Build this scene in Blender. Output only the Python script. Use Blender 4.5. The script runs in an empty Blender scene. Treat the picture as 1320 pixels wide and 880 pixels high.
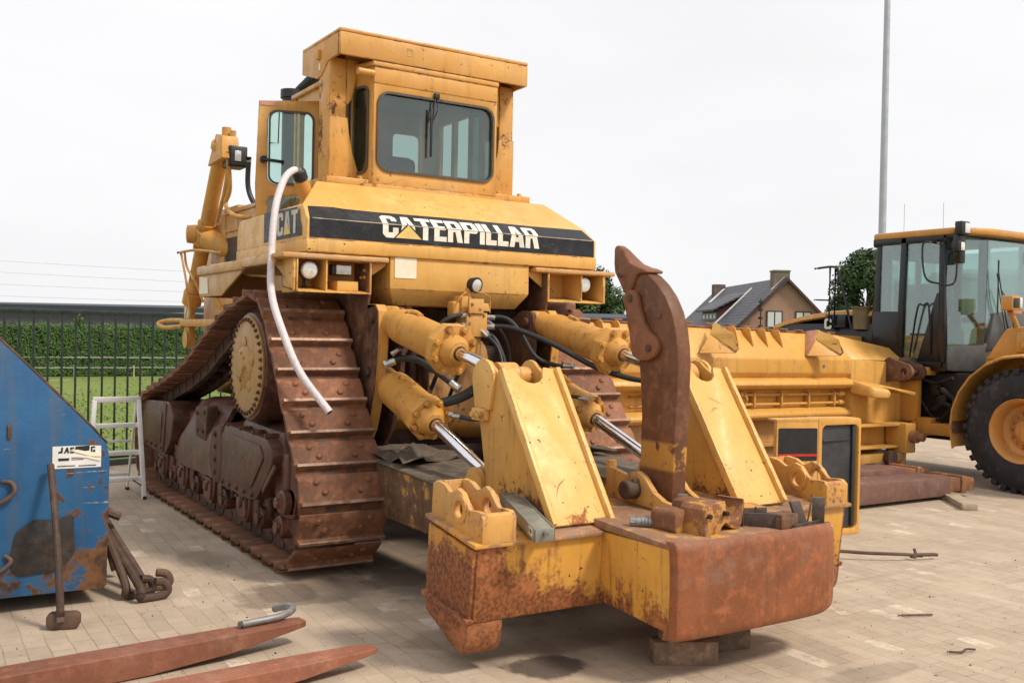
import bpy, bmesh, math, random
from mathutils import Vector, Matrix, noise as mnoise
random.seed(7)
PI = math.pi
scene = bpy.context.scene
COL = scene.collection
V = Vector

# ------------------------------------------------------------------ object helpers
def empty(name, loc, label, cat, group=None):
    o = bpy.data.objects.new(name, None)
    o.empty_display_size = .2
    COL.objects.link(o)
    o.location = loc
    o['label'] = label; o['category'] = cat
    if group: o['group'] = group
    return o

def tag(o, label=None, cat=None, group=None, kind=None):
    if label: o['label'] = label
    if cat: o['category'] = cat
    if group: o['group'] = group
    if kind: o['kind'] = kind
    return o

def root_loc(o):
    l = V((0, 0, 0))
    while o is not None:
        l = l + o.location
        o = o.parent
    return l

def catmull(pts, n=8):
    pts = [V(p) for p in pts]
    if len(pts) < 3: return pts
    P = [pts[0] * 2 - pts[1]] + pts + [pts[-1] * 2 - pts[-2]]
    out = []
    for i in range(1, len(P) - 2):
        a, b, c, d = P[i-1], P[i], P[i+1], P[i+2]
        for k in range(n):
            t = k / n
            out.append(.5 * ((2*b) + (c-a)*t + (2*a-5*b+4*c-d)*t*t + (3*b-a-3*c+d)*t**3))
    out.append(P[-2])
    return out

def arc(cx, cy, r, a0, a1, n):
    return [(cx + r*math.cos(math.radians(a0 + (a1-a0)*i/n)), cy + r*math.sin(math.radians(a0 + (a1-a0)*i/n))) for i in range(n+1)]

def rrect(x0, y0, x1, y1, r, n=4):
    return (arc(x1-r, y0+r, r, -90, 0, n) + arc(x1-r, y1-r, r, 0, 90, n) +
            arc(x0+r, y1-r, r, 90, 180, n) + arc(x0+r, y0+r, r, 180, 270, n))

def circ(cx, cy, r, n=20):
    return [(cx + r*math.cos(2*PI*i/n), cy + r*math.sin(2*PI*i/n)) for i in range(n)]

def roundpoly(pts, r, n=3):
    """round the corners of a 2-D polygon; r a number or a list"""
    out = []
    N = len(pts)
    for i, p in enumerate(pts):
        rr = r[i] if isinstance(r, (list, tuple)) else r
        a, b, c = V(pts[i-1]), V(p), V(pts[(i+1) % N])
        if rr <= 0: out.append((b.x, b.y)); continue
        d1, d2 = (a-b), (c-b)
        t = min(rr, d1.length*.45, d2.length*.45)
        s, e = b + d1.normalized()*t, b + d2.normalized()*t
        for k in range(n+1):
            u = k/n
            q = s*(1-u)**2 + b*2*u*(1-u) + e*u*u
            out.append((q.x, q.y))
    return out

def basis(d):
    d = V(d).normalized()
    up = V((0, 0, 1)) if abs(d.z) < .95 else V((0, 1, 0))
    a = d.cross(up).normalized(); b = a.cross(d).normalized()
    return a, b, d

class B:
    """collects primitives (each bevelled on its own) into one mesh"""
    def __init__(s): s.bm = bmesh.new()
    def _add(s, t, bev=0, m=0, seg=2, ang=25):
        bmesh.ops.recalc_face_normals(t, faces=t.faces)
        if bev > 0:
            ed = [e for e in t.edges if len(e.link_faces) == 2 and e.calc_face_angle(0) > math.radians(ang)]
            if ed: bmesh.ops.bevel(t, geom=ed, offset=bev, segments=seg, profile=.5, affect='EDGES', clamp_overlap=True)
        for f in t.faces: f.material_index = m
        me = bpy.data.meshes.new('tmp'); t.to_mesh(me); t.free()
        s.bm.from_mesh(me); bpy.data.meshes.remove(me)
        return s
    def hexa(s, p8, bev=0, m=0):
        t = bmesh.new(); v = [t.verts.new(p) for p in p8]
        for f in ((0,1,2,3), (4,5,6,7), (0,1,5,4), (1,2,6,5), (2,3,7,6), (3,0,4,7)): t.faces.new([v[i] for i in f])
        return s._add(t, bev, m)
    def box(s, x0, x1, y0, y1, z0, z1, bev=0, m=0):
        return s.hexa([(x0,y0,z0),(x1,y0,z0),(x1,y1,z0),(x0,y1,z0),(x0,y0,z1),(x1,y0,z1),(x1,y1,z1),(x0,y1,z1)], bev, m)
    def obox(s, c, d, half, bev=0, m=0, roll=0):
        """box centred at c, long axis along d; half = (along a, along b, along d)"""
        a, b, w = basis(d)
        if roll:
            q = Matrix.Rotation(roll, 3, w); a = q @ a; b = q @ b
        c = V(c); hx, hy, hz = half
        P = [c + a*x*hx + b*y*hy + w*z*hz for z in (-1, 1) for x, y in ((-1,-1),(1,-1),(1,1),(-1,1))]
        return s.hexa(P, bev, m)
    def plate(s, O, U, W, outline, depth, holes=(), bev=0, m=0):
        """polygon with holes in the plane O + u*U + w*W, pushed depth along U x W"""
        O, U, W = V(O), V(U), V(W); N = U.cross(W).normalized()
        t = bmesh.new(); es = []
        for lp in [outline] + list(holes):
            vs = [t.verts.new(O + U*p[0] + W*p[1]) for p in lp]
            for i in range(len(vs)): es.append(t.edges.new((vs[i-1], vs[i])))
        if holes: bmesh.ops.triangle_fill(t, use_beauty=True, use_dissolve=False, edges=es, normal=N)
        else: t.faces.new(list(t.verts))
        if depth:
            r = bmesh.ops.extrude_face_region(t, geom=list(t.faces))
            bmesh.ops.translate(t, vec=N*depth, verts=[g for g in r['geom'] if isinstance(g, bmesh.types.BMVert)])
            if holes:
                bmesh.ops.recalc_face_normals(t, faces=t.faces)
                bmesh.ops.dissolve_limit(t, angle_limit=.02, verts=t.verts, edges=t.edges)
        return s._add(t, bev, m)
    def px(s, x0, x1, prof, holes=(), bev=0, m=0):      # (y, z) profile pushed along x
        return s.plate((x0, 0, 0), (0,1,0), (0,0,1), prof, x1-x0, holes, bev, m)
    def py(s, y0, y1, prof, holes=(), bev=0, m=0):      # (x, z) profile pushed along y
        return s.plate((0, y0, 0), (1,0,0), (0,0,1), prof, -(y1-y0), holes, bev, m)
    def pz(s, z0, z1, prof, holes=(), bev=0, m=0):      # (x, y) profile pushed along z
        return s.plate((0, 0, z0), (1,0,0), (0,1,0), prof, z1-z0, holes, bev, m)
    def lathe(s, p, d, prof, seg=28, m=0, cap=True):
        """prof = [(distance along d, radius)...]"""
        a, b, w = basis(d); p = V(p); t = bmesh.new(); rings = []
        for h, r in prof:
            rings.append([t.verts.new(p + w*h + a*r*math.cos(2*PI*i/seg) + b*r*math.sin(2*PI*i/seg)) for i in range(seg)])
        for q in range(len(rings)-1):
            for i in range(seg):
                j = (i+1) % seg
                t.faces.new((rings[q][i], rings[q][j], rings[q+1][j], rings[q+1][i]))
        if cap:
            if prof[0][1] > 1e-4: t.faces.new(rings[0])
            if prof[-1][1] > 1e-4: t.faces.new(rings[-1])
        bmesh.ops.remove_doubles(t, verts=t.verts, dist=1e-5)
        return s._add(t, 0, m)
    def cyl(s, p0, p1, r, r1=None, seg=24, m=0, ch=0):
        p0, p1 = V(p0), V(p1); d = p1-p0; L = d.length; r1 = r if r1 is None else r1
        pr = [(0, r), (L, r1)] if not ch else [(0, r-ch), (ch, r), (L-ch, r1), (L, r1-ch)]
        return s.lathe(p0, d, pr, seg, m)
    def tube(s, pts, r, seg=10, m=0, smooth=6):
        P = catmull(pts, smooth) if smooth else [V(p) for p in pts]
        t = bmesh.new(); rings = []; pa = None
        for i, p in enumerate(P):
            d = (P[min(i+1, len(P)-1)] - P[max(i-1, 0)]).normalized()
            if pa is None: a, b, _ = basis(d)
            else:
                a = (pa - d*pa.dot(d)).normalized(); b = d.cross(a)
            pa = a
            rr = r[min(i*len(r)//len(P), len(r)-1)] if isinstance(r, (list, tuple)) else r
            rings.append([t.verts.new(p + a*rr*math.cos(2*PI*k/seg) + b*rr*math.sin(2*PI*k/seg)) for k in range(seg)])
        for q in range(len(rings)-1):
            for i in range(seg):
                j = (i+1) % seg
                t.faces.new((rings[q][i], rings[q][j], rings[q+1][j], rings[q+1][i]))
        t.faces.new(rings[0]); t.faces.new(rings[-1])
        return s._add(t, 0, m)
    def bolt(s, p, d, r=.018, h=.016, m=0):
        d = V(d).normalized()
        s.cyl(V(p), V(p)+d*.004, r*1.5, seg=12, m=m)
        return s.lathe(V(p)+d*.004, d, [(0, r), (h*.8, r), (h, r*.8)], 6, m)
    def sphere(s, c, r, m=0, sc=(1,1,1), seg=16):
        t = bmesh.new(); bmesh.ops.create_uvsphere(t, u_segments=seg, v_segments=seg//2, radius=1)
        for v in t.verts: v.co = V((v.co.x*r*sc[0], v.co.y*r*sc[1], v.co.z*r*sc[2])) + V(c)
        return s._add(t, 0, m)
    def grid(s, rows, m=0, close=False):
        t = bmesh.new(); R = [[t.verts.new(p) for p in row] for row in rows]
        for i in range(len(R)-1):
            n = len(R[i])
            for j in range(n if close else n-1):
                t.faces.new((R[i][j], R[i][(j+1) % n], R[i+1][(j+1) % n], R[i+1][j]))
        return s._add(t, 0, m)
    def shell(s, rows, th, m=0, bev=0):
        """thick sheet from a grid of points"""
        t = bmesh.new(); R = [[t.verts.new(p) for p in row] for row in rows]
        for i in range(len(R)-1):
            for j in range(len(R[i])-1): t.faces.new((R[i][j], R[i][j+1], R[i+1][j+1], R[i+1][j]))
        bmesh.ops.recalc_face_normals(t, faces=t.faces)
        bmesh.ops.solidify(t, geom=list(t.faces), thickness=th)
        return s._add(t, bev, m)
    def mirror_x(s, xc):
        """reflect what is in this mesh about the plane x = xc"""
        for v in s.bm.verts: v.co.x = 2*xc - v.co.x
        bmesh.ops.reverse_faces(s.bm, faces=s.bm.faces)
        return s
    def done(s, name, mats, parent=None, sharp=32, label=None, jitter=0, local=False):
        if not isinstance(mats, (list, tuple)): mats = [mats]
        if jitter:
            for v in s.bm.verts:
                q = v.co*3.1
                v.co += V((mnoise.noise(q), mnoise.noise(q+V((9,1,4))), mnoise.noise(q+V((2,7,5)))))*jitter
        off = root_loc(parent) if parent else V((0,0,0))
        loc = V((0,0,0))
        if parent is None and not local and len(s.bm.verts):
            xs = [v.co.x for v in s.bm.verts]; ys = [v.co.y for v in s.bm.verts]; zs = [v.co.z for v in s.bm.verts]
            off = V(((min(xs)+max(xs))/2, (min(ys)+max(ys))/2, min(zs))); loc = off.copy()
        if not local: bmesh.ops.translate(s.bm, vec=-off, verts=s.bm.verts)
        me = bpy.data.meshes.new(name); s.bm.to_mesh(me); s.bm.free()
        for mt in mats: me.materials.append(mt)
        me.polygons.foreach_set('use_smooth', [True]*len(me.polygons))
        me.set_sharp_from_angle(angle=math.radians(sharp))
        o = bpy.data.objects.new(name, me); COL.objects.link(o)
        o.location = loc
        if parent: o.parent = parent
        if label: o['label'] = label
        return o

def copy_tree(o, parent=None):
    c = o.copy(); COL.objects.link(c); c.parent = parent
    for ch in [x for x in COL.objects if x.parent == o]: copy_tree(ch, c)
    return c

# ------------------------------------------------------------------ material helpers
class N:
    def __init__(s, name):
        s.mat = bpy.data.materials.new(name); s.mat.use_nodes = True
        s.t = s.mat.node_tree; s.t.nodes.clear()
        s.out = s.t.nodes.new('ShaderNodeOutputMaterial')
        s.co = s.t.nodes.new('ShaderNodeTexCoord').outputs['Object']
    def n(s, typ, **kw):
        o = s.t.nodes.new(typ)
        for k, v in kw.items(): setattr(o, k, v)
        return o
    def link(s, a, b): s.t.links.new(a, b)
    def setv(s, sock, v):
        if hasattr(v, 'is_output') or isinstance(v, bpy.types.NodeSocket): s.link(v, sock)
        else:
            if isinstance(v, (tuple, list)) and len(v) == 3 and sock.type == 'RGBA': v = (*v, 1)
            sock.default_value = v
    def map(s, scale=(1,1,1), loc=(0,0,0), rot=(0,0,0), src=None):
        o = s.n('ShaderNodeMapping'); s.link(src or s.co, o.inputs['Vector'])
        o.inputs['Scale'].default_value = scale; o.inputs['Location'].default_value = loc; o.inputs['Rotation'].default_value = rot
        return o.outputs[0]
    def noise(s, scale, detail=4, rough=.55, vec=None, dist=0):
        o = s.n('ShaderNodeTexNoise'); s.link(vec or s.co, o.inputs['Vector'])
        o.inputs['Scale'].default_value = scale; o.inputs['Detail'].default_value = detail
        o.inputs['Roughness'].default_value = rough; o.inputs['Distortion'].default_value = dist
        return o.outputs['Fac']
    def ramp(s, v, a, b, lo=0, hi=1):
        o = s.n('ShaderNodeMapRange'); o.interpolation_type = 'SMOOTHSTEP'
        s.link(v, o.inputs['Value'])
        for k, x in zip(('From Min','From Max','To Min','To Max'), (a, b, lo, hi)): s.setv(o.inputs[k], x)
        return o.outputs[0]
    def math(s, op, a, b=0.0):
        o = s.n('ShaderNodeMath', operation=op); s.setv(o.inputs[0], a); s.setv(o.inputs[1], b); return o.outputs[0]
    def mix(s, f, a, b, mode='MIX'):
        o = s.n('ShaderNodeMix', data_type='RGBA', blend_type=mode)
        s.setv(o.inputs['Factor'], f); s.setv(o.inputs['A'], a) if False else None
        s.setv(o.inputs[6], a); s.setv(o.inputs[7], b); return o.outputs[2]
    def sep(s, vec=None):
        o = s.n('ShaderNodeSeparateXYZ'); s.link(vec or s.co, o.inputs[0]); return o.outputs
    def bsdf(s, col, rough=.5, metal=0., spec=.5, bump=None, bstr=.2, bdist=.01, **kw):
        o = s.n('ShaderNodeBsdfPrincipled')
        s.setv(o.inputs['Base Color'], col); s.setv(o.inputs['Roughness'], rough); s.setv(o.inputs['Metallic'], metal)
        s.setv(o.inputs['Specular IOR Level'], spec)
        for k, v in kw.items(): s.setv(o.inputs[k], v)
        if bump is not None:
            b = s.n('ShaderNodeBump'); b.inputs['Strength'].default_value = bstr; b.inputs['Distance'].default_value = bdist
            s.link(bump, b.inputs['Height']); s.link(b.outputs[0], o.inputs['Normal'])
        s.link(o.outputs[0], s.out.inputs['Surface']); return s.mat

RUST = (.175, .062, .024); DARKRUST = (.05, .026, .017)
def paint(name, base, rust=.3, stain=.4, dust=.25, spots=.5, low=None, left=None, soft=.012, edge=.5, scr=.7, rough=.42, dustcol=(.36,.24,.14), seed=0, faded=None, rustcol=RUST):
    """worn machine paint: faded clouds, drip stains, chips to rust; low=(z0,z1,amount) more rust towards z0"""
    k = N(name); co = k.map(loc=(seed*3.7, seed*1.3, seed*2.1))
    cloud = k.noise(1.6, 4, .6, co); mid = k.noise(7, 5, .6, co); fine = k.noise(45, 4, .6, co)
    fd = faded or tuple(min(1, c*1.12 + .03) for c in base)
    col = k.mix(k.ramp(cloud, .35, .68), base, fd)
    col = k.mix(k.ramp(mid, .35, .75, 0, .45), col, tuple(c*.80 for c in base))
    # drip stains, drawn out along z
    st = k.noise(1, 5, .6, k.map(scale=(16, 16, 1.1), loc=(seed, 0, 0)))
    col = k.mix(k.math('MULTIPLY', k.ramp(st, .50, .72, 0, stain), k.ramp(cloud, .3, .6, .3, 1)), col, (.20, .095, .03))
    # dust
    col = k.mix(k.math('MULTIPLY', k.ramp(k.noise(3.1, 6, .7, co), .42, .7), dust), col, dustcol)
    # scratches: thin slanting marks down to bare dark metal
    wob = k.n('ShaderNodeVectorMath', operation='MULTIPLY_ADD'); nn = k.n('ShaderNodeTexNoise'); k.link(co, nn.inputs['Vector']); nn.inputs['Scale'].default_value = 2.2
    k.link(nn.outputs['Color'], wob.inputs[0]); wob.inputs[1].default_value = (.5,.5,.5); k.link(co, wob.inputs[2])
    s1 = k.noise(1, 2, .5, k.map(scale=(2.5,2.5,42), rot=(.5,.35,0), src=wob.outputs[0])); s2 = k.noise(1, 2, .5, k.map(scale=(38,3,3.5), rot=(0,.3,.7), src=wob.outputs[0]))
    sm_ = k.math('MULTIPLY', k.math('MAXIMUM', k.ramp(s1,.715,.735), k.ramp(s2,.725,.745)), k.ramp(k.noise(1.3,3,.6,co),.46,.56,0,scr))
    col = k.mix(sm_, col, (.16,.06,.025))
    # rust patches
    lvl = k.math('ADD', k.math('MULTIPLY', mid, .6), k.math('MULTIPLY', k.noise(2.3, 3, .5, co), .4))
    lvl = k.math('ADD', lvl, k.math('MULTIPLY', k.math('SUBTRACT', fine, .5), .28))
    lvl = k.math('ADD', lvl, k.math('MULTIPLY', k.math('SUBTRACT', st, .5), .25))
    if low:
        z = k.sep()[2]
        lvl = k.math('ADD', lvl, k.ramp(z, low[0], low[1], low[2], 0))
    if left: lvl = k.math('ADD', lvl, k.ramp(k.sep()[0], left[0], left[1], left[2], 0))
    thr = .78 - rust*.28
    rm = k.ramp(lvl, thr-.02-soft, thr+.045+soft)
    if edge:
        bv = k.n('ShaderNodeBevel'); bv.samples = 3; bv.inputs['Radius'].default_value = .016
        ge = k.n('ShaderNodeNewGeometry'); dt = k.n('ShaderNodeVectorMath', operation='DOT_PRODUCT')
        k.link(bv.outputs[0], dt.inputs[0]); k.link(ge.outputs['Normal'], dt.inputs[1])
        em = k.math('MULTIPLY', k.ramp(dt.outputs['Value'], .985, .90), k.ramp(k.noise(6.5, 4, .7, co), .62-edge*.30, .68-edge*.18))
        rm = k.math('MAXIMUM', rm, em)
    rc = k.mix(k.ramp(fine, .35, .65), rustcol, tuple(c*.45 for c in rustcol))
    rc = k.mix(k.ramp(mid, .5, .7, 0, .5), rc, tuple(min(1, c*1.7) for c in rustcol))
    # chips and specks
    sp = k.n('ShaderNodeTexVoronoi'); sp.feature = 'F1'; k.link(k.map(loc=(seed,2,0), scale=(13,13,9)), sp.inputs['Vector']); sp.inputs['Scale'].default_value = 1.0
    cm = k.math('MULTIPLY', k.ramp(sp.outputs['Distance'], .09, .05), k.ramp(k.noise(2.0, 3, .6, k.map(loc=(5,seed,1))), .5, .58, 0, spots))
    fc = k.math('MULTIPLY', k.ramp(k.noise(26, 3, .6, co), .66, .70), k.ramp(cloud, .45, .6, 0, spots))
    col = k.mix(k.math('MAXIMUM', cm, fc), col, DARKRUST)
    col = k.mix(rm, col, rc)
    ro = k.math('ADD', k.ramp(mid, .3, .7, rough-.06, rough+.14), k.math('MULTIPLY', rm, .3))
    h = k.math('SUBTRACT', k.math('MULTIPLY', k.noise(5, 3, .5, co), .4), k.math('MULTIPLY', rm, k.math('MULTIPLY', fine, .25)))
    return k.bsdf(col, ro, 0, .4, h, .35, .012)

def rusty(name, base, var=(.4, 1.5), light=None, lightamt=.3, rough=.7, seed=0, streak=.25, metal=0., yellow=0, yz=None):
    k = N(name); co = k.map(loc=(seed*2.3, seed, seed*1.7))
    a = k.noise(2.2, 5, .65, co); b = k.noise(13, 5, .65, co); c = k.noise(60, 3, .6, co)
    col = k.mix(k.ramp(a, .32, .68), tuple(x*var[0] for x in base), base)
    col = k.mix(k.ramp(b, .45, .72), col, tuple(min(1, x*var[1]) for x in base))
    if light: col = k.mix(k.math('MULTIPLY', k.ramp(k.noise(4.3, 6, .7, co), .5, .68), lightamt), col, light)
    st = k.noise(1, 4, .6, k.map(scale=(22, 22, 1.5)))
    col = k.mix(k.ramp(st, .5, .7, 0, streak), col, tuple(x*.35 for x in base))
    col = k.mix(k.ramp(c, .4, .75, 0, .35), col, tuple(x*.5 for x in base))
    if yellow:
        f = k.ramp(k.math('ADD', k.math('MULTIPLY', b, .5), k.math('MULTIPLY', a, .5)), .56-.1*yellow, .60-.08*yellow)
        if yz: f = k.math('MULTIPLY', f, k.math('MULTIPLY', k.ramp(k.sep()[2], yz[0], yz[0]+.03), k.ramp(k.sep()[2], yz[1]+.03, yz[1])))
        col = k.mix(f, col, (.55, .27, .06))
    oi = k.n('ShaderNodeObjectInfo'); rv = k.ramp(oi.outputs['Random'], 0, 1, .78, 1.18); vm = k.n('ShaderNodeVectorMath', operation='SCALE'); k.link(col, vm.inputs[0]); k.link(rv, vm.inputs['Scale']); col = vm.outputs[0]
    # scraped bright patches
    sc_ = k.noise(1, 3, .6, k.map(scale=(3,3,30), rot=(.3,.2,.4), loc=(seed,0,3))); col = k.mix(k.math('MULTIPLY', k.ramp(sc_,.68,.72), k.ramp(a,.5,.58,0,.55)), col, tuple(min(1,x*.6+.16) for x in base))
    h = k.math('ADD', k.math('MULTIPLY', b, .7), k.math('MULTIPLY', c, .3))
    return k.bsdf(col, k.ramp(b, .3, .7, rough-.1, rough+.12), metal, .35, h, .5, .01)

def plain(name, col, rough=.5, metal=0., var=.25, scale=12, bstr=.1, spec=.5, **kw):
    k = N(name); a = k.noise(scale, 4, .6); b = k.noise(scale*.2, 3, .6)
    c = k.mix(k.ramp(a, .3, .7), tuple(x*(1-var) for x in col), tuple(min(1, x*(1+var*.6)) for x in col))
    c = k.mix(k.ramp(b, .4, .7, 0, .4), c, tuple(x*(1-var) for x in col))
    return k.bsdf(c, k.ramp(a, .3, .7, max(.02, rough-.05), min(1, rough+.1)), metal, spec, a, bstr, .004, **kw)

def glass(name, tint, refl=.12, rough=.02, dirt=.06):
    k = N(name)
    tr = k.n('ShaderNodeBsdfTransparent'); tr.inputs[0].default_value = (*tint, 1)
    gl = k.n('ShaderNodeBsdfGlossy'); gl.inputs['Roughness'].default_value = rough; gl.inputs['Color'].default_value = (.9,.95,.95,1)
    fr = k.n('ShaderNodeLayerWeight'); fr.inputs['Blend'].default_value = .35
    f = k.math('ADD', k.math('MULTIPLY', fr.outputs['Fresnel'], .6), refl)
    m1 = k.n('ShaderNodeMixShader'); k.link(f, m1.inputs[0]); k.link(tr.outputs[0], m1.inputs[1]); k.link(gl.outputs[0], m1.inputs[2])
    df = k.n('ShaderNodeBsdfDiffuse'); df.inputs[0].default_value = (.45, .44, .40, 1)
    m2 = k.n('ShaderNodeMixShader'); k.link(k.ramp(k.noise(5, 5, .7), .35, .8, dirt*.4, dirt*2.2), m2.inputs[0])
    k.link(m1.outputs[0], m2.inputs[1]); k.link(df.outputs[0], m2.inputs[2]); k.link(m2.outputs[0], k.out.inputs['Surface'])
    return k.mat

YB = (.61, .290, .054)
RO = (.33, .115, .038)
M = {}
M['yellow'] = paint('machine_yellow', YB, .30, .34, .28, .9, faded=(.67,.37,.11))
M['yellow_post'] = paint('rops_post_yellow', YB, .68, .30, .25, 1.0, seed=22, faded=(.66,.34,.08), rustcol=(.13,.05,.022))
M['yellow_top'] = paint('machine_yellow_rear', (.66,.35,.080), .24, .28, .16, 1.0, seed=2, faded=(.73,.43,.13))
M['yellow_dust'] = paint('machine_yellow_dusty', (.55,.29,.09), .16, .25, .75, .5, seed=4, dustcol=(.50,.33,.19), faded=(.60,.36,.15))
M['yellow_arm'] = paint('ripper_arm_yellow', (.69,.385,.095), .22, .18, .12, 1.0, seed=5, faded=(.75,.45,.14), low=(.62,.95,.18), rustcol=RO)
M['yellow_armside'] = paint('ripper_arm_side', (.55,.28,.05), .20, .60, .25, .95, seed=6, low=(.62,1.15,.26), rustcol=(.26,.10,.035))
M['yellow_cyl'] = paint('cylinder_yellow', (.58,.28,.05), .52, .35, .25, 1.0, seed=7, rustcol=(.22,.08,.03))
M['yellow_box'] = paint('ripper_box_yellow', (.60,.29,.035), .30, .95, .15, 1.0, seed=8, low=(.22,.66,.30), rustcol=RO, left=(-1.28,-.62,.24), soft=.05, edge=.9)
M['yellow_boxend'] = paint('ripper_box_end', (.55,.25,.035), .62, .9, .2, .8, seed=9, low=(.30,.70,.55), rustcol=(.29,.105,.040), soft=.05, edge=.9)
M['deck'] = rusty('ripper_deck_dirt', (.36,.19,.105), (.7,1.25), (.27,.21,.16), .5, .7, seed=19, streak=.1, yellow=.55)
M['draftarm'] = rusty('draft_arm_grime', (.19,.105,.055), (.55,1.5), (.30,.20,.12), .4, .65, seed=20, streak=.5, yellow=.1)
M['yellow_boxtop'] = paint('ripper_box_top', (.58,.29,.06), .66, .4, .55, .9, seed=10, rustcol=(.38,.17,.085))
M['yellow_case'] = paint('rear_case_yellow', (.36,.165,.03), .55, .7, .5, .9, seed=11, rustcol=(.15,.05,.02))
M['yellow_blade'] = paint('blade_yellow', (.62,.31,.058), .24, .36, .2, .7, seed=12, faded=(.69,.385,.095), rustcol=(.42,.17,.08))
M['yellow_loader'] = paint('loader_yellow', (.53,.25,.04), .14, .4, .4, .6, seed=13)
M['rustpatch'] = rusty('dull_red_rust', (.42,.20,.11), (.7,1.2), seed=3)
M['track'] = rusty('track_shoe_steel', (.235,.098,.050), (.55,1.4), (.34,.21,.15), .3, seed=1)
M['grouser'] = rusty('worn_grouser_edge', (.36,.22,.15), (.6,1.5), (.50,.40,.32), .5, .5, seed=2, metal=.15)
M['frame'] = rusty('track_frame_rust', (.135,.060,.038), (.5,1.6), (.23,.105,.065), .45, .42, seed=4)
M['chain'] = rusty('chain_dark', (.085,.048,.034), (.5,1.7), seed=5)
M['darkcase'] = rusty('oily_dark_case', (.05,.028,.02), (.5,1.8), (.18,.08,.03), .4, seed=6)
M['bracket'] = rusty('bracket_rust', (.13,.062,.038), (.5,1.5), (.4,.21,.08), .35, seed=7, yellow=0)
M['shank'] = rusty('shank_rust', (.20,.080,.037), (.72,1.25), (.25,.14,.10), .3, .62, seed=8, streak=.2)
M['shank_low'] = rusty('shank_lower_rust', (.20,.080,.037), (.6,1.3), (.28,.16,.11), .35, .6, seed=9, yellow=1.3, yz=(.90,1.05))
M['push'] = rusty('push_block_rust', (.30,.098,.036), (.70,1.3), (.25,.15,.11), .5, .55, seed=10, streak=.35)
M['redbeam'] = rusty('red_oxide_beam', (.31,.118,.068), (.75,1.2), (.42,.22,.15), .4, .6, seed=11, streak=.1)
M['brownbeam'] = rusty('brown_beam', (.21,.105,.078), (.8,1.2), (.34,.22,.17), .4, .65, seed=12, streak=.1)
M['tool'] = rusty('rusty_tool', (.10,.058,.040), (.6,1.4), (.2,.13,.09), .3, seed=13)
M['clamp'] = rusty('clamp_rust', (.27,.115,.055), (.6,1.3), (.5,.26,.08), .35, seed=14, yellow=.15)
M['scrap'] = rusty('scrap_steel', (.10,.072,.058), (.6,1.5), (.22,.18,.15), .4, .5, seed=15, metal=.2)
M['disk'] = paint('final_drive_yellow', (.42,.23,.07), .34, .3, .6, .9, seed=15, rustcol=(.14,.055,.025))
M['chrome'] = plain('chromed_rod', (.78,.80,.84), .07, 1., .06, 30, 0)
M['rubber'] = plain('black_rubber', (.018,.018,.02), .5, 0, .3, 20)
M['black'] = plain('black_plastic', (.012,.012,.014), .4, 0, .3, 20)
M['fitting'] = plain('zinc_fitting', (.50,.49,.46), .35, .8, .3, 30)
M['steel'] = plain('dull_steel', (.30,.29,.28), .4, .7, .3, 20)
M['interior'] = plain('cab_interior', (.035,.036,.036), .7, 0, .3, 10)
M['lens'] = plain('lamp_glass', (.62,.62,.60), .12, .3, .15, 40, .3)
M['lensw'] = plain('lamp_reflector', (.80,.79,.74), .2, .5, .1, 40, .3)
M['glass'] = glass('cab_glass_grey', (.50,.62,.59), .07, dirt=.03)
M['glass_clear'] = glass('cab_glass_clear', (.72,.86,.82), .04, dirt=.04)
M['glass_loader'] = glass('loader_glass', (.72,.86,.83), .13, dirt=.03)
M['seal'] = plain('window_seal', (.09,.075,.06), .7, 0, .3, 30)
M['strip'] = rusty('black_decal', (.018,.019,.024), (.7,1.5), (.11,.11,.12), .35, .45, seed=3, streak=.1)
M['white_decal'] = rusty('white_decal', (.72,.68,.58), (.9,1.1), (.45,.35,.25), .25, .5, seed=5, streak=.12)
M['yellow_decal'] = plain('yellow_decal', (.72,.50,.15), .5, 0, .1)
M['cream'] = plain('cream_sticker', (.80,.72,.55), .5, 0, .08)
M['hose'] = rusty('pale_hose', (.74,.66,.67), (.88,1.05), (.50,.42,.38), .35, .5, seed=4, streak=.05)
M['wood'] = rusty('old_timber', (.22,.14,.09), (.5,1.5), (.3,.22,.15), .4, .8, seed=7, streak=.4)
M['woodlight'] = rusty('pale_timber', (.42,.34,.23), (.7,1.2), (.5,.42,.3), .4, .8, seed=8, streak=.3)
M['grey_tray'] = plain('grey_enamel', (.24,.235,.195), .4, .2, .2, 14)
M['grey_pipe'] = plain('grey_pipe', (.27,.26,.25), .5, .4, .3, 14)
M['alu'] = plain('white_aluminium', (.82,.79,.74), .5, 0, .08, 20)
XC = 3.73
def mx(x): return 2*XC - x
dozer = empty('bulldozer', (XC, 8.6, 0), 'big yellow tracked bulldozer with rusty tracks and a ripper raised behind it', 'bulldozer')

# ---- track path (y, z) of the shoe plate, run anticlockwise seen from the left
SPR, REAR, FRONT = (7.22, 1.40), (6.50, .475), (10.38, .525)
def track_path():
    pts = []
    # sprocket from the top run over to the rear line
    pts += arc(*SPR, .49, 62, 142, 12)
    # tangent down to the rear idler
    a0 = 146
    pts += arc(*REAR, .41, a0 + 4, 270, 14)
    pts += [(6.5 + (10.38-6.5)*i/20, .065 - .02*0) for i in range(1, 20)]
    pts += arc(*FRONT, .46, -90, 84, 18)
    pts += [(9.99, 1.07), (9.4, 1.20), (8.9, 1.345), (8.4, 1.55), (7.95, 1.72), (7.65, 1.82)]
    # smooth closed resample
    P = [V((p[0], p[1])) for p in pts]; P.append(P[0])
    L = [0]
    for i in range(1, len(P)): L.append(L[-1] + (P[i]-P[i-1]).length)
    return P, L
PTH, LEN = track_path()
NSHOE = 46
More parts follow.
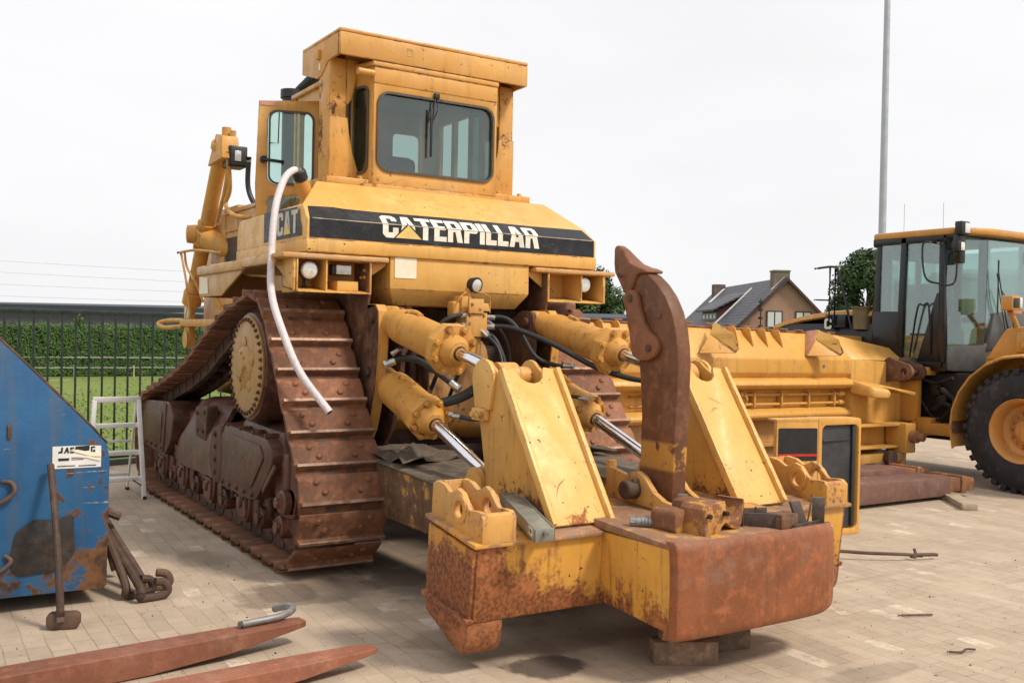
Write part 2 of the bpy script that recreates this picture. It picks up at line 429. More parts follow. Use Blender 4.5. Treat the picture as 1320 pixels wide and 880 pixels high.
def at_len(s):
    s %= LEN[-1]
    for i in range(1, len(LEN)):
        if LEN[i] >= s:
            t = (s - LEN[i-1]) / max(1e-9, LEN[i]-LEN[i-1]); return PTH[i-1].lerp(PTH[i], t)
PITCH = LEN[-1] / NSHOE

# one shoe: x across, y along the run, z outwards
def shoe_mesh():
    b = B()
    P = PITCH
    w = .305
    # curved plate with leading lip, grouser and trailing part lapping over the next lip
    prof = [(-P*.50, -.016), (-P*.49, -.004), (-P*.30, .002), (-P*.27, .052), (-P*.19, .056), (-P*.16, .018), (P*.30, .026), (P*.545, .016), (P*.555, .004), (P*.50, .000), (-P*.1, -.014)]
    b.px(-w, w, prof, bev=.003)
    b.px(-w*.985, w*.985, [(-P*.274, .046), (-P*.270, .060), (-P*.195, .063), (-P*.183, .050)], m=1)
    for sx in (-.155, .155):
        for dx, yy in ((-.028, .02), (.03, .085)):
            b.lathe((sx+dx*(1 if sx > 0 else -1), yy*P/.24, .020), (0, 0, 1), [(0, .022), (.010, .022), (.018, .014)], 8, m=0)
    # dark boxes beside the grouser; their colour stands for shaded openings
    for sx in (-.085, .085):
        b.box(sx-.034, sx+.034, -P*.485, -P*.31, -.008, .0035, m=2)
    # link rails
    for sx in (-.10, .10):
        b.box(sx-.032, sx+.032, -P*.50, P*.50, -.125, -.014, .012, m=2)
    b.cyl((-.14, P*.5, -.07), (.14, P*.5, -.07), .035, seg=10, m=2)
    return b
_b = shoe_mesh()
shoe_proto = _b.done('track_shoe', [M['track'], M['grouser'], M['chain']], local=True)
first = True
TRACKS = []
for side, cx in ((0, 2.605), (1, mx(2.605))):
    # the chain between the shoes
    b = B()
    inner = []
    for i in range(96):
        p = at_len(i*LEN[-1]/96); q = at_len((i+.5)*LEN[-1]/96)
        inner.append(p)
    cen = V((8.4, .8))
    rows = []
    for sx in (-.075, .075):
        row = []
        for i in range(96):
            t = (inner[(i+1) % 96] - inner[i-1]).normalized(); n = V((t.y, -t.x))
            row.append((i, n))
        for off in ((-.02,), (-.09,)):
            rows.append([V((cx+sx, inner[i].x + n.x*off[0], inner[i].y + n.y*off[0])) for i, n in row])
    for q in (0, 2):
        b.grid([rows[q], rows[q+1]], close=True)
    trk = b.done('track', M['chain'], dozer, label='brown track of bare steel shoes' if side == 0 else None)
    TRACKS.append(trk)
    for i in range(NSHOE):
        s = (i + .35)*PITCH
        p = at_len(s); a = at_len(s-PITCH*.45); c = at_len(s+PITCH*.45)
        p = (a+c)/2*.5 + p*.5
        t = (c-a).normalized(); n = V((t.y, -t.x))          # outward normal in (y, z)
        o = shoe_proto if first else shoe_proto.copy()
        if not first: COL.objects.link(o)
        first = False
        Mx = Matrix(((1, 0, 0, cx), (0, -t.x, n.x, p.x), (0, -t.y, n.y, p.y), (0, 0, 0, 1)))
        if Mx.to_3x3().determinant() < 0:
            Mx = Matrix(((-1, 0, 0, cx), (0, -t.x, n.x, p.x), (0, -t.y, n.y, p.y), (0, 0, 0, 1)))
        o.parent = trk
        Mx.translation = Mx.translation - root_loc(trk)
        o.matrix_basis = Mx
print('pitch', PITCH, LEN[-1])

# ---- undercarriage, built on the left and mirrored for the right
def under(side):
    fx = (lambda b: b) if side == 0 else (lambda b: b.mirror_x(XC))
    b = B()   # core beam
    b.box(2.50, 2.84, 6.9, 10.1, .45, .88, .05)
    b.box(2.42, 2.88, 7.0, 9.9, .40, .62, .03)
    b.cyl((2.6, 8.3, .8), (3.3, 8.3, .8), .16, seg=20)
    fr = fx(b).done('track_frame', M['frame'], dozer)
    # rear cover
    b = B()
    o = [(7.78, .90), (6.80, .88), (6.66, .78), (6.72, .68), (7.02, .42), (7.20, .40), (7.98, .41), (8.06, .60)]
    b.px(2.325, 2.50, roundpoly(o, .05), bev=.022)
    b.hexa([(2.40,6.62,.70),(2.86,6.62,.70),(2.86,7.9,.70),(2.40,7.9,.70),(2.42,6.72,.93),(2.84,6.78,1.0),(2.84,7.7,1.02),(2.42,7.6,.95)], .03)
    for p in ((7.30, .70), (7.36, .66), (7.24, .64)): b.bolt((2.325, *p), (-1,0,0), .016, .012)
    b.px(2.312, 2.326, roundpoly([(7.62,.84),(6.92,.82),(6.84,.74),(7.10,.50),(7.66,.50)], .03), bev=.005)
    for y in (7.10, 7.28, 7.46, 7.64, 7.82): b.bolt((2.325, y, .445), (-1,0,0), .013, .013)
    for y in (6.82, 7.1, 7.4, 7.7): b.px(2.318, 2.50, [(y,.885),(y+.02,.885),(y+.02,.915),(y,.91)], bev=.003)
    b.obox((2.34, 6.78, .60), (0,.62,-.5), (.010,.020,.16), .004)
    fx(b).done('roller_cover', M['frame'], fr)
    # flange between the covers
    b = B()
    b.px(2.32, 2.44, roundpoly([(7.86, .88), (8.12, .84), (8.20, .60), (8.10, .42), (7.92, .42), (7.86, .6)], .04), bev=.012)
    for z in (.80, .70, .60, .50): b.bolt((2.32, 8.02, z), (-1,0,0), .018, .014)
    b.px(2.345, 2.44, roundpoly([(8.35, 1.0), (8.72, .97), (8.70, .72), (8.40, .70)], .04), bev=.012)
    for q in ((8.42,.94),(8.64,.92),(8.62,.78),(8.46,.78)): b.bolt((2.345, *q), (-1,0,0), .014, .012)
    fx(b).done('joint_flange', M['bracket'], fr)
    # middle cover: sides lean out towards the bottom
    b = B()
    rows = []
    for y, zt, zb, xo in ((8.12, 1.02, .43, 2.34), (8.6, 1.05, .42, 2.345), (9.05, 1.03, .41, 2.35), (9.35, .86, .41, 2.37), (9.62, .62, .42, 2.40)):
        rows.append([(2.84, y, zt), (2.60, y, zt), (2.49, y, zt-.03), (xo+.02, y, zb+(zt-zb)*.55), (xo, y, zb+.14), (xo+.01, y, zb), (2.5, y, zb-.02)])
    b.shell(rows, .04)
    b.box(2.36, 2.5, 8.12, 8.6, .42, .50, .01)
    fx(b).done('roller_cover', M['frame'], fr, sharp=50)
    # front cover
    b = B()
    o = [(9.62, .95), (10.75, .90), (10.84, .80), (10.62, .45), (9.78, .43), (9.60, .55), (9.45, .80)]
    b.px(2.345, 2.85, roundpoly(o, .06), bev=.035)
    b.px(2.336, 2.350, roundpoly([(9.86,.84),(10.58,.80),(10.50,.54),(9.92,.53)], .04), bev=.005)
    for y in (9.90, 10.1, 10.3, 10.5): b.bolt((2.345, y, .49), (-1,0,0), .014, .014)
    b.px(2.335, 2.36, [(9.70,.92),(9.74,.92),(9.84,.45),(9.80,.45)], bev=.004)
    fx(b).done('roller_cover', M['frame'], fr)
    # idlers
    for (y, z), r in ((REAR, .335), (FRONT, .38)):
        b = B()
        b.lathe((2.44, y, z), (1,0,0), [(0, r*.35), (0, r*.75), (.03, r*.8), (.05, r), (.11, r), (.12, r+.05), (.21, r+.05), (.22, r), (.28, r), (.30, r*.8), (.33, r*.75), (.33, r*.35)], 36)
        b.cyl((2.40, y, z), (2.82, y, z), .085, seg=20)
        fx(b).done('idler_wheel', M['frame'], fr)
    # rear idler bracket
    b = B()
    b.px(2.40, 2.50, roundpoly([(6.50,.78),(6.80,.74),(6.86,.50),(6.72,.34),(6.46,.36),(6.40,.52),(6.42,.70)], .05), bev=.02)
    b.cyl((2.34, 6.56, .47), (2.44, 6.56, .47), .085, seg=14, ch=.015)
    b.bolt((2.34, 6.56, .47), (-1,0,0), .04, .03)
    b.box(2.38, 2.48, 6.52, 6.64, .55, .80, .02)
    fx(b).done('idler_bracket', M['frame'], fr)
    # bogie blocks and rollers
    for i, y in enumerate((9.98, 9.25, 8.40, 7.48)):
        b = B()
        b.px(2.385, 2.80, roundpoly([(y+.20,.44),(y-.17,.44),(y-.13,.26),(y-.06,.18),(y+.08,.18),(y+.16,.26)], .04), bev=.02)
        b.px(2.365, 2.41, roundpoly([(y+.13,.40),(y-.10,.40),(y-.09,.22),(y+.10,.22)], .03), bev=.01)
        b.box(2.47, 2.78, y-.26, y+.22, .135, .20, .02)
        b.cyl((2.345,y+.02,.33),(2.40,y+.02,.33),.045,seg=14,ch=.01); b.bolt((2.365,y-.06,.37),(-1,0,0),.014,.014); b.bolt((2.365,y+.09,.37),(-1,0,0),.014,.014)
        b.px(2.40,2.46, roundpoly([(y-.30,.42),(y-.20,.44),(y-.16,.30),(y-.20,.20),(y-.27,.22)],.03), bev=.01)
        fx(b).done('bogie', M['frame'], fr)
    for y in (10.22, 9.62, 8.84, 8.02, 7.12, 6.72):
        b = B()
        b.lathe((2.47, y, .235), (1,0,0), [(0,.09), (0,.125), (.06,.135), (.065,.155), (.085,.155), (.09,.12), (.27,.12), (.275,.155), (.295,.155), (.30,.135), (.36,.125), (.36,.09)], 24)
        b.cyl((2.385, y, .27), (2.80, y, .27), .080, seg=18, ch=.012)
        b.cyl((2.365, y, .27), (2.39, y, .27), .045, seg=6)
        for an in (0.6,1.7,2.8,3.9,5.0): b.bolt((2.386, y+.06*math.cos(an), .27+.06*math.sin(an)), (-1,0,0), .009, .010)
        b.px(2.43, 2.47, roundpoly([(y-.08,.46),(y+.08,.46),(y+.10,.30),(y,.20),(y-.10,.30)], .04), bev=.012)
        fx(b).done('track_roller', M['frame'], fr)
    # final drive and sprocket
    fd = B()
    fd.lathe((2.325, 7.24, 1.37), (1,0,0), [(0,.37), (.01,.395), (.06,.405), (.22,.41), (.25,.43), (.40,.43), (.46,.36), (.75,.34)], 48)
    f = fx(fd).done('final_drive', M['frame'], dozer)
    b = B()
    b.lathe((2.325, 7.24, 1.37), (-1,0,0), [(0,.37), (.012,.372), (.018,.345), (.018,.30), (.026,.27), (.026,.16), (.05,.13), (.055,.09), (.07,.08), (.075,.0)], 44, cap=False)
    for i in range(5):
        a = 2*PI*i/5+.3
        b.lathe((2.305, 7.24+.17*math.cos(a), 1.37+.17*math.sin(a)), (-1,0,0), [(0,.05),(.012,.045),(.018,.02),(.018,0)], 14, cap=False)
    for i in range(36):
        a = 2*PI*i/36
        b.bolt((2.308, 7.24+.345*math.cos(a), 1.37+.345*math.sin(a)), (-1,0,0), .012, .014, m=1)
    for i in range(8):
        a = 2*PI*i/8
        b.bolt((2.278, 7.24+.10*math.cos(a), 1.37+.10*math.sin(a)), (-1,0,0), .011, .014)
    fx(b).done('drive_cover', [M['disk'], M['bracket']], f)
    b = B()
    teeth = []
    for i in range(26):
        a = 2*PI*i/26; 
        for da, r in ((-.09,.415), (-.05,.475), (.05,.475), (.09,.415)): teeth.append((7.24+r*math.cos(a+da), 1.385+r*math.sin(a+da)))
    b.px(2.57, 2.645, teeth)
    fx(b).done('sprocket', M['chain'], f)
under(0); under(1)
# ------------------------------------------------------------------ lettering drawn as block letters
GL = {
 'C': (4.5, [(0,1),(1,0),(3.6,0),(4.5,.9),(4.5,2.9),(2.9,2.9),(2.9,1.5),(1.6,1.5),(1.6,6.5),(2.9,6.5),(2.9,5.3),(4.5,5.3),(4.5,7.1),(3.6,8),(1,8),(0,7)], []),
 'A': (5.0, [(0,0),(1.6,0),(1.85,1.6),(3.15,1.6),(3.4,0),(5,0),(3.6,8),(1.4,8)], [[(2.05,3),(2.95,3),(2.5,5.9)]]),
 'T': (4.5, [(1.45,0),(3.05,0),(3.05,6.5),(4.5,6.5),(4.5,8),(0,8),(0,6.5),(1.45,6.5)], []),
 'E': (3.8, [(0,0),(3.8,0),(3.8,1.4),(1.6,1.4),(1.6,3.3),(3.4,3.3),(3.4,4.7),(1.6,4.7),(1.6,6.6),(3.8,6.6),(3.8,8),(0,8)], []),
 'R': (4.7, [(0,0),(1.6,0),(1.6,3),(2.3,3),(3,0),(4.7,0),(3.9,3.5),(4.6,4.3),(4.6,7.2),(3.8,8),(0,8)], [[(1.6,4.3),(3,4.3),(3,6.7),(1.6,6.7)]]),
 'P': (4.6, [(0,0),(1.6,0),(1.6,3),(3.8,3),(4.6,3.8),(4.6,7.2),(3.8,8),(0,8)], [[(1.6,4.3),(3,4.3),(3,6.7),(1.6,6.7)]]),
 'I': (1.6, [(0,0),(1.6,0),(1.6,8),(0,8)], []),
 'L': (3.5, [(0,0),(3.5,0),(3.5,1.5),(1.6,1.5),(1.6,8),(0,8)], []),
}
def word_bm(text, width, height, gap=.38):
    """flat letters in the (x, y) plane, lower left at the origin; returns the bmesh and each letter's extent"""
    tot = sum(GL[c][0] for c in text) + gap*(len(text)-1)
    sx, sy = width/tot, height/8
    b = B(); x = 0; ext = []
    for c in text:
        w, o, h = GL[c]
        b.plate((0,0,0), (1,0,0), (0,1,0), [((x+p[0])*sx, p[1]*sy) for p in o], 0, [[((x+p[0])*sx, p[1]*sy) for p in q] for q in h])
        ext.append((x*sx, (x+w)*sx)); x += w+gap
    return b, ext

# ------------------------------------------------------------------ rear tank and hood
tk = B()
X0, X1 = 2.49, 4.97
def loftx(b, secs, bev=.012, m=0):
    """sections: list of (y, z, xl, xr); closed hull through quads"""
    pass
# upper hood: vertical band, slope, sloped shoulders
yb, yf = 6.54, 8.1
prof = [(2.18, 6.54, X0, X1), (2.415, 6.54, X0, X1), (2.52, 6.675, X0+.02, X1-.02), (2.74, 6.97, 2.72, 4.74)]
t = bmesh.new()
L = []; R = []
for z, y, xl, xr in prof:
    L.append(t.verts.new((xl, y, z))); R.append(t.verts.new((xr, y, z)))
LF = []; RF = []
for z, y, xl, xr in prof:
    if z > 2.6: xl = 3.35
    LF.append(t.verts.new((xl, yf, z))); RF.append(t.verts.new((xr, yf, z)))
for i in range(3):
    t.faces.new((L[i], R[i], R[i+1], L[i+1])); t.faces.new((L[i], L[i+1], LF[i+1], LF[i])); t.faces.new((R[i+1], R[i], RF[i], RF[i+1])); t.faces.new((LF[i], LF[i+1], RF[i+1], RF[i]))
t.faces.new((L[0], LF[0], RF[0], R[0])); t.faces.new((L[3], R[3], RF[3], LF[3]))
tk._add(t, .012)
# belt under the stripe, set a touch proud
tk.box(X0-.004, X1+.004, 6.532, 8.1, 2.185, 2.275, .008)
# lower tank
tk.hexa([(3.20,6.64,1.84),(4.26,6.64,1.84),(4.26,7.9,1.84),(3.20,7.9,1.84),(3.13,6.552,1.955),(4.33,6.552,1.955),(4.33,7.9,1.955),(3.13,7.9,1.955)], .008)
tk.box(3.13, 4.33, 6.552, 7.9, 1.953, 2.186, .008)
tank = tk.done('fuel_tank', M['yellow_top'], dozer)

def on_band(u, v, lift):
    """height v above the band's foot -> point on the vertical band or the slope above it"""
    zc = 2.415
    if v <= zc: return V((u, 6.532-lift if v < 2.28 else 6.54-lift, v))
    s = v-zc; k = V((0, .135, .105)).normalized(); nrm = V((0, -.105, .135)).normalized()
    return V((u, 6.54, zc)) + k*s + nrm*lift
def map_band(bm_b, x0, z0, lift):
    bmesh.ops.bisect_plane(bm_b.bm, geom=list(bm_b.bm.verts)+list(bm_b.bm.edges)+list(bm_b.bm.faces), dist=1e-5, plane_co=(0, 2.415-z0, 0), plane_no=(0,1,0))
    for v in bm_b.bm.verts: v.co = on_band(x0+v.co.x, z0+v.co.y, lift)
    return bm_b
s = B(); s.plate((0,0,0), (1,0,0), (0,1,0), [(0,0),(2.44,0),(2.44,.13),(2.40,.285),(1.9,.278),(1.1,.288),(.55,.281),(.30,.286),(.22,.297),(.03,.285),(0,.13)], 0)
dec = map_band(s, 2.51, 2.285, .002).done('decal_stripe', M['strip'], tank)
b = B(); up, dn = [], []
for i in range(90):
    u = .02+2.40*i/89; h_ = .0006+.0045*max(0, mnoise.noise(V((u*9,0,0)))+.25)
    up.append((u, .1325+h_*.5)); dn.append((u, .1300-h_*.6))
b.plate((0,0,0),(1,0,0),(0,1,0), up+dn[::-1], 0)
map_band(b, 2.51, 2.285, .0045).done('worn_crease', rusty('bare_paint_edge',(.42,.34,.24),(.4,1.2),seed=4), dec)
w, ext = word_bm('CATERPILLAR', 1.35, .205)
map_band(w, 3.06, 2.32, .004).done('lettering', M['white_decal'], dec)
tri = B(); a0, a1 = ext[1]
tri.plate((0,0,0),(1,0,0),(0,1,0), [(a0-.05,-.002),(a1+.055,-.002),((a0+a1)/2,.115)], 0)
map_band(tri, 3.06, 2.32, .0055).done('triangle_outline', M['strip'], dec)
tri = B()
tri.plate((0,0,0),(1,0,0),(0,1,0), [(a0-.035,.002),(a1+.04,.002),((a0+a1)/2,.098)], 0)
map_band(tri, 3.06, 2.32, .007).done('triangle_mark', M['yellow_decal'], dec)
b = B(); b.plate((3.165,6.549,2.035),(1,0,0),(0,0,1), rrect(0,0,.175,.205,.008), .002); b.done('paper_patch', M['cream'], tank)
# side decal
sd = B(); sd.plate((X0-.003, 7.42, 2.30), (0,-1,0), (0,0,1), [(0,0),(.80,0),(.80,.06),(.70,.205),(.0,.22)], .001)
sdo = sd.done('side_decal', M['strip'], tank)
w, ext = word_bm('CAT', .42, .165)
for v in w.bm.verts: v.co = V((X0-.006, 7.12-v.co.x, 2.325+v.co.y))
w.done('side_lettering', M['white_decal'], sdo)
tri = B(); a0, a1 = ext[1]; tri.plate((X0-.008, 7.12, 2.325), (0,-1,0), (0,0,1), [(a0-.0,0),(a1+.01,0),((a0+a1)/2,.09)], .001)
tri.done('triangle_mark', M['yellow_decal'], sdo)

# filler neck with the cap; the pale hose starts here
b = B(); b.lathe((2.72, 7.10, 2.58), (-.55,-.35,1), [(0,.075),(.02,.075),(.02,.055),(.19,.055)], 20); b.lathe((2.63, 7.035, 2.75), (-.55,-.35,1), [(0,.052),(.06,.052),(.07,.045)], 20, m=1)
b.done('filler_neck', [M['yellow'], M['rubber']], tank)

# ------------------------------------------------------------------ fenders
def fender(side):
    fx = (lambda b: b) if side == 0 else (lambda b: b.mirror_x(XC))
    b = B()
    b.px(2.31, 2.345, [(6.52, 2.165),(6.52,2.06),(7.30,2.06),(7.30,2.165)], bev=.006) if False else None
    # deck plate with rolled edge
    b.box(2.31, 3.1, 6.50, 7.36, 2.135, 2.172, .012)
    b.box(2.31, 3.1, 7.37, 8.62, 2.12, 2.165, .015)
    b.box(2.30, 2.34, 6.70, 7.36, 2.10, 2.165, .012)
    b.box(2.30, 2.345, 7.37, 8.60, 2.085, 2.158, .015)
    f = fx(b).done('fender', M['yellow_dust'], dozer)
    b = B()
    b.px(2.325, 2.345, [(7.36, 2.10), (8.56, 2.10), (8.60, 2.07), (8.58, 1.905), (7.95, 1.905)], bev=.004)
    b.box(2.345, 2.9, 8.56, 8.59, 1.905, 2.1)
    fx(b).done('side_panel', M['yellow_dust'], f)
    if side == 0:
        b = B(); b.plate((2.322, 8.57, 1.93), (0,-1,0), (0,0,1), [(0,0),(.26,.0),(.24,.13),(0,.15)], .002); b.done('warning_sticker', M['cream'], f)
    # lamp box: open to the rear
    b = B()
    x0, x1, z0, z1, y0, y1 = 2.415, 2.97, 1.905, 2.170, 6.515, 6.80
    th = .012
    b.box(x0, x0+th, y0, y1, z0+.0, z1, .003)
    b.hexa([(x0,y0,z0),(x1,y0,z0),(x1,y1,z0+.04),(x0,y1,z0+.04),(x0,y0,z0+th),(x1,y0,z0+th),(x1,y1,z0+.04+th),(x0,y1,z0+.04+th)], .003)
    b.box(x0, x1, y0, y1, z1-th, z1-.001, .003)
    b.box(x1-th, x1, y0, y1, z0+.01, z1, .003)
    b.box(x0, x1, y1-th, y1, z0+.05, z1)
    xm = x0+.215
    b.box(xm, xm+th, y0+.01, y1, z0+.014, z1-th)
    # slanting side cheek towards the track
    b.px(2.395, 2.414, [(6.525, 1.91), (6.525, 2.135), (6.98, 2.135), (6.80, 2.06)], bev=.003)
    if side == 0: b.box(xm+.10, xm+.26, y0+.05, y1-.02, z0+.02, z0+.09, .003)
    for p in ((x1-.03, 6.60, 2.03), (x1-.03, 6.60, 2.08), (x1-.03, 6.66, 2.03)): b.bolt((p[0]+.015, p[1], p[2]), (-1,0,0), .009, .01)
    bx = fx(b).done('lamp_box', M['yellow_top'], f)
    # round lamp
    cx = (x0+.115) if side == 0 else (x0+.155)
    b = B()
    b.lathe((cx, 6.66, 2.06), (0,-1,0), [(0,.03),(.03,.062),(.07,.069),(.082,.069),(.084,.061)], 28)
    b.lathe((cx, 6.577, 2.06), (0,-1,0), [(0,.061),(.012,.052),(.018,.03),(.020,0)], 28, m=1, cap=False)
    b.cyl((cx, 6.68, 1.93), (cx, 6.68, 2.03), .012, seg=8)
    fx(b).done('round_lamp', [M['black'], M['lensw']], bx)
    if side == 0:
        b = B()
        b.box(xm+.075, xm+.225, 6.60, 6.67, 2.035, 2.115, .012)
        b.box(xm+.105, xm+.218, 6.592, 6.60, 2.042, 2.108, .006, m=1)
        fx(b).done('rectangular_lamp', [M['black'], M['lens']], bx)
    # hanger between the box and the tank
    b = B()
    b.plate((2.975, 6.60, 2.17), (1,0,0), (0,0,-1), [(0,0),(.15,0),(.15,.045),(.0,.15)], .014, bev=.002)
    b.box(2.975, 3.12, 6.60, 6.9, 2.135, 2.16, .004)
    fx(b).done('hanger_bracket', M['yellow_top'], f)
    # inner wall beside the track
    b = B()
    b.px(2.955, 2.975, [(6.53, 1.905), (6.62, 1.62), (6.80, 1.35), (7.2, 1.1), (7.5, 1.3), (7.5, 2.13), (6.53, 2.13)], bev=.003)
    for p in ((6.58, 1.80), (6.61, 1.80)): b.cyl((2.945, *p), (2.955, *p), .006, seg=8)
    fx(b).done('mud_guard', M['bracket'], f)
fender(0); fender(1)

# ------------------------------------------------------------------ engine hood, radiator and front works seen past the cab
b = B()
b.box(3.22, 4.24, 7.9, 10.4, 1.2, 2.55, .03)
b.box(3.05, 4.41, 10.4, 11.1, 1.0, 2.72, .03)
b.box(3.25, 4.21, 8.6, 10.4, 2.5, 2.68, .03)
b.box(2.98, 3.24, 9.7, 10.6, 2.40, 2.86, .02)
b.box(2.98, 3.24, 8.5, 9.7, 2.55, 2.83, .02)
b.box(3.0, 3.2, 10.3, 10.7, 1.0, 2.5, .02)
b.box(2.96, 3.05, 10.05, 10.5, 2.0, 2.80, .012); b.box(2.965, 3.02, 8.55, 10.05, 2.60, 2.63, .006); b.box(2.965, 3.02, 8.55, 10.05, 2.78, 2.80, .006)
hood = b.done('engine_hood', M['yellow_dust'], dozer)
b = B(); b.box(2.972, 3.2, 8.6, 10.04, 2.30, 2.545, .004); b.done('painted_dark_opening', M['black'], hood)  # solid black box; its colour stands for the shade inside an opening
b = B(); b.hexa([(2.62,8.62,2.16),(2.80,8.62,2.16),(2.80,7.7,2.16),(2.62,7.7,2.16),(2.62,8.62,2.20),(2.80,8.62,2.20),(2.80,7.7,2.42),(2.62,7.7,2.42)], .01)
b.done('step_plate', M['bracket'], hood)
b = B(); b.cyl((3.69, 10.2, 2.6), (3.69, 10.2, 4.08), .095, seg=24); b.cyl((3.69, 10.2, 4.08), (3.69, 10.2, 4.165), .115, seg=24)
b.tube([(3.72,10.16,4.13),(3.77,10.12,4.20),(3.82,10.08,4.25)], .04, 12)
b.cyl((3.77, 10.12, 4.19), (3.90, 10.02, 4.33), .045, .065, seg=14)
b.done('exhaust_stack', M['black'], hood)
b = B()
for pts in ([(2.95,8.55,2.70),(2.9,8.45,2.78),(2.8,8.3,2.76),(2.75,8.2,2.68)], [(2.9,8.6,2.62),(2.8,8.4,2.70),(2.7,8.2,2.66)], [(3.0,8.5,2.8),(2.85,8.35,2.84),(2.72,8.3,2.80)]):
    b.tube(pts, .022, 8)
b.box(2.76, 2.86, 8.3, 8.42, 2.55, 2.75, .02)
b.done('pipework', M['yellow'], hood)

# lift cylinder at the left front
cx = 2.85
T = V((cx, 9.78, 3.42)); Bm = V((cx, 10.80, 1.93)); dd = (Bm-T).normalized()
b = B()
b.cyl(T, Bm, .074, seg=26); b.cyl(Bm-dd*.12, Bm+dd*.04, .10, seg=26, ch=.012)
b.cyl(T-dd*.03, T+dd*.05, .11, seg=26, ch=.01)
lc = b.done('lift_cylinder', M['yellow_cyl'], dozer)
b = B(); b.cyl(Bm+dd*.03, Bm+dd*.24, .045, seg=16); b.done('cylinder_rod', M['chrome'], lc)
b = B()
b.plate((cx-.16, 9.40, 3.40), (0,1,0), (0,0,1), roundpoly([(0,.02),(.0,.30),(.18,.36),(.40,.30),(.58,.02)], .03), -.20, bev=.006) if False else None
b.hexa([(cx-.09,9.50,3.26),(cx+.09,9.50,3.26),(cx+.09,9.98,3.24),(cx-.09,9.98,3.24),(cx-.08,9.54,3.48),(cx+.08,9.54,3.48),(cx+.06,9.82,3.54),(cx-.06,9.82,3.54)], .012)
b.cyl((cx+.0, 9.66, 3.50), (cx+.0, 9.66, 3.58), .045, seg=12); b.cyl((cx+.04, 9.58, 3.48), (cx+.04, 9.58, 3.54), .03, seg=10)
b.done('cylinder_guard', M['yellow_cyl'], lc)
b = B()
b.tube([(cx-.03,9.52,3.33),(cx+.03,9.62,3.0),(cx+.02,9.72,2.85),(cx+.05,9.5,2.72),(cx+.16,9.2,2.70),(cx+.22,9.0,2.72)], .022, 10)
b.tube([(cx+.02,9.60,3.33),(cx+.03,9.78,3.0),(cx+.02,10.0,2.7)], .022, 10)
b.tube([(cx+.13,10.05,2.95),(cx+.14,10.08,2.75)], .012, 8)
b.done('cylinder_pipe', M['yellow'], lc)
b = B(); b.tube([(cx+.14,9.40,3.28),(cx+.15,9.44,3.0),(cx+.20,9.36,2.82),(cx+.28,9.2,2.72),(cx+.34,9.0,2.70)], .025, 10)
b.done('hydraulic_hose', M['rubber'], lc)
LO = .04
b = B(); b.box(cx-.06+LO, cx+.12+LO, 9.50, 9.72, 3.19, 3.39, .012); b.box(cx-.045+LO, cx+.105+LO, 9.485, 9.505, 3.205, 3.375, .004, m=1); b.box(cx-.01+LO, cx+.05+LO, 9.475, 9.49, 3.24, 3.34, .004, m=2)
b.done('front_work_lamp', [M['black'], M['rubber'], M['lens']], lc)
b = B()   # trunnion yoke on the radiator guard
tc = T + dd*1.02
b.cyl(tc-dd*.09, tc+dd*.09, .12, seg=24, ch=.02)
b.lathe((cx+.02, tc.y-.05, tc.z-.02), (.50,-1,-.42), [(0,.115),(.22,.11),(.34,.085),(.42,.03)], 24)
b.cyl(tc-dd*.16, tc-dd*.12, .095, seg=24); b.cyl(tc+dd*.12, tc+dd*.15, .095, seg=24)
b.lathe((cx-.08, tc.y+.02, tc.z+.02), (-1,.3,0), [(0,.10),(.09,.09),(.10,.05)], 16)
b.box(cx+.05, 3.1, tc.y-.12, tc.y+.12, tc.z-.14, tc.z+.12, .03)
b.done('trunnion_yoke', M['yellow'], lc)
# lower hook, rod eye and handrail
b = B()
b.box(2.80, 2.92, 9.55, 11.1, 1.655, 1.735, .012)
b.tube([(2.86,11.1,1.72),(2.80,11.5,1.72),(2.72,11.7,1.69),(2.74,11.5,1.64),(2.84,11.1,1.66)], .025, 8)
b.lathe((2.82,10.95,1.52), (1,0,0), [(0,.10),(.09,.10)], 20)
b.box(2.83, 2.90, 10.85, 11.05, 1.5, 1.9, .012)
b.box(2.95, 3.25, 9.5, 10.2, 1.0, 2.1, .02)
b.tube([(2.95,9.75,1.75),(2.88,9.95,1.9),(2.85,10.1,2.1)], .02, 8)
b.done('push_arm_hook', M['yellow'], dozer)
b = B()
b.tube([(2.62,10.50,2.41),(2.64,9.9,2.40),(2.70,9.25,2.34)], .013, 8)
b.tube([(2.63,10.42,2.41),(2.66,10.30,2.1),(2.68,10.2,1.75)], .013, 8, smooth=0)
b.tube([(2.63,10.28,2.41),(2.65,10.25,2.25),(2.69,10.0,2.05),(2.72,9.9,1.9)], .012, 8)
b.done('handrail', M['yellow'], dozer)

# ------------------------------------------------------------------ cab
ZB, ZT = 2.76, 3.66
cab = B()
def rr_h(u0, v0, u1, v1, r=.09): return rrect(u0, v0, u1, v1, r, 5)
# back wall
cab.plate((3.18, 7.0, ZB), (1,0,0), (0,0,1), [(0,0),(1.10,0),(1.10,.90),(0,.90)], -.045, [rr_h(.035,.115,1.065,.715,.09)], bev=.004)
cab.plate((3.18, 6.994, 3.535), (1,0,0), (0,0,1), [(0,0),(1.10,0),(1.10,.115),(0,.115)], -.02, bev=.004)
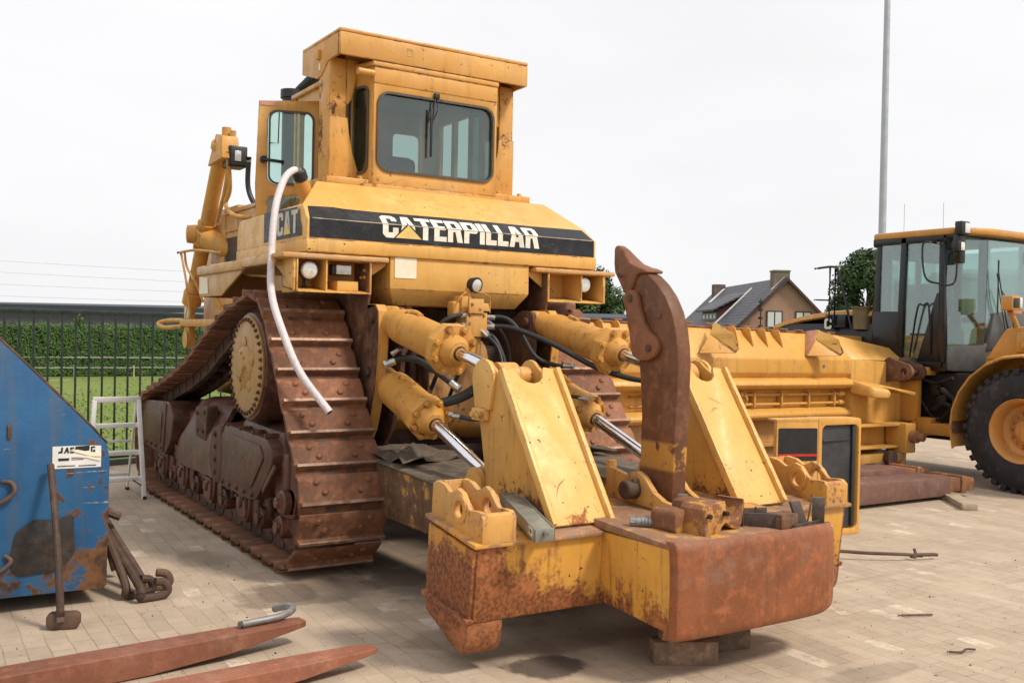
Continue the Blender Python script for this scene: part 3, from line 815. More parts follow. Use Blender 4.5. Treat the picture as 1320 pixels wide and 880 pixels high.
# chamfered corners and sides
for sgn in (0, 1):
    f = (lambda x: x) if sgn == 0 else mx
    p0, p1, p2 = V((f(3.18), 7.0, ZB)), V((f(3.10), 7.32, ZB)), V((f(3.10), 8.45, ZB))
    U = (p1-p0); L1 = U.length; U.normalize()
    dep = .04 if sgn == 0 else -.04
    cab.plate(p0, U, (0,0,1), [(.002,0),(L1,0),(L1,.90),(.002,.90)], -dep*-1 if sgn else -.04*-1, [rrect(.06,.10,L1-.045,.76,.06,4)], bev=.003)
    # side: window then the open doorway
    cab.plate(p1, (0,1,0), (0,0,1), [(0.002,0),(.22,0),(.22,.90),(0.002,.90)], .04 if sgn == 0 else -.04, [rrect(.04,.12,.20,.76,.05,4)], bev=.003)
    cab.box(min(f(3.10),f(3.14)), max(f(3.10),f(3.14)), 8.35, 8.41, ZB, ZT)
    cab.box(min(f(3.10),f(3.14)), max(f(3.10),f(3.14)), 7.541, 8.349, 3.52, ZT)
    if sgn: 
        cab.box(mx(3.14), mx(3.10), 7.541, 8.349, ZB, 2.98)
        cab.box(mx(3.14), mx(3.10), 8.06, 8.349, 2.981, 3.519)
        cab.box(mx(3.14), mx(3.10), 7.785, 7.835, 2.981, 3.519)
# front wall with two windows, floor, roof
cab.plate((3.10, 8.452, ZB), (1,0,0), (0,0,1), [(0,0),(1.26,0),(1.26,.90),(0,.90)], -.04, [rrect(.94,.15,1.225,.73,.05,3), rrect(.08,.12,.50,.80,.05,3)])
cab.pz(2.70, 2.76, [(3.18,6.99),(4.28,6.99),(mx(3.09),7.32),(mx(3.09),8.49),(3.09,8.49),(3.09,7.32)])
cab.pz(3.66, 3.70, [(3.17,6.99),(4.29,6.99),(mx(3.07),7.32),(mx(3.07),8.50),(3.07,8.50),(3.07,7.32)], bev=.01)
cab.box(3.10, 4.36, 6.985, 7.03, 2.72, 2.765, .004)
for p in ((3.60,3.53),(3.78,3.53)): cab.bolt((p[0], 6.955, p[1]), (0,-1,0), .008, .008)
cab.bolt((3.21,6.955,2.80),(0,-1,0),.012,.012)
cab.cyl((3.04,6.99,3.60),(3.175,6.99,3.60), .026, seg=12)
cabo = cab.done('cab', M['yellow'], dozer)
b = B()
def seal_ring(b, O, U, W, u0, v0, u1, v1, r, wd=.018, dep=.012):
    b.plate(O, U, W, rrect(u0-wd*.4, v0-wd*.4, u1+wd*.4, v1+wd*.4, r+.01, 5), dep, [rrect(u0+wd*.6, v0+wd*.6, u1-wd*.6, v1-wd*.6, r-.008, 5)])
seal_ring(b, (3.18, 6.998, ZB), (1,0,0), (0,0,1), .035,.115,1.065,.715,.09)
b.done('window_seal', M['seal'], cabo)
b = B(); b.plate((3.18, 7.015, ZB), (1,0,0), (0,0,1), rrect(.036,.116,1.064,.714,.088,5), -.006)
b.done('rear_window', M['glass'], cabo)
for sgn in (0, 1):
    f = (lambda x: x) if sgn == 0 else mx
    p0, p1 = V((f(3.18), 7.0, ZB)), V((f(3.10), 7.32, ZB)); U = (p1-p0); L1 = U.length; U.normalize()
    n = V((U.y, -U.x, 0)) * (-1 if sgn == 0 else 1)   # outwards
    b = B(); b.plate(p0-n*.02, U, (0,0,1), rrect(.062,.102,L1-.047,.758,.058,4), .005 if sgn == 0 else -.005)
    b.done('corner_window', M['glass'], cabo)
    b = B(); seal_ring(b, p0+n*.003, U, (0,0,1), .06,.10,L1-.045,.76,.06, dep=-.008 if sgn == 0 else .008); b.done('window_seal', M['seal'], cabo)
    b = B(); xx = f(3.12); b.box(xx-.003, xx+.003, 7.361, 7.519, ZB+.121, ZB+.759); b.done('side_window', M['glass'], cabo)
# interior: seat, console, ceiling lining
b = B(); b.box(3.36, 3.78, 7.45, 7.95, 2.78, 2.94, .05); b.box(3.36, 3.74, 7.34, 7.46, 2.85, 3.07, .08)
b.box(3.2, 4.28, 7.1, 8.36, 3.645, 3.655); b.box(3.3, 4.15, 8.0, 8.38, 2.78, 2.90, .03)
b.box(4.12, 4.30, 7.08, 7.30, 3.50, 3.56, .02); b.tube([(4.25,7.10,3.5),(4.15,7.09,3.42),(4.0,7.1,3.5),(3.95,7.1,3.58)], .008, 6)
b.done('cab_seat', M['interior'], cabo)
b = B(); b.tube([(3.70,6.985,3.50),(3.68,6.972,3.35),(3.66,6.972,3.22)], .006, 6); b.tube([(3.72,6.985,3.50),(3.71,6.972,3.38),(3.665,6.972,3.28)], .005, 6)
b.box(3.655, 3.672, 6.968, 6.982, 3.02, 3.40, .002); b.box(3.69, 3.735, 6.97, 7.0, 3.48, 3.525, .006)
b.done('wiper', M['black'], cabo)
# open door
H = V((3.06, 7.78, 2.22)); E_ = V((2.60, 7.94, 2.22)); U = (E_-H); DL = U.length; U.normalize()
b = B()
b.plate(H, U, (0,0,1), [(0,.0),(DL,.0),(DL+.02,.6),(DL,1.27),(0,1.30)], .035, [rrect(.05,.60,DL-.075,1.20,.07,5), roundpoly([(.05,.40),(DL-.08,.30),(DL-.08,.50),(.05,.53)], .03)], bev=.004)
door = b.done('open_door', M['yellow'], cabo, label='cab door swung open to the left')
b = B(); b.plate(H+V((0,-.016,0)), U, (0,0,1), rrect(.05,.60,DL-.075,1.20,.07,5), .006, [rrect(.066,.616,DL-.091,1.184,.06,5)])
b.tube([H+U*(DL-.08)+V((0,-.02,.93)), H+U*(DL-.15)+V((0,-.02,.93)), H+U*(DL-.155)+V((0,-.02,1.18))], .006, 6, smooth=0)
b.done('window_seal', M['seal'], door)
b = B(); b.plate(H+V((0,.012,0)), U, (0,0,1), rrect(.052,.602,DL-.077,1.198,.068,5), .005)
b.plate(H+V((0,.012,0)), U, (0,0,1), [(.05,.40),(DL-.08,.30),(DL-.08,.50),(.05,.53)], .005)
b.done('door_window', M['glass_clear'], door)
b = B(); q = H+U*(DL-.035)+V((-.005,-.03,.79)); b.cyl(q, q+V((0,-.03,0)), .03, seg=14); b.obox(q+V((.07,-.035,-.005)), (1,-.1,-.05), (.014,.012,.09), .005)
b.done('door_handle', M['black'], door)
b = B(); b.plate(H+U*(DL-.01)+V((0,-.003,1.235)), -U, (0,0,1), [(0,0),(.13,0),(.13,.032),(0,.032)], .002); b.done('red_label', plain('label_red', (.62,.30,.22), .5), door)

# ------------------------------------------------------------------ roll-over frame
def rops(f, s, par):
    b = B()
    x0, x1 = f(2.90), f(3.04); x0, x1 = min(x0,x1), max(x0,x1)
    b.box(x0, x1, 7.19, 7.41, 2.80, 3.73, .014)
    o = [(3.04,3.73),(3.15,3.73),(3.11,3.52),(3.085,3.43),(3.06,3.39),(3.04,3.38)]
    if s: o = [(mx(p[0]), p[1]) for p in o]
    b.py(7.20, 7.24, o, bev=.003)
    o = [(2.902,2.80),(3.165,2.80),(3.13,2.90),(3.09,3.02),(3.06,3.16),(3.045,3.28),(2.902,3.28)]
    if s: o = [(mx(p[0]), p[1]) for p in o]
    b.py(7.178, 7.22, o, bev=.003)
    xa, xb = min(f(2.82), f(3.17)), max(f(2.82), f(3.17))
    b.box(xa, xb, 7.03, 7.46, 2.745, 2.80, .008)
    b.bolt((f(2.90), 7.08, 2.80), (0,0,1), .02, .02); b.bolt((f(3.11), 7.07, 2.80), (0,0,1), .02, .02)
    b.bolt((f(2.975), 7.19, 3.60), (0,-1,0), .014, .014)
    b.done('rops_post', M['yellow_post'], par)
CS = [(7.022,3.705),(7.022,3.874),(7.76,3.874),(7.76,3.70),(7.44,3.605),(7.36,3.615),(7.29,3.65),(7.22,3.70),(7.16,3.705)]
b = B()
b.box(2.893, 4.567, 6.985, 7.77, 3.875, 3.905, .012)
b.box(2.895, 4.565, 6.99, 7.02, 3.705, 3.876, .008)
b.box(2.916, 4.544, 7.74, 7.765, 3.70, 3.876, .006)
b.plate((2.893, 0, 0), (0,1,0), (0,0,1), CS, .02, bev=.003)
b.plate((4.547, 0, 0), (0,1,0), (0,0,1), CS, .02, bev=.003)
b.box(3.05, 4.41, 7.25, 7.70, 3.74, 3.80, .01)
b.box(2.868, 2.895, 7.37, 7.41, 3.74, 3.82, .008)
ro = b.done('canopy_roof', M['yellow'], dozer)
rops(lambda x: x, 0, ro); rops(mx, 1, ro)
b = B(); b.box(2.886, 2.892, 7.36, 7.385, 3.66, 3.71); b.done('reflector', M['cream'], ro)
w = B()   # faint D on the rear edge of the canopy
w.plate((3.45, 6.9885, 3.775), (1,0,0), (0,0,1), [(0,0),(.035,0),(.05,.012),(.05,.048),(.035,.06),(0,.06)], .001, [[(.01,.01),(.032,.01),(.04,.017),(.04,.043),(.032,.05),(.01,.05)]])
w.done('faint_letter', plain('faded_letter', (.50,.30,.08), .5), ro)

# ------------------------------------------------------------------ rear case between the tracks
b = B()
b.box(3.20, 4.26, 6.75, 9.5, .62, 1.55, .06)
b.box(3.05, 4.41, 7.0, 9.0, .9, 1.30, .05)
b.box(2.98, 4.48, 6.95, 8.0, 1.30, 1.84, .02)
b.done('main_case', M['darkcase'], dozer)
b = B()
b.px(3.46, 4.00, roundpoly([(6.76,1.62),(6.62,1.55),(6.52,1.20),(6.56,.92),(6.76,.80)], .08), bev=.02)
b.px(3.16, 3.46, roundpoly([(6.76,1.30),(6.58,1.22),(6.58,1.0),(6.76,.9)], .04), bev=.02)
b.px(4.00, 4.30, roundpoly([(6.76,1.30),(6.58,1.22),(6.58,1.0),(6.76,.9)], .04), bev=.02)
b.box(3.1, 4.36, 6.66, 6.80, .66, .80, .02, m=1)
for x in (3.22, 3.36, 4.1, 4.24):
    b.bolt((x, 6.58, 1.13), (0,-1,0), .022, .02)
b.cyl((3.40,6.70,1.0),(3.40,6.70,1.52), .035, seg=12, m=1); b.cyl((3.50,6.6,1.15),(3.47,6.62,1.5), .05, seg=12, m=1)
b.cyl((3.36,6.72,1.78),(3.36,6.72,1.86), .035, seg=12); b.cyl((3.36,6.72,1.70),(3.36,6.72,1.80), .025, seg=10, m=2)
b.done('ripper_mounting', [M['yellow_case'], M['chain'], M['fitting']], dozer)
for s in (0, 1):
    fx = (lambda b: b) if s == 0 else (lambda b: b.mirror_x(XC))
    b = B()
    pr = roundpoly([(6.38,1.82),(6.56,1.83),(6.80,1.70),(7.05,1.6),(7.05,.8),(6.72,.72),(6.52,.95),(6.40,1.25),(6.36,1.6)], .05)
    b.px(2.965, 3.03, pr, bev=.006)
    b.px(3.155, 3.19, [(q[0]+.02, q[1]) for q in pr], bev=.006)
    br = fx(b).done('cylinder_bracket', M['bracket'], dozer)
    b = B()
    e1 = [(6.62,1.80),(6.54,1.84),(6.42,1.835),(6.372,1.79),(6.352,1.6),(6.392,1.25),(6.51,.95),(6.66,.78)]; e2 = [(y+.014, z-.004) for y, z in e1]
    b.px(2.963, 3.034, e1 + e2[::-1])
    fx(b).done('bracket_rim', M['yellow_cyl'], br)
    b = B(); b.cyl((2.935, 6.47, 1.74), (3.22, 6.47, 1.74), .036, seg=18, ch=.008); fx(b).done('hinge_pin', M['bracket'], br)
    b = B(); b.cyl((2.935, 6.52, 1.36), (3.22, 6.52, 1.36), .036, seg=18, ch=.008); fx(b).done('hinge_pin', M['chain'], br)
# ------------------------------------------------------------------ ripper box
b = B()
prof = [(4.055,.640),(4.53,.700),(4.555,.305),(4.095,.262)]
b.px(2.425, 5.035, prof, bev=.012)
# ledge along the foot of each end
box = b.done('ripper_box', M['yellow_box'], dozer)
for s in (0, 1):
    fx = (lambda b: b) if s == 0 else (lambda b: b.mirror_x(XC))
    b = B()
    b.px(2.404, 2.424, [(4.070,.615),(4.52,.680),(4.545,.325),(4.105,.285)], bev=.004)
    b.px(2.385, 2.43, [(4.088,.283),(4.56,.333),(4.57,.303),(4.098,.253)], bev=.01)
    b.px(2.40, 2.60, roundpoly([(4.10,.266),(4.55,.310),(4.54,.235),(4.33,.150),(4.24,.105),(4.145,.100),(4.115,.15)], [0,0,.02,.03,.03,.04,.02]), bev=.012)
    fx(b).done('end_plate', M['yellow_boxend'], box)
    # top rim
    b = B()
    sl = .126
    def zt(y): return .640 + (y-4.055)*sl
    b.px(2.39, 3.16, [(4.03,zt(4.03)-.006),(4.54,zt(4.54)+.001),(4.54,zt(4.54)+.024),(4.03,zt(4.03)+.016)], bev=.006)
    fx(b).done('box_top', M['deck'], box)
    # twin lug pocket
    def lug_prof(y0):
        return [(4.03,zt(4.03)+.01),(4.03,.775),(4.06,.80),(4.10,.80),(4.16,.795),(4.20,.83),(4.235,.868),(4.285,.885),(4.33,.862),(4.36,.855),(4.42,.885),(4.50,.895),(4.535,.88),(4.545,zt(4.545)+.015)]
    b = B()
    hole = [circ(4.26, .785, .042, 18)]
    b.px(2.43, 2.462, lug_prof(0), holes=hole, bev=.007)
    b.px(2.590, 2.622, lug_prof(0), holes=hole, bev=.007)
    b.hexa([(2.455,4.03,zt(4.03)+.01),(2.60,4.03,zt(4.03)+.01),(2.60,4.065,.67),(2.455,4.065,.67),(2.455,4.03,.785),(2.60,4.03,.785),(2.60,4.065,.795),(2.455,4.065,.795)], .004)
    b.hexa([(2.455,4.51,.70),(2.60,4.51,.70),(2.60,4.545,.70),(2.455,4.545,.70),(2.455,4.51,.892),(2.60,4.51,.892),(2.60,4.545,.885),(2.455,4.545,.885)], .004)
    for xx in (2.425, 2.616):
        b.plate((xx, 0, 0), (0,1,0), (0,0,1), circ(4.26,.785,.075,20), .012, [circ(4.26,.785,.042,18)], bev=.003)
    fx(b).done('pin_lug', M['yellow_boxtop'], box)
# middle top plate and the push block
b = B()
b.hexa([(3.16,3.53,.650),(4.30,3.53,.650),(4.30,4.56,.66),(3.16,4.56,.66),(3.16,3.53,.672),(4.30,3.53,.672),(4.30,4.56,.724),(3.16,4.56,.724)], .004)
b.done('box_top', M['deck'], box)
b = B()
b.hexa([(3.175,3.52,.245),(4.26,3.52,.245),(4.26,4.09,.285),(3.175,4.09,.285),(3.16,3.52,.655),(4.28,3.52,.655),(4.28,4.06,.648),(3.16,4.06,.648)], .01)
b.done('push_block_frame', M['yellow_box'], box)
# bent push plate: swept round the right-hand end
plan = [(3.150, 3.525), (3.158, 3.495), (3.19, 3.476), (3.4, 3.464), (3.6, 3.460), (3.8,3.462), (4.0, 3.468), (4.18, 3.485), (4.28, 3.515), (4.345, 3.57), (4.37, 3.65)]
zprof = [(.224, .045), (.226, .02), (.240, .006), (.27, .001), (.34, .0), (.45, -.003), (.56, .0), (.64, .005), (.672, .014), (.690, .034)]
plan = [(p.x, p.y) for p in catmull([(a, c, 0) for a, c in plan], 4)]
PL = [0]
for i in range(1, len(plan)): PL.append(PL[-1]+math.hypot(plan[i][0]-plan[i-1][0], plan[i][1]-plan[i-1][1]))
rows = []
for i, (x, y) in enumerate(plan):
    u = i/(len(plan)-1)
    row = []
    for z, inn in zprof:
        # the lower and upper right corners are rounded off
        zc = .455
        s_ = PL[i]/PL[-1]; tt = max(0, (s_-.76)/.24); q_ = 1-math.sqrt(max(0, 1-(tt*.97)**2))
        zz = zc + (z-zc)*(1-(.62 if z < zc else .22)*q_)
        row.append((x, y + inn, zz))
    rows.append(row)
b = B(); b.shell(rows, .045)
b.done('push_plate', M['push'], box, sharp=60)

# ------------------------------------------------------------------ ripper towers
def tower(s):
    fx = (lambda b: b) if s == 0 else (lambda b: b.mirror_x(XC))
    xo, xi = 2.885, 3.275
    out = [(4.13,.675),(4.20,.685),(4.745,1.38),(4.70,1.45)]
    # side plates
    prof = [(4.17,.672),(4.80,.74),(4.945,1.33)] + [(4.85+.10*math.cos(math.radians(a)), 1.40+.10*math.sin(math.radians(a))) for a in (-10,15,40,65,90,115,140)] + [(4.70,1.42),(4.62,1.33)]
    b = B()
    b.px(xo+.035, xo+.06, prof, bev=.004)
    b.px(xi-.06, xi-.035, prof, bev=.004)
    b.hexa([(xo+.06,4.70,.73),(xi-.06,4.70,.73),(xi-.06,4.78,.74),(xo+.06,4.78,.74),(xo+.06,4.84,1.22),(xi-.06,4.84,1.22),(xi-.06,4.90,1.24),(xo+.06,4.90,1.24)])
    tw = fx(b).done('ripper_tower', M['yellow_armside'], dozer)
    # outer cheek round the pin
    b = B()
    ck = [(4.84+.115*math.cos(math.radians(a)), 1.39+.115*math.sin(math.radians(a))) for a in range(-20,200,20)] + [(4.76,1.22),(4.92,1.22)]
    b.px(xo+.012, xo+.036, ck, bev=.004)
    b.box(xo-.005, xo+.036, 4.79, 4.93, 1.155, 1.225, .008); 
    for y in (4.82, 4.89): b.bolt((xo-.005, y, 1.19), (-1,0,0), .018, .022)
    fx(b).done('pin_cheek', M['yellow_arm'], tw)
    # sloping front plate with a scalloped top, plus edge flanges
    d = V((0, 4.66-4.135, 1.44-.672)); L = d.length; U = V((1,0,0)); W = d.normalized()
    wd = xi-xo
    o = [(0,0),(wd,0),(wd,L),(wd*.76,L+.015)] + [(wd*.5+.085*math.cos(math.radians(a)), L-.015+.075*math.sin(math.radians(a))) for a in (0,-30,-60,-90,-120,-150,-180)] + [(wd*.24,L+.015),(0,L)]
    b = B(); b.plate((xo, 4.135, .672), U, W, o, .022, bev=.003)
    fx(b).done('front_plate', M['yellow_arm'], tw)
    b = B()
    nrm = U.cross(W).normalized()
    for x in (xo-.002, xi-.028):
        b.plate((x, 4.135, .672), U, W, [(0,0),(.030,0),(.030,L),(0,L)], -.028 if False else .05, bev=.004)
    fx(b).done('edge_flange', M['yellow_arm'], tw)
    b = B()
    b.cyl((xo+.05,4.85,1.40),(xi-.05,4.85,1.40), .06, seg=20); b.cyl((xo+.10,4.85,1.40),(xi-.16,4.85,1.40), .085, seg=20)
    fx(b).done('tower_pin', M['yellow_cyl'], tw)
tower(0); tower(1)

# ------------------------------------------------------------------ shank with tooth and shin guard
SX0, SX1 = 3.675, 3.775
def P2(*pts): return [(p[0], p[1]) for p in pts]
sh = [(4.405,.70),(4.385,.95),(4.38,1.2),(4.40,1.42),(4.42,1.55),(4.425,1.62),(4.43,1.75),(4.45,1.84),(4.48,1.90),(4.46,1.97),(4.40,2.02),(4.34,1.995),(4.27,1.945),(4.20,1.875),(4.145,1.79),(4.11,1.70),(4.09,1.60),(4.08,1.50),(4.085,1.35),(4.09,1.20),(4.10,.95),(4.11,.70)]
b = B(); b.px(SX0, SX1, sh, bev=.014)
b.lathe((SX0, 4.24, 1.77), (-1,0,0), [(0,.022),(.010,.018),(.010,0)], 14, cap=False)
shank = b.done('ripper_shank', M['shank_low'], dozer, label='rusty curved ripper shank pointing its tooth skywards')
b = B()
tooth = [(4.50,1.87),(4.545,1.905),(4.58,1.955),(4.63,2.02),(4.655,2.075),(4.675,2.13),(4.69,2.165),(4.675,2.185),(4.64,2.18),(4.60,2.155),(4.55,2.11),(4.50,2.07),(4.43,2.045),(4.39,2.037),(4.345,2.022),(4.35,2.005),(4.39,2.008),(4.43,2.00),(4.46,1.95),(4.485,1.90)]
tb = bmesh.new(); cx_ = (SX0+SX1)/2
def tw_(z): return .066 - .046*max(0, min(1, (z-2.03)/.15))
Ls = [tb.verts.new((cx_-tw_(z), y, z)) for y, z in tooth]; Rs = [tb.verts.new((cx_+tw_(z), y, z)) for y, z in tooth]
tb.faces.new(Ls); tb.faces.new(Rs)
for i in range(len(tooth)): tb.faces.new((Ls[i-1], Ls[i], Rs[i], Rs[i-1]))
b._add(tb, .012)
b.done('tooth', M['shank'], shank, sharp=50)
b = B(); b.cyl((SX0-.036,4.56,2.0),(SX0-.025,4.56,2.0),.016,seg=10,m=0); b.done('tooth_pin', M['chain'], shank)
b = B()
gd = [(4.53,1.87),(4.50,1.80),(4.47,1.70),(4.445,1.60),(4.435,1.54),(4.37,1.51),(4.29,1.515),(4.235,1.54),(4.205,1.59),(4.235,1.645),(4.30,1.68),(4.35,1.74),(4.38,1.81),(4.40,1.88),(4.43,1.915),(4.49,1.91)]
b.px(SX0-.038, SX0-.002, roundpoly(gd, .02, 2), bev=.010)
b.px(SX1+.002, SX1+.038, roundpoly(gd, .02, 2), bev=.010)
b.px(SX0-.02, SX1+.02, [(4.53,1.87),(4.50,1.79),(4.47,1.69),(4.448,1.60),(4.44,1.53),(4.41,1.53),(4.42,1.62),(4.44,1.71),(4.47,1.80),(4.50,1.86)], bev=.006)
gdo = b.done('shin_guard', M['shank'], shank)
for q in ((4.285,1.585),(4.455,1.865)):
    b = B(); b.cyl((SX0-.046,*q),(SX0-.037,*q), .022, seg=14); b.done('guard_pin', M['chain'], gdo)

# shank socket on the box
b = B()
so = [(3.92,.70),(4.0,.755),(4.08,.765),(4.16,.80),(4.24,.875),(4.30,.90),(4.36,.89),(4.40,.87),(4.56,.90),(4.56,.72)]
b.px(3.585, 3.625, [(p[0], p[1]) for p in so], holes=[circ(4.31,.80,.04,16)], bev=.008)
b.px(3.825, 3.865, [(p[0], p[1]) for p in so], bev=.008)
b.pz(.675, .750, roundpoly([(3.585,3.93),(3.62,3.87),(3.83,3.87),(3.865,3.93),(3.865,4.09),(3.585,4.09)], .03), [[(3.63,3.95),(3.82,3.95),(3.82,4.07),(3.63,4.07)]], bev=.008)
b.box(3.60, 3.66, 4.565, 4.60, .72, .93, .01)
so_ = b.done('shank_socket', M['yellow_boxtop'], dozer)
b = B(); b.cyl((3.50,4.31,.80),(3.60,4.31,.80),.052,seg=18,ch=.008); b.cyl((3.60,4.31,.80),(3.66,4.31,.80),.036,seg=14); b.box(3.545,3.59,4.275,4.30,.83,.86,.004)
b.done('socket_pin', M['tool'], so_)

# ------------------------------------------------------------------ ripper cylinders
def ram(xc_, A, G, E, r, rg, eye, label, octo=True, mir=False):
    """pin A, gland G, rod end E in the plane x = xc_"""
    fx = (lambda b: b.mirror_x(XC)) if mir else (lambda b: b)
    a, g, e = V((xc_, *A)), V((xc_, *G)), V((xc_, *E)); d = (g-a).normalized(); L = (g-a).length
    b = B()
    b.lathe(a, d, [(.0,.05),(.02,r*.80),(.20,r*.80),(.225,r*.84),(.23,r),(.26,r*1.03),(L-.16,r*1.03),(L-.15,r*1.08),(L-.05,r*1.10)], 32)
    b.cyl(a+V((-.075,0,0)), a+V((.075,0,0)), r*.80, seg=24, ch=.01)
    b.tube([a+d*.35+V((-.03,0,0))+basis(d)[1]*r*1.02, a+d*.42+basis(d)[1]*r*1.08, a+d*.50+basis(d)[1]*r*1.02], .02, 8)
    c = fx(b).done('ripper_cylinder', M['yellow_cyl'], dozer, label=label)
    b = B()
    n = 8 if octo else 6
    A_, B_, W = basis(d)
    def ring(h, rr, rot=PI/8): return [g + W*h + A_*rr*math.cos(2*PI*i/n+rot) + B_*rr*math.sin(2*PI*i/n+rot) for i in range(n)]
    t = bmesh.new()
    R0 = [t.verts.new(p) for p in ring(-.085, rg)]; R1 = [t.verts.new(p) for p in ring(0, rg)]
    for i in range(n): t.faces.new((R0[i], R0[(i+1)%n], R1[(i+1)%n], R1[i]))
    t.faces.new(R0); t.faces.new(R1)
    b._add(t, .006)
    b.lathe(g, d, [(0,.105),(.02,.098),(.045,.075),(.075,.068),(.08,.05)], 28)
    for i in range(8):
        an = 2*PI*i/8 + PI/8
        b.bolt(g + (A_*math.cos(an) + B_*math.sin(an))*rg*.82, d, .019, .02)
    fx(b).done('gland', M['yellow_cyl'], c)
    b = B(); b.cyl(g+d*.03, g+d*.085, .047, seg=24, m=1); b.cyl(g+d*.08, e-d*.04, .040, seg=28)
    fx(b).done('piston_rod', [M['chrome'], M['chain']], c)
    if eye:
        b = B(); b.cyl(e+V((-.07,0,0)), e+V((.07,0,0)), .075, seg=24, ch=.01); b.cyl(e+V((-.12,0,0)), e+V((.10,0,0)), .04, seg=16)
        b.px(e.x-.135, e.x-.09, roundpoly([(e.y-.16,e.z-.14),(e.y-.09,e.z+.02),(e.y-.03,e.z+.075),(e.y+.05,e.z+.06),(e.y+.10,e.z-.05),(e.y+.12,e.z-.14)], .04), bev=.008)
        b.px(e.x+.085, e.x+.12, roundpoly([(e.y-.16,e.z-.14),(e.y-.09,e.z+.02),(e.y-.03,e.z+.075),(e.y+.05,e.z+.06),(e.y+.10,e.z-.05),(e.y+.12,e.z-.14)], .04), bev=.008)
        fx(b).done('rod_eye', M['yellow_boxtop'], c)
for mir in (False, True):
    w_ = 'right' if mir else 'left'
    ram(3.08, (6.47,1.735), (5.50,1.535), (4.85,1.40), .118, .172, False, None, mir=mir)
    ram(3.08, (6.56,1.32), (5.80,1.075), (5.02,.80), .125, .150, True, None, mir=mir)

# draft arms from the tractor to the ripper box, with oily muck on top
b = B()
b.hexa([(2.88,4.62,.40),(3.42,4.62,.40),(3.42,6.55,.42),(2.88,6.75,.42),(2.86,4.55,.690),(3.44,4.55,.690),(3.44,6.60,.80),(2.86,6.80,.80)], .012)
dl = b.done('ripper_draft_arm', M['draftarm'], dozer)
b = B(); b.hexa([(2.85,4.55,.692),(3.46,4.55,.692),(3.46,6.62,.802),(2.85,6.82,.802),(2.85,4.55,.704),(3.46,4.55,.704),(3.46,6.62,.818),(2.85,6.82,.818)], .004)
rows = [[(2.86+.14*i+.05*math.sin(i*2.1+j), 5.75+.14*j+.06*i, .815+.03*math.sin(i*1.7+j*2.3)+.045*(1 if (i,j)==(2,2) else 0)) for i in range(5)] for j in range(5)]
b.shell(rows, .012)
b.done('muck_cover', rusty('oily_dirt_sheet', (.15,.115,.085), (.6,1.4), (.24,.19,.14), .4, .8, seed=3), dl)
for o in (dl,):
    c = o.copy(); COL.objects.link(c); c.parent = dozer; c.matrix_basis = Matrix.Diagonal((-1,1,1,1))
    for ch in [x for x in COL.objects if x.parent == o]:
        q = ch.copy(); COL.objects.link(q); q.parent = c
b = B(); b.cyl((2.95,4.9,.58),(4.51,4.9,.58),.11,seg=20); b.box(3.45,4.0,5.0,5.3,.50,.56,.01)
b.done('cross_tube', M['yellow_case'], dozer)

# ------------------------------------------------------------------ valve block, hoses, small work lamp
b = B()
b.box(3.66, 3.84, 6.36, 6.52, 1.62, 1.80, .006); b.box(3.67, 3.80, 6.345, 6.36, 1.79, 1.90, .004)
b.box(3.64, 3.70, 6.40, 6.52, 1.78, 1.92, .01); b.box(3.78, 3.86, 6.35, 6.50, 1.81, 1.87, .006)
b.box(3.74, 3.82, 6.40, 6.60, 1.42, 1.63, .02); b.box(3.58,3.66,6.42,6.52,1.76,1.88,.02)
b.cyl((3.72,6.44,1.90),(3.72,6.44,1.98),.025,seg=10)
for p in ((3.69,1.78),(3.81,1.78),(3.69,1.65),(3.81,1.65),(3.69,1.72),(3.70,1.86),(3.77,1.83)): b.bolt((p[0], 6.36 if p[1]<1.8 else 6.345, p[1]), (0,-1,0), .008, .009)
b.tube([(3.70,6.42,1.96),(3.60,6.36,1.90),(3.56,6.38,1.80)], .005, 6); b.tube([(3.76,6.42,1.96),(3.84,6.34,1.92),(3.86,6.36,1.80)], .005, 6)
vb = b.done('valve_block', M['yellow'], dozer)
b = B()
b.lathe((3.755, 6.42, 2.005), (.25,-1,-.15), [(-.05,.02),(-.03,.05),(.02,.06),(.03,.06),(.032,.05)], 24)
b.lathe((3.762, 6.393, 2.0), (.25,-1,-.15), [(0,.052),(.008,.04),(.012,0)], 24, m=1, cap=False)
b.done('small_work_lamp', [M['black'], M['lens']], vb)
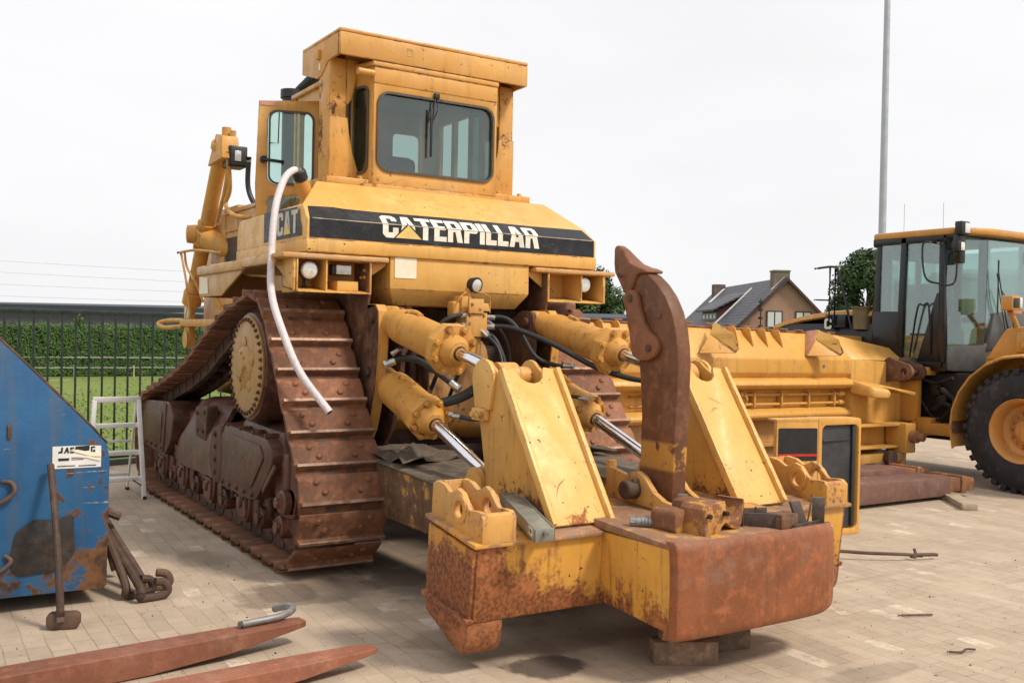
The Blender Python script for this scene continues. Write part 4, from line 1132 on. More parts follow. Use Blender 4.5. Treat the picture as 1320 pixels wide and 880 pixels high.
hz = [
 [(3.655,6.38,1.775),(3.55,6.34,1.77),(3.46,6.36,1.72),(3.42,6.42,1.62)],
 [(3.655,6.38,1.705),(3.56,6.34,1.70),(3.48,6.36,1.68),(3.43,6.42,1.58)],
 [(3.60,6.40,1.70),(3.58,6.40,1.6),(3.58,6.42,1.4)],
 [(3.85,6.38,1.77),(3.97,6.30,1.76),(4.04,6.22,1.66),(4.12,6.12,1.48),(4.26,6.05,1.42),(4.32,5.95,1.42)],
 [(3.85,6.38,1.70),(3.99,6.25,1.69),(4.15,5.95,1.58),(4.30,5.65,1.43),(4.43,5.45,1.36),(4.55,5.30,1.335)],
 [(3.84,6.38,1.66),(3.88,6.30,1.60),(3.92,6.24,1.45),(3.90,6.2,1.30)],
 [(3.80,6.36,1.66),(3.86,6.24,1.55),(3.86,6.16,1.40),(3.84,6.1,1.25)],
 [(3.02,6.34,1.42),(3.10,6.30,1.46),(3.20,6.22,1.45),(3.30,6.08,1.36),(3.38,5.98,1.27)],
 [(3.10,5.86,1.16),(3.25,5.72,1.22),(3.32,5.60,1.30),(3.33,5.52,1.36)],
 [(3.20,5.72,1.11),(3.28,5.60,1.09),(3.36,5.55,1.10)],
 [(3.66,6.40,1.66),(3.52,6.36,1.56),(3.45,6.40,1.35),(3.44,6.5,1.2)],
 [(3.70,6.40,1.62),(3.66,6.32,1.5),(3.58,6.36,1.3),(3.60,6.5,1.15)],
 [(3.86,6.40,1.74),(4.0,6.42,1.66),(4.10,6.46,1.5),(4.12,6.5,1.3)],
 [(3.05,6.30,1.50),(3.22,6.26,1.62),(3.40,6.34,1.60),(3.56,6.42,1.66)],
 [(4.12,5.85,1.20),(4.22,5.78,1.21),(4.30,5.74,1.19)],
]
rad = [.017,.017,.012,.017,.020,.016,.013,.024,.034,.015,.016,.014,.015,.014,.014]
for p, r in zip(hz, rad):
    b = B(); b.tube(p, r, 10)
    P = [V(q) for q in p]
    for a, c in ((P[0], P[1]), (P[-1], P[-2])):
        d = (c-a).normalized(); b.cyl(a-d*.015, a+d*.06, r*1.12, seg=12, m=1); b.lathe(a-d*.02, d, [(0,r*1.4),(.02,r*1.4)], 6, m=1)
    b.done('hydraulic_hose', [M['rubber'], M['fitting']], dozer)
# ------------------------------------------------------------------ things lying on or against the machine
b = B()
b.tube([(2.60,7.01,2.80),(2.55,6.99,2.80),(2.47,6.95,2.72),(2.375,6.85,2.50),(2.315,6.74,2.15),(2.285,6.63,1.88),(2.31,6.46,1.62),(2.39,6.34,1.36),(2.53,6.17,1.11)], .0255, 14)
hd = (V((2.53,6.17,1.11))-V((2.46,6.26,1.235))).normalized(); b.cyl(V((2.53,6.17,1.11))+hd*.0005, V((2.53,6.17,1.11))+hd*.003, .019, seg=14, m=1)  # the dark disc paints the shade inside the open hose end
b.cyl((2.575,7.0,2.80),(2.60,7.012,2.80), .034, seg=16, m=2)
tag(b.done('hose', [M['hose'], M['black'], M['steel']]), 'pale pinkish hose hanging from the bulldozer filler down over its left track', 'hose')

# grey tray across the left end of the ripper box
d = V((2.60, 3.86, 0)) - V((3.02, 4.78, 0)); d.normalize()
tr = empty('parts_tray', (2.80, 4.3, .70), 'long grey steel tray lying beside the left tower of the ripper', 'tray')
c0 = V((2.635, 3.895, .668)); U = V((.99, .0, 0)).normalized(); Wd = V((.20, .62, .066)).normalized(); w, Lg, hh = .118, .66, .062
def q(u, v, z): return c0 + U*u + Wd*v + V((0,0,z))
b = B()
def slab(u0,u1,v0,v1,z0,z1,bev=.002,m=0): b.hexa([q(u0,v0,z0),q(u1,v0,z0),q(u1,v1,z0),q(u0,v1,z0),q(u0,v0,z1),q(u1,v0,z1),q(u1,v1,z1),q(u0,v1,z1)], bev, m)
slab(0,w,0,Lg,0,.004); slab(0,.006,0,Lg,0,hh); slab(w-.006,w,0,Lg,0,hh); slab(0,w,0,.006,0,hh); slab(0,w,Lg-.006,Lg,0,hh)
slab(.006,w-.006,.006,Lg-.006,.050,.056)
b.done('tray', M['grey_tray'], tr)
b = B(); b.cyl(q(w*.5,-.004,.04), q(w*.5,-.03,.042), .012, seg=10); b.done('knob', M['steel'], tr)
b = B(); slab(-.002,-.0005,.035,.10,.018,.055,0); b.done('label_holder', M['cream'], tr)
for k, (v0, wv) in enumerate(((.048,.006),(.062,.012),(.084,.006))):
    b = B(); slab(-.0035,-.0022,v0,v0+wv,.026,.048,0); b.done('number_mark', M['black'], tr)

# rusty clamp in two halves and a bolt on the push block
zt0 = .674
t = empty('shank_clamp', (3.50, 3.70, zt0), 'rusty cast clamp with an open curved jaw resting on the push block', 'clamp')
b = B()
b.plate((3.44, 3.60, zt0), (.90,.20,0), (0,0,1), [(0,.0),(.14,0),(.16,.03),(.20,.05),(.25,.02),(.32,.0),(.36,.03),(.385,.13),(.375,.155),(.345,.155)] + [(.285+.082*math.cos(math.radians(a)), .150+.10*math.sin(math.radians(a))) for a in range(0,-171,-19)] + [(.185,.16),(.15,.155),(.02,.15),(0,.13)], -.15, bev=.012)
b.done('jaw', M['clamp'], t)
b = B(); b.plate((3.335, 3.70, zt0), (.92,.16,0), (0,0,1), [(0,.02),(.03,0),(.12,0),(.145,.02),(.145,.10),(.12,.12),(.02,.12),(0,.10)], -.16, bev=.012)
b.plate((3.50, 3.80, zt0+.02), (.92,.16,0), (0,0,1), [(0,0),(.12,0),(.14,.03),(.12,.13),(0,.12)], -.10, bev=.012)
b.done('cap', M['clamp'], t)
b = B(); b.cyl((3.46,3.595,zt0+.10),(3.46,3.58,zt0+.10), .012, seg=10); b.cyl((3.60,3.66,zt0+.10),(3.60,3.605,zt0+.10), .012, seg=10); b.done('painted_bolt_holes', M['black'], t)  # solid black plugs; the dark of the holes is only painted
b = B(); b.cyl((3.36,3.84,zt0+.04),(3.24,3.92,zt0+.04), .028, seg=14); b.lathe((3.25,3.913,zt0+.04), (-.83,.55,0), [(0,.03),(.02,.03)], 6); 
for i in range(6): b.lathe((3.35-.013*i,3.846+.009*i,zt0+.04), (-.83,.55,0), [(0,.028),(.004,.031),(.008,.028)], 14)
tag(b.done('threaded_bolt', M['steel']), 'thick grey threaded bolt lying left of the rusty clamp', 'bolt')
b = B(); b.cyl((3.60,3.94,zt0+.03),(3.60,3.94,zt0+.13), .026, seg=14); b.lathe((3.60,3.94,zt0+.13),(0,0,1),[(0,.03),(.02,.03)],6)
tag(b.done('standing_bolt', M['steel']), 'short grey bolt standing behind the rusty clamp', 'bolt')

def scrap(name, label, cat, fn, mat=None):
    b = B(); fn(b); tag(b.done(name, mat or M['scrap']), label, cat, 'steel offcuts on the push block')
z = zt0
scrap('angle_offcut', 'small rusty angle offcut closest to the clamp', 'scrap', lambda b: (b.hexa([(3.80,3.70,z),(3.95,3.58,z),(3.96,3.59,z),(3.81,3.71,z),(3.80,3.70,z+.075),(3.95,3.58,z+.075),(3.96,3.59,z+.075),(3.81,3.71,z+.075)], .002), b.box(3.79,3.80,3.69,3.76,z,z+.105,.002)))
scrap('flat_offcut', 'flat grey steel offcut standing behind the others', 'scrap', lambda b: b.hexa([(3.90,3.80,z),(4.04,3.76,z),(4.045,3.77,z),(3.905,3.81,z),(3.90,3.80,z+.075),(4.04,3.76,z+.075),(4.045,3.77,z+.075),(3.905,3.81,z+.075)], .002))
scrap('channel_offcut', 'short brown steel block lying between the standing plates', 'scrap', lambda b: (b.box(3.93,4.05,3.555,3.57,z,z+.075,.002), b.box(3.93,4.05,3.57,3.66,z+.062,z+.073,.002), b.box(3.93,3.94,3.57,3.64,z,z+.062,.002)), M['bracket'])
scrap('leaning_plate', 'small dark plate leaning over beside the brown block', 'scrap', lambda b: b.hexa([(4.075,3.57,z),(4.145,3.565,z),(4.145,3.58,z),(4.075,3.585,z),(4.04,3.60,z+.13),(4.11,3.595,z+.13),(4.11,3.61,z+.13),(4.04,3.615,z+.13)], .002))
scrap('upright_plate', 'dark upright steel plate, rightmost of the offcuts on the push block', 'scrap', lambda b: b.hexa([(4.21,3.60,z),(4.26,3.56,z),(4.285,3.585,z),(4.235,3.625,z),(4.21,3.60,z+.14),(4.26,3.56,z+.14),(4.285,3.585,z+.14),(4.235,3.625,z+.14)], .002))
scrap('flat_bar', 'thin flat bar lying along the edge of the push block', 'scrap', lambda b: (b.hexa([(3.98,3.535,z),(4.10,3.515,z),(4.26,3.54,z),(4.20,3.575,z),(3.98,3.535,z+.012),(4.10,3.515,z+.012),(4.26,3.54,z+.012),(4.20,3.575,z+.012)], .002), b.hexa([(4.0,3.53,z+.014),(4.25,3.58,z+.014),(4.25,3.59,z+.014),(4.0,3.545,z+.014),(4.0,3.53,z+.022),(4.25,3.58,z+.022),(4.25,3.59,z+.022),(4.0,3.545,z+.022)], .001)))
for k, (x, y, hh_, dx, what) in enumerate(((3.785,3.78,.14,.0,'thin steel rod standing nearest the clamp jaw'),(3.88,3.70,.10,.015,'thin bent rod standing behind the angle offcut'),(4.17,3.60,.11,.03,'thin rod leaning between the leaning plate and the upright plate'))):
    b = B(); b.tube([(x,y,z),(x+dx*.5,y,z+hh_*.5),(x+dx,y+.003,z+hh_)], .0045, 6)
    tag(b.done('steel_rod', M['scrap']), what, 'rod', 'thin rods on the push block')

# timber blocks carrying the push block
b = B(); b.hexa([(3.26,3.66,.0),(3.55,3.50,.0),(3.60,3.60,.0),(3.31,3.76,.0),(3.26,3.66,.12),(3.55,3.50,.12),(3.60,3.60,.12),(3.31,3.76,.12)], .008)
b.box(3.32,3.54,3.60,3.70,.121,.240,.006)
bmesh.ops.translate(b.bm, vec=V((.06,.16,0)), verts=b.bm.verts)
tag(b.done('timber_block', M['wood'], jitter=.004), 'dark old timber block under the middle of the push block', 'timber', 'timber packing under the push block')
b = B(); b.hexa([(3.66,3.66,.0),(3.90,3.62,.0),(3.96,3.80,.0),(3.72,3.86,.0),(3.66,3.66,.10),(3.90,3.62,.10),(3.96,3.80,.10),(3.72,3.86,.10)], .01)
b.hexa([(3.64,3.60,.101),(3.84,3.56,.101),(3.90,3.74,.101),(3.70,3.80,.101),(3.64,3.60,.17),(3.84,3.56,.17),(3.90,3.74,.17),(3.70,3.80,.17)], .01)
bmesh.ops.translate(b.bm, vec=V((.06,.16,0)), verts=b.bm.verts)
tag(b.done('timber_block', M['wood'], jitter=.004), 'paler chipped timber block behind the dark one under the push block', 'timber', 'timber packing under the push block')

# ------------------------------------------------------------------ fork tines in the left foreground
def tine(A, Bp, wn, h0, tip, label, curve=0, z0=0):
    """A = butt, Bp = point; width, height at butt; tapered to a thin point"""
    A, Bp = V(A), V(Bp); d = (Bp-A).normalized(); n = V((-d.y, d.x, 0)); L = (Bp-A).length
    rows = []
    secs = [(0,1,1),(.35,1,1),(.62,1,.95),(.80,.98,.72),(.95,.80,.34),(.985,.66,.26),(1,.50,.24)]
    t = bmesh.new(); prev = None; rings = []
    for f, ww, hf in secs:
        c = A + d*L*f; w = wn*ww/2; zt = z0+h0; zb = z0+h0 - h0*hf
        rings.append([t.verts.new(c+n*s*w+V((0,0,zz))) for s, zz in ((-1,zb),(1,zb),(1,zt),(-1,zt))])
    for i in range(len(rings)-1):
        for j in range(4): t.faces.new((rings[i][j], rings[i][(j+1)%4], rings[i+1][(j+1)%4], rings[i+1][j]))
    t.faces.new(rings[0]); t.faces.new(rings[-1])
    b = B(); b._add(t, .005)
    tag(b.done('fork_tine', M['redbeam'], sharp=10), label, 'fork tine', 'reddish fork tines on the paving')
tine((-.25,4.80,0), (1.93,5.02,0), .16, .125, 0, 'longer reddish fork tine with the bent grey pipe lying on its point')
tine((.1,4.36,0), (2.10,4.50,0), .16, .10, 0, 'reddish fork tine nearest the camera, ending in a blunt point')
b = B(); b.tube([(1.585,5.00,.145),(1.66,5.015,.145),(1.80,5.03,.15),(1.90,5.10,.155),(1.92,5.20,.15),(1.88,5.32,.11)], .019, 12)
tag(b.done('bent_pipe', M['grey_pipe']), 'short bent grey pipe resting on the point of the longer tine', 'pipe')

# ------------------------------------------------------------------ blue skip
sk = empty('blue_skip', (0, 7.0, 0), 'battered blue steel skip with a sloping side and a torn white sticker', 'skip')
xr = 1.188; yf = 6.285
def bluemat():
    k = N('blue_skip_paint'); a = k.noise(2.0,5,.65); c = k.noise(9,5,.65); f = k.noise(40,3,.6)
    col = k.mix(k.ramp(a,.35,.65), (.013,.083,.205), (.022,.108,.24))
    col = k.mix(k.ramp(c,.45,.75,0,.5), col, (.02,.07,.17))
    st = k.noise(1,4,.6,k.map(scale=(14,14,1.2))); col = k.mix(k.ramp(st,.48,.7,0,.4), col, (.09,.10,.10))
    z = k.sep()[2]; x = k.sep()[0]
    lv = k.math('ADD', k.math('ADD', k.math('MULTIPLY',a,.5), k.math('MULTIPLY',c,.5)), k.ramp(z,.0,.75,.10,0))
    lv = k.math('ADD', lv, k.ramp(x,.80,1.08,0,.12))
    m = k.ramp(lv,.625,.67); rc = k.mix(k.ramp(c,.4,.65), (.19,.085,.035), (.055,.032,.022))
    col = k.mix(m, col, rc)
    sc = k.noise(1,3,.6,k.map(scale=(2.2,2,26), rot=(0,.5,0))); col = k.mix(k.math('MULTIPLY',k.ramp(sc,.66,.69),k.ramp(f,.4,.6,0,.8)), col, (.35,.33,.28))
    return k.bsdf(col, k.ramp(c,.3,.7,.38,.6), 0, .4, k.math('ADD',k.math('MULTIPLY',a,.8),k.math('MULTIPLY',m,.1)), .4, .03)
blue = bluemat()
side = [(-1.5,.105),(xr-.02,.095),(xr,.11),(xr+.005,.86),(xr-.012,.955),(1.10,1.04),(.80,1.355),(.60,1.56),(.20,1.96),(-1.5,1.96)]
b = B()
b.py(yf, yf+.02, side, bev=.004)
b.done('near_side', blue, sk)
b = B(); b.py(yf+1.5, yf+1.52, side, bev=.004)
b.hexa([(-1.5,yf+.02,.105),(xr-.02,yf+.02,.105),(xr-.02,yf+1.5,.105),(-1.5,yf+1.5,.105),(-1.5,yf+.02,.125),(xr-.02,yf+.02,.125),(xr-.02,yf+1.5,.125),(-1.5,yf+1.5,.125)])
b.box(xr-.02, xr-.002, yf+.02, yf+1.5, .13, .86); b.box(-1.0,-.6,yf+.1,yf+1.4,0,.105); b.box(.3,.45,yf+.1,yf+1.4,0,.105)
b.done('skip_body', blue, sk)
b = B()
b.plate((-.45,yf-.001,1.80),(xr-.03+.45,0,.925-1.80),(0,0,1),[(0,0),(1,0),(1,.0001),(0,.0001)],.001) if False else None
pts = [(xr-.012,yf+.008,.955),(1.10,yf+.008,1.042),(.80,yf+.008,1.357),(.60,yf+.008,1.562),(.20,yf+.008,1.962)]
b.tube(pts, .011, 6, smooth=0)
b.done('top_rim', M['bracket'], sk)
for hk in ([(.55,yf-.005,.62),(.62,yf-.03,.65),(.68,yf-.04,.70),(.67,yf-.02,.75),(.62,yf-.004,.76)], [(.55,yf-.005,.22),(.62,yf-.03,.26),(.67,yf-.03,.31),(.64,yf-.005,.34)]):
    b = B(); b.tube(hk, .012, 8); b.done('lifting_hook', M['tool'], sk)
b = B(); b.box(.645,.665,yf-.012,yf,1.0,1.08,.003); b.done('hinge_stub', M['tool'], sk)
b = B()   # burnt steel patch welded low on the side
b.plate((.66,yf-.008,.25),(.8,0,0),(0,0,1.35), roundpoly([(0,.02),(.04,.16),(.16,.21),(.30,.20),(.42,.22),(.44,.05),(.33,-.02),(.06,-.03)],.03), -.006, bev=.002)
b.done('welded_patch', rusty('burnt_patch', (.042,.036,.034), (.6,1.6), (.14,.075,.03), .4, seed=2), sk)
# sticker with its lettering
stk = B(); stk.plate((.88,yf-.002,.815),(.88,0,0),(0,0,1),[(0,0),(.30,0),(.30,.125),(.22,.13),(.0,.13)],.0015)
sto = stk.done('sticker', plain('sticker_white',(.72,.71,.68),.5,0,.1), sk)
def ink(poly): 
    b = B(); b.plate((.88,yf-.0045,.815),(.88,0,0),(0,0,1),poly,.001); return b
for nm, poly in (('letter_j',[(.045,.09),(.060,.09),(.064,.122),(.052,.122),(.050,.10),(.036,.10),(.035,.088)]),
                 ('letter_a',[(.068,.088),(.078,.088),(.082,.097),(.090,.097),(.090,.088),(.100,.088),(.094,.122),(.084,.122)]),
                 ('letter_s',[(.106,.088),(.130,.088),(.131,.108),(.116,.110),(.116,.114),(.131,.114),(.132,.122),(.107,.122),(.106,.103),(.121,.101),(.121,.096),(.105,.096)]),
                 ('dark_band',[(.135,.095),(.225,.10),(.228,.13),(.14,.126)]),
                 ('letter_g',[(.235,.085),(.262,.085),(.262,.104),(.250,.104),(.250,.094),(.245,.094),(.245,.114),(.262,.114),(.262,.123),(.235,.123)]),
                 ('small_logo',[(.035,.045),(.10,.045),(.103,.060),(.035,.060)]),
                 ('text_line',[(.115,.058),(.20,.058),(.20,.062),(.115,.062)]),('text_line',[(.115,.048),(.19,.048),(.19,.052),(.115,.052)]),
                 ('text_line',[(.03,.012),(.14,.012),(.14,.017),(.03,.017)]),('text_line',[(.16,.010),(.27,.010),(.27,.015),(.16,.015)])):
    ink(poly).done(nm, M['black'], sto)
b = B(); b.plate((.88,yf-.007,.815),(.88,0,0),(0,0,1),[(.10,.105),(.17,.085),(.235,.066),(.30,.062),(.30,.085),(.22,.092),(.15,.108)],.002); b.plate((.88,yf-.007,.815),(.88,0,0),(0,0,1),[(.14,.064),(.21,.058),(.29,.036),(.30,.046),(.22,.068)],.002)
b.done('torn_flap', M['cream'], sto)

# ------------------------------------------------------------------ sledgehammer
sh_ = empty('sledgehammer', (.88,5.80,0), 'rusty sledgehammer standing on its head against the blue skip', 'hammer')
b = B(); b.plate((.80,5.86,0),(.95,-.30,0),(0,0,1), [(0,.02),(.02,0),(.15,0),(.17,.02),(.17,.075),(.15,.09),(.02,.09),(0,.075)], -.075, bev=.012); b.done('head', M['tool'], sh_)
b = B(); b.tube([(.87,5.82,.05),(.865,5.90,.35),(.865,6.05,.60),(.865,6.24,.845)], [.021,.020,.019,.019,.020], 10); b.done('handle', M['tool'], sh_)

# ------------------------------------------------------------------ hooked rods leaning on the skip
def hook(top, foot, tipdir, label, r=.022):
    T_, F = V(top), V(foot); d = (F-T_).normalized(); td = V(tipdir).normalized()
    pts = [T_, T_.lerp(F,.5), F+V((0,0,.10))-V((d.x,d.y,0))*.02, F+V((0,0,.035)), F+td*.05+V((0,0,.022)), F+td*.13+V((0,0,.024)), F+td*.17+V((0,0,.05)), F+td*.15+V((0,0,.10)), F+td*.09+V((0,0,.115))]
    b = B(); b.tube(pts, r, 10)
    tag(b.done('hooked_rod', M['tool']), label, 'rod', 'hooked steel rods leaning on the skip')
hook((1.22,7.35,.60),(1.36,6.20,0),(1,.15,0),'hooked steel rod nearest the camera, leaning on the right end of the skip',.026)
hook((1.21,7.0,.66),(1.30,6.30,0),(1,.2,0),'hooked steel rod closest to the skip, behind the front one',.026)
hook((1.22,7.6,.70),(1.42,6.45,0),(1,-.1,0),'hooked steel rod reaching farthest right of those on the skip',.026)
b = B(); b.box(1.20,1.30,6.9,7.0,.0,.62,.02); b.tube([(1.24,6.85,.5),(1.30,6.9,.44),(1.38,6.88,.40)], .03, 8); b.tube([(1.2,7.2,.55),(1.30,7.0,.3),(1.36,6.9,.05)], .03, 8)
tag(b.done('coupling_bar', M['tool']), 'dark steel coupling bar standing behind the hooked rods', 'bar')

# ------------------------------------------------------------------ stepladder
ld = empty('stepladder', (1.95,10.1,0), 'small white aluminium stepladder standing open behind the blue skip', 'ladder')
U = V((1,0,0)); Fw = V((0,1,0)); F0 = V((2.20,9.92,0)); T0 = V((2.185,10.16,.94)); F1 = F0-U*.50; T1 = T0-U*.40
b = B()
for p, q_ in ((F0,T0),(F1,T1)):
    b.obox((p+q_)/2, q_-p, (.019,.024,(q_-p).length/2), .003)
b.obox((T0+T1)/2+V((0,0,.0)), T1-T0, (.026,.026,.215), .004)
b.done('front_frame', M['alu'], ld)
for f in (.20, .46, .735):
    a, c = F0.lerp(T0,f), F1.lerp(T1,f)
    b = B(); b.hexa([c+V((0,0,-.02)), a+V((0,0,-.02)), a+Fw*.09+V((0,0,-.02)), c+Fw*.09+V((0,0,-.02)), c+V((0,0,.02)), a+V((0,0,.02)), a+Fw*.10+V((0,0,.02)), c+Fw*.10+V((0,0,.02))], .004)
    b.done('tread', M['alu'], ld)
b = B()
G0 = F0+Fw*.66-U*.02; G1 = F1+Fw*.66+U*.04
for p, q_ in ((G0,T0-U*.02),(G1,T1+U*.02)): b.obox((p+q_)/2, q_-p, (.009,.018,(q_-p).length/2), .003)
for f in (.18,.55): 
    a, c = G0.lerp(T0,f), G1.lerp(T1,f); b.obox((a+c)/2, a-c, (.009,.012,(a-c).length/2), .002)
b.done('rear_frame', M['alu'], ld)
b = B(); 
for p in (F0,F1,G0,G1): b.obox(p+V((0,0,.015)), (0,0,1), (.017,.03,.015), .003)
b.obox(F0.lerp(T0,.12)-U*.04+V((0,0,.03)), U+V((0,0,-.7)), (.006,.006,.07))
b.done('foot', M['rubber'], ld)
# ------------------------------------------------------------------ dozer blade lying behind, its back towards us
bl = empty('dozer_blade', (8.8, 8.2, 0), 'huge yellow bulldozer blade standing behind the ripper, ribbed back towards the camera', 'blade')
XL, XR = 6.15, 10.75
M['yellow_gusset_shaded'] = paint('gusset_shaded_yellow', (.50,.27,.05), .06, .3, .2, .4, seed=31)  # darker copy of the blade yellow: shade on left-facing gussets put into colour
b = B()
# back of the blade as a folded profile (y, z): upper slope, box face, tube, lower face
prof = [(8.36,1.80),(8.30,1.80),(8.02,1.475),(8.0,1.44),(8.0,1.28),(8.03,1.235),(8.05,1.22),(7.96,1.19),(7.93,1.14),(7.96,1.10),(8.10,1.07),(8.12,.87),(8.0,.84),(7.95,.80),(7.95,.765),(8.0,.73),(8.10,.725),(8.45,.725),(8.45,1.2)]
b.px(XL, XR-.75, prof, bev=.012)
b.px(XR-.75, XR+.05, [(8.42,1.78),(8.36,1.78),(8.02,1.475),(8.0,1.44),(8.0,.60),(8.5,.60),(8.5,1.3)], bev=.01) if False else None
b.hexa([(XR-.76,8.0,.60),(XR+.38,7.96,.60),(XR+.38,8.5,.60),(XR-.76,8.5,.60),(XR-.76,8.0,1.455),(XR+.38,7.96,1.42),(XR+.38,8.5,1.42),(XR-.76,8.5,1.455)], .012)
b.hexa([(XR-.76,8.01,1.45),(XR+.36,7.97,1.44),(XR+.36,8.5,1.44),(XR-.76,8.5,1.45),(XR-.76,8.30,1.80),(XR+.30,8.20,1.63),(XR+.30,8.40,1.63),(XR-.76,8.45,1.80)], .012)
b.done('back_plate', M['yellow_blade'], bl)
b = B()
b.box(XL, XR-.4, 8.12, 8.40, .12, .735, .01); b.box(XL, XR-.4, 8.05, 8.13, .42, .46, .005); b.box(XL, XR+.1, 8.0, 8.45, .06, .13, .01)
b.done('lower_plate', paint('blade_lower', (.42,.20,.045), .50, .5, .4, .5, seed=21, rustcol=(.20,.085,.045)), bl)
b = B()
rows = [[(x, 8.40+.0*i+.16*math.cos(PI*j/8)*-1+.16, .08+1.74*j/8) for x in (XL, XR+.3)] for i, j in enumerate(range(9))]
b.shell(rows, .03); b.done('moldboard', M['yellow_blade'], bl)
# worn top edge with little blocks
b = B()
b.box(XL, XR-.75, 8.28, 8.38, 1.798, 1.815, .004)
x = XL+.1
while x < XR-.8:
    wv = random.uniform(.10,.17); b.box(x, x+wv, 8.26, 8.33, 1.814, 1.828+random.uniform(0,.006), .005); x += wv+random.uniform(.12,.2)
b.done('top_edge', M['rustpatch'], bl)
# small fins
x = XL+.12; big = [7.42, 9.14]
fins = [6.30,6.52,6.75,6.98,7.2,7.95,8.19,8.42,8.66,8.90,9.80]
for x in fins:
    b = B(); b.px(x, x+.014, [(8.32,1.80),(8.20,1.812),(8.16,1.79),(8.10,1.58),(8.30,1.78)], bev=.002); b.done('fin', M['yellow_blade'], bl)
for x in (7.50, 9.20):
    # a pair of slanting gusset plates making a pyramid
    b = B()
    b.plate((x, 8.02, 1.478), (0,0,1), V((.30,.20,.25)), [(0,0),(.0,.0001),(.33,1.0),(.25,1.0)], .014) if False else None
    A = V((x,8.0,1.475)); Tp = V((x+.34,8.10,1.845)); Bk = V((x+.34,8.34,1.80))
    A = V((x,7.995,1.48)); P4 = V((x+.17,8.02,1.69)); Tp = V((x+.35,8.15,1.835)); Bk = V((x+.33,8.34,1.80)); 
    def slabp(P, th):
        n = (P[1]-P[0]).cross(P[2]-P[0]).normalized()*th; t = bmesh.new(); f = [t.verts.new(p) for p in P]; g = [t.verts.new(p+n) for p in P]
        t.faces.new(f); t.faces.new(g)
        for i in range(len(P)): t.faces.new((f[i-1], f[i], g[i], g[i-1]))
        b._add(t, .002)
    if x > 8:
        slabp([A, P4, Tp, Bk, V((x+.02,8.03,1.50))], .012); b.done('gusset', M['rustpatch'], bl)
    b = B(); slabp([A, V((x+.33,7.80,1.49)), P4], .010); b.done('gusset', M['yellow_blade'], bl)
    b = B()
    P0, P1, P2_, P3 = V((x+.352,8.148,1.84)), V((x+.30,7.80,1.71)), V((x+.38,7.79,1.54)), V((x+.333,7.80,1.493))
    P4 = V((x+.172,8.018,1.694))
    n = V((.014,0,.0))
    t = bmesh.new(); f = [t.verts.new(p) for p in (P0,P1,P2_,P3,P4)]; g = [t.verts.new(p+n) for p in (P0,P1,P2_,P3,P4)]
    t.faces.new(f); t.faces.new(g)
    for i in range(5): t.faces.new((f[i-1], f[i], g[i], g[i-1]))
    b._add(t, .002); b.done('gusset', M['yellow_gusset_shaded'], bl)
# hydraulic lines in the recess
b = B()
for z in (1.02, .91):
    b.tube([(6.6,8.06,z),(7.6,8.055,z+.004),(8.6,8.06,z-.003),(9.7,8.055,z),(9.90,8.055,z+.002)], .017, 10)
for x in (7.1,7.6,8.02,8.40,8.84,9.30,9.75):
    b.box(x-.014, x+.014, 8.03, 8.10, .875, 1.05, .003)
for x in (8.22, 9.88):
    for z in (1.02,.91): b.cyl((x-.05,8.055,z),(x+.05,8.055,z), .032, seg=12, ch=.006)
b.tube([(8.22,8.05,1.04),(8.24,8.0,.97),(8.22,8.05,.90)], .014, 8)
b.done('steel_pipe', M['yellow_blade'], bl)
# pin lugs at the right end
for i, x in enumerate((10.62, 10.86)):
    b = B()
    b.px(x, x+.055, [(7.72+.11*math.cos(math.radians(a)), 1.31+.11*math.sin(math.radians(a))) for a in range(90,271,18)] + [(8.0,1.17),(8.0,1.46),(7.95,1.50)], holes=[circ(7.72,1.31,.045,16)], bev=.008)
    b.plate((x-.012,0,0),(0,1,0),(0,0,1), circ(7.72,1.31,.085,20), .014, [circ(7.72,1.31,.045,16)], bev=.003)
    b.done('pin_lug', M['bracket'], bl)
b = B(); b.cyl((10.7,7.72,1.31),(10.9,7.72,1.31),.04,seg=14); b.done('lug_pin', M['tool'], bl)
b = B(); b.px(11.04, 11.09, [(8.02+.11*math.cos(math.radians(a)), 1.50+.11*math.sin(math.radians(a))) for a in range(0,181,18)]+[(7.92,1.36),(8.12,1.36)], holes=[circ(8.02,1.50,.045,16)], bev=.006); b.done('pin_lug', M['yellow'], bl)
# spade shaped bracket under the lugs
b = B()
b.hexa([(9.93,7.98,1.03),(10.30,7.98,1.02),(10.22,7.60,.98),(10.02,7.70,.98),(9.95,7.98,1.20),(10.30,7.98,1.17),(10.28,7.62,1.08),(10.04,7.72,1.12)], .035)
b.hexa([(10.25,7.98,1.08),(10.30,7.98,1.12),(10.62,7.55,1.035),(10.60,7.55,1.02),(10.25,7.98,1.14),(10.30,7.98,1.17),(10.62,7.55,1.06),(10.25,7.6,1.10)], .004)
b.done('stop_bracket', M['yellow_blade'], bl)
b = B()
b.box(9.55, 10.62, 7.75, 8.0, .625, .655, .006); b.box(9.55, 10.62, 7.75, 8.0, .36, .39, .006); b.box(9.55, 10.66, 7.98, 8.01, .36, .66)
b.hexa([(10.60,7.66,.30),(10.80,7.66,.30),(10.80,7.95,.30),(10.60,7.95,.30),(10.60,7.66,.66),(10.80,7.66,.66),(10.80,7.95,.66),(10.60,7.95,.66)], .012)
b.box(9.4,10.75,7.80,8.2,.18,.30,.01); b.box(10.72,10.82,7.8,8.0,.10,.36,.012)
b.done('tilt_bracket', M['yellow_blade'], bl)
b = B(); b.cyl((10.72,7.58,.50),(10.72,7.72,.50),.075,seg=20); b.cyl((10.735,7.50,.50),(10.735,7.60,.50),.05,seg=18,ch=.008); b.done('trunnion_pin', M['rustpatch'], bl)
b = B(); b.cyl((10.45,7.72,.24),(10.45,7.80,.24),.09,seg=20); b.done('trunnion_pin', M['chain'], bl)
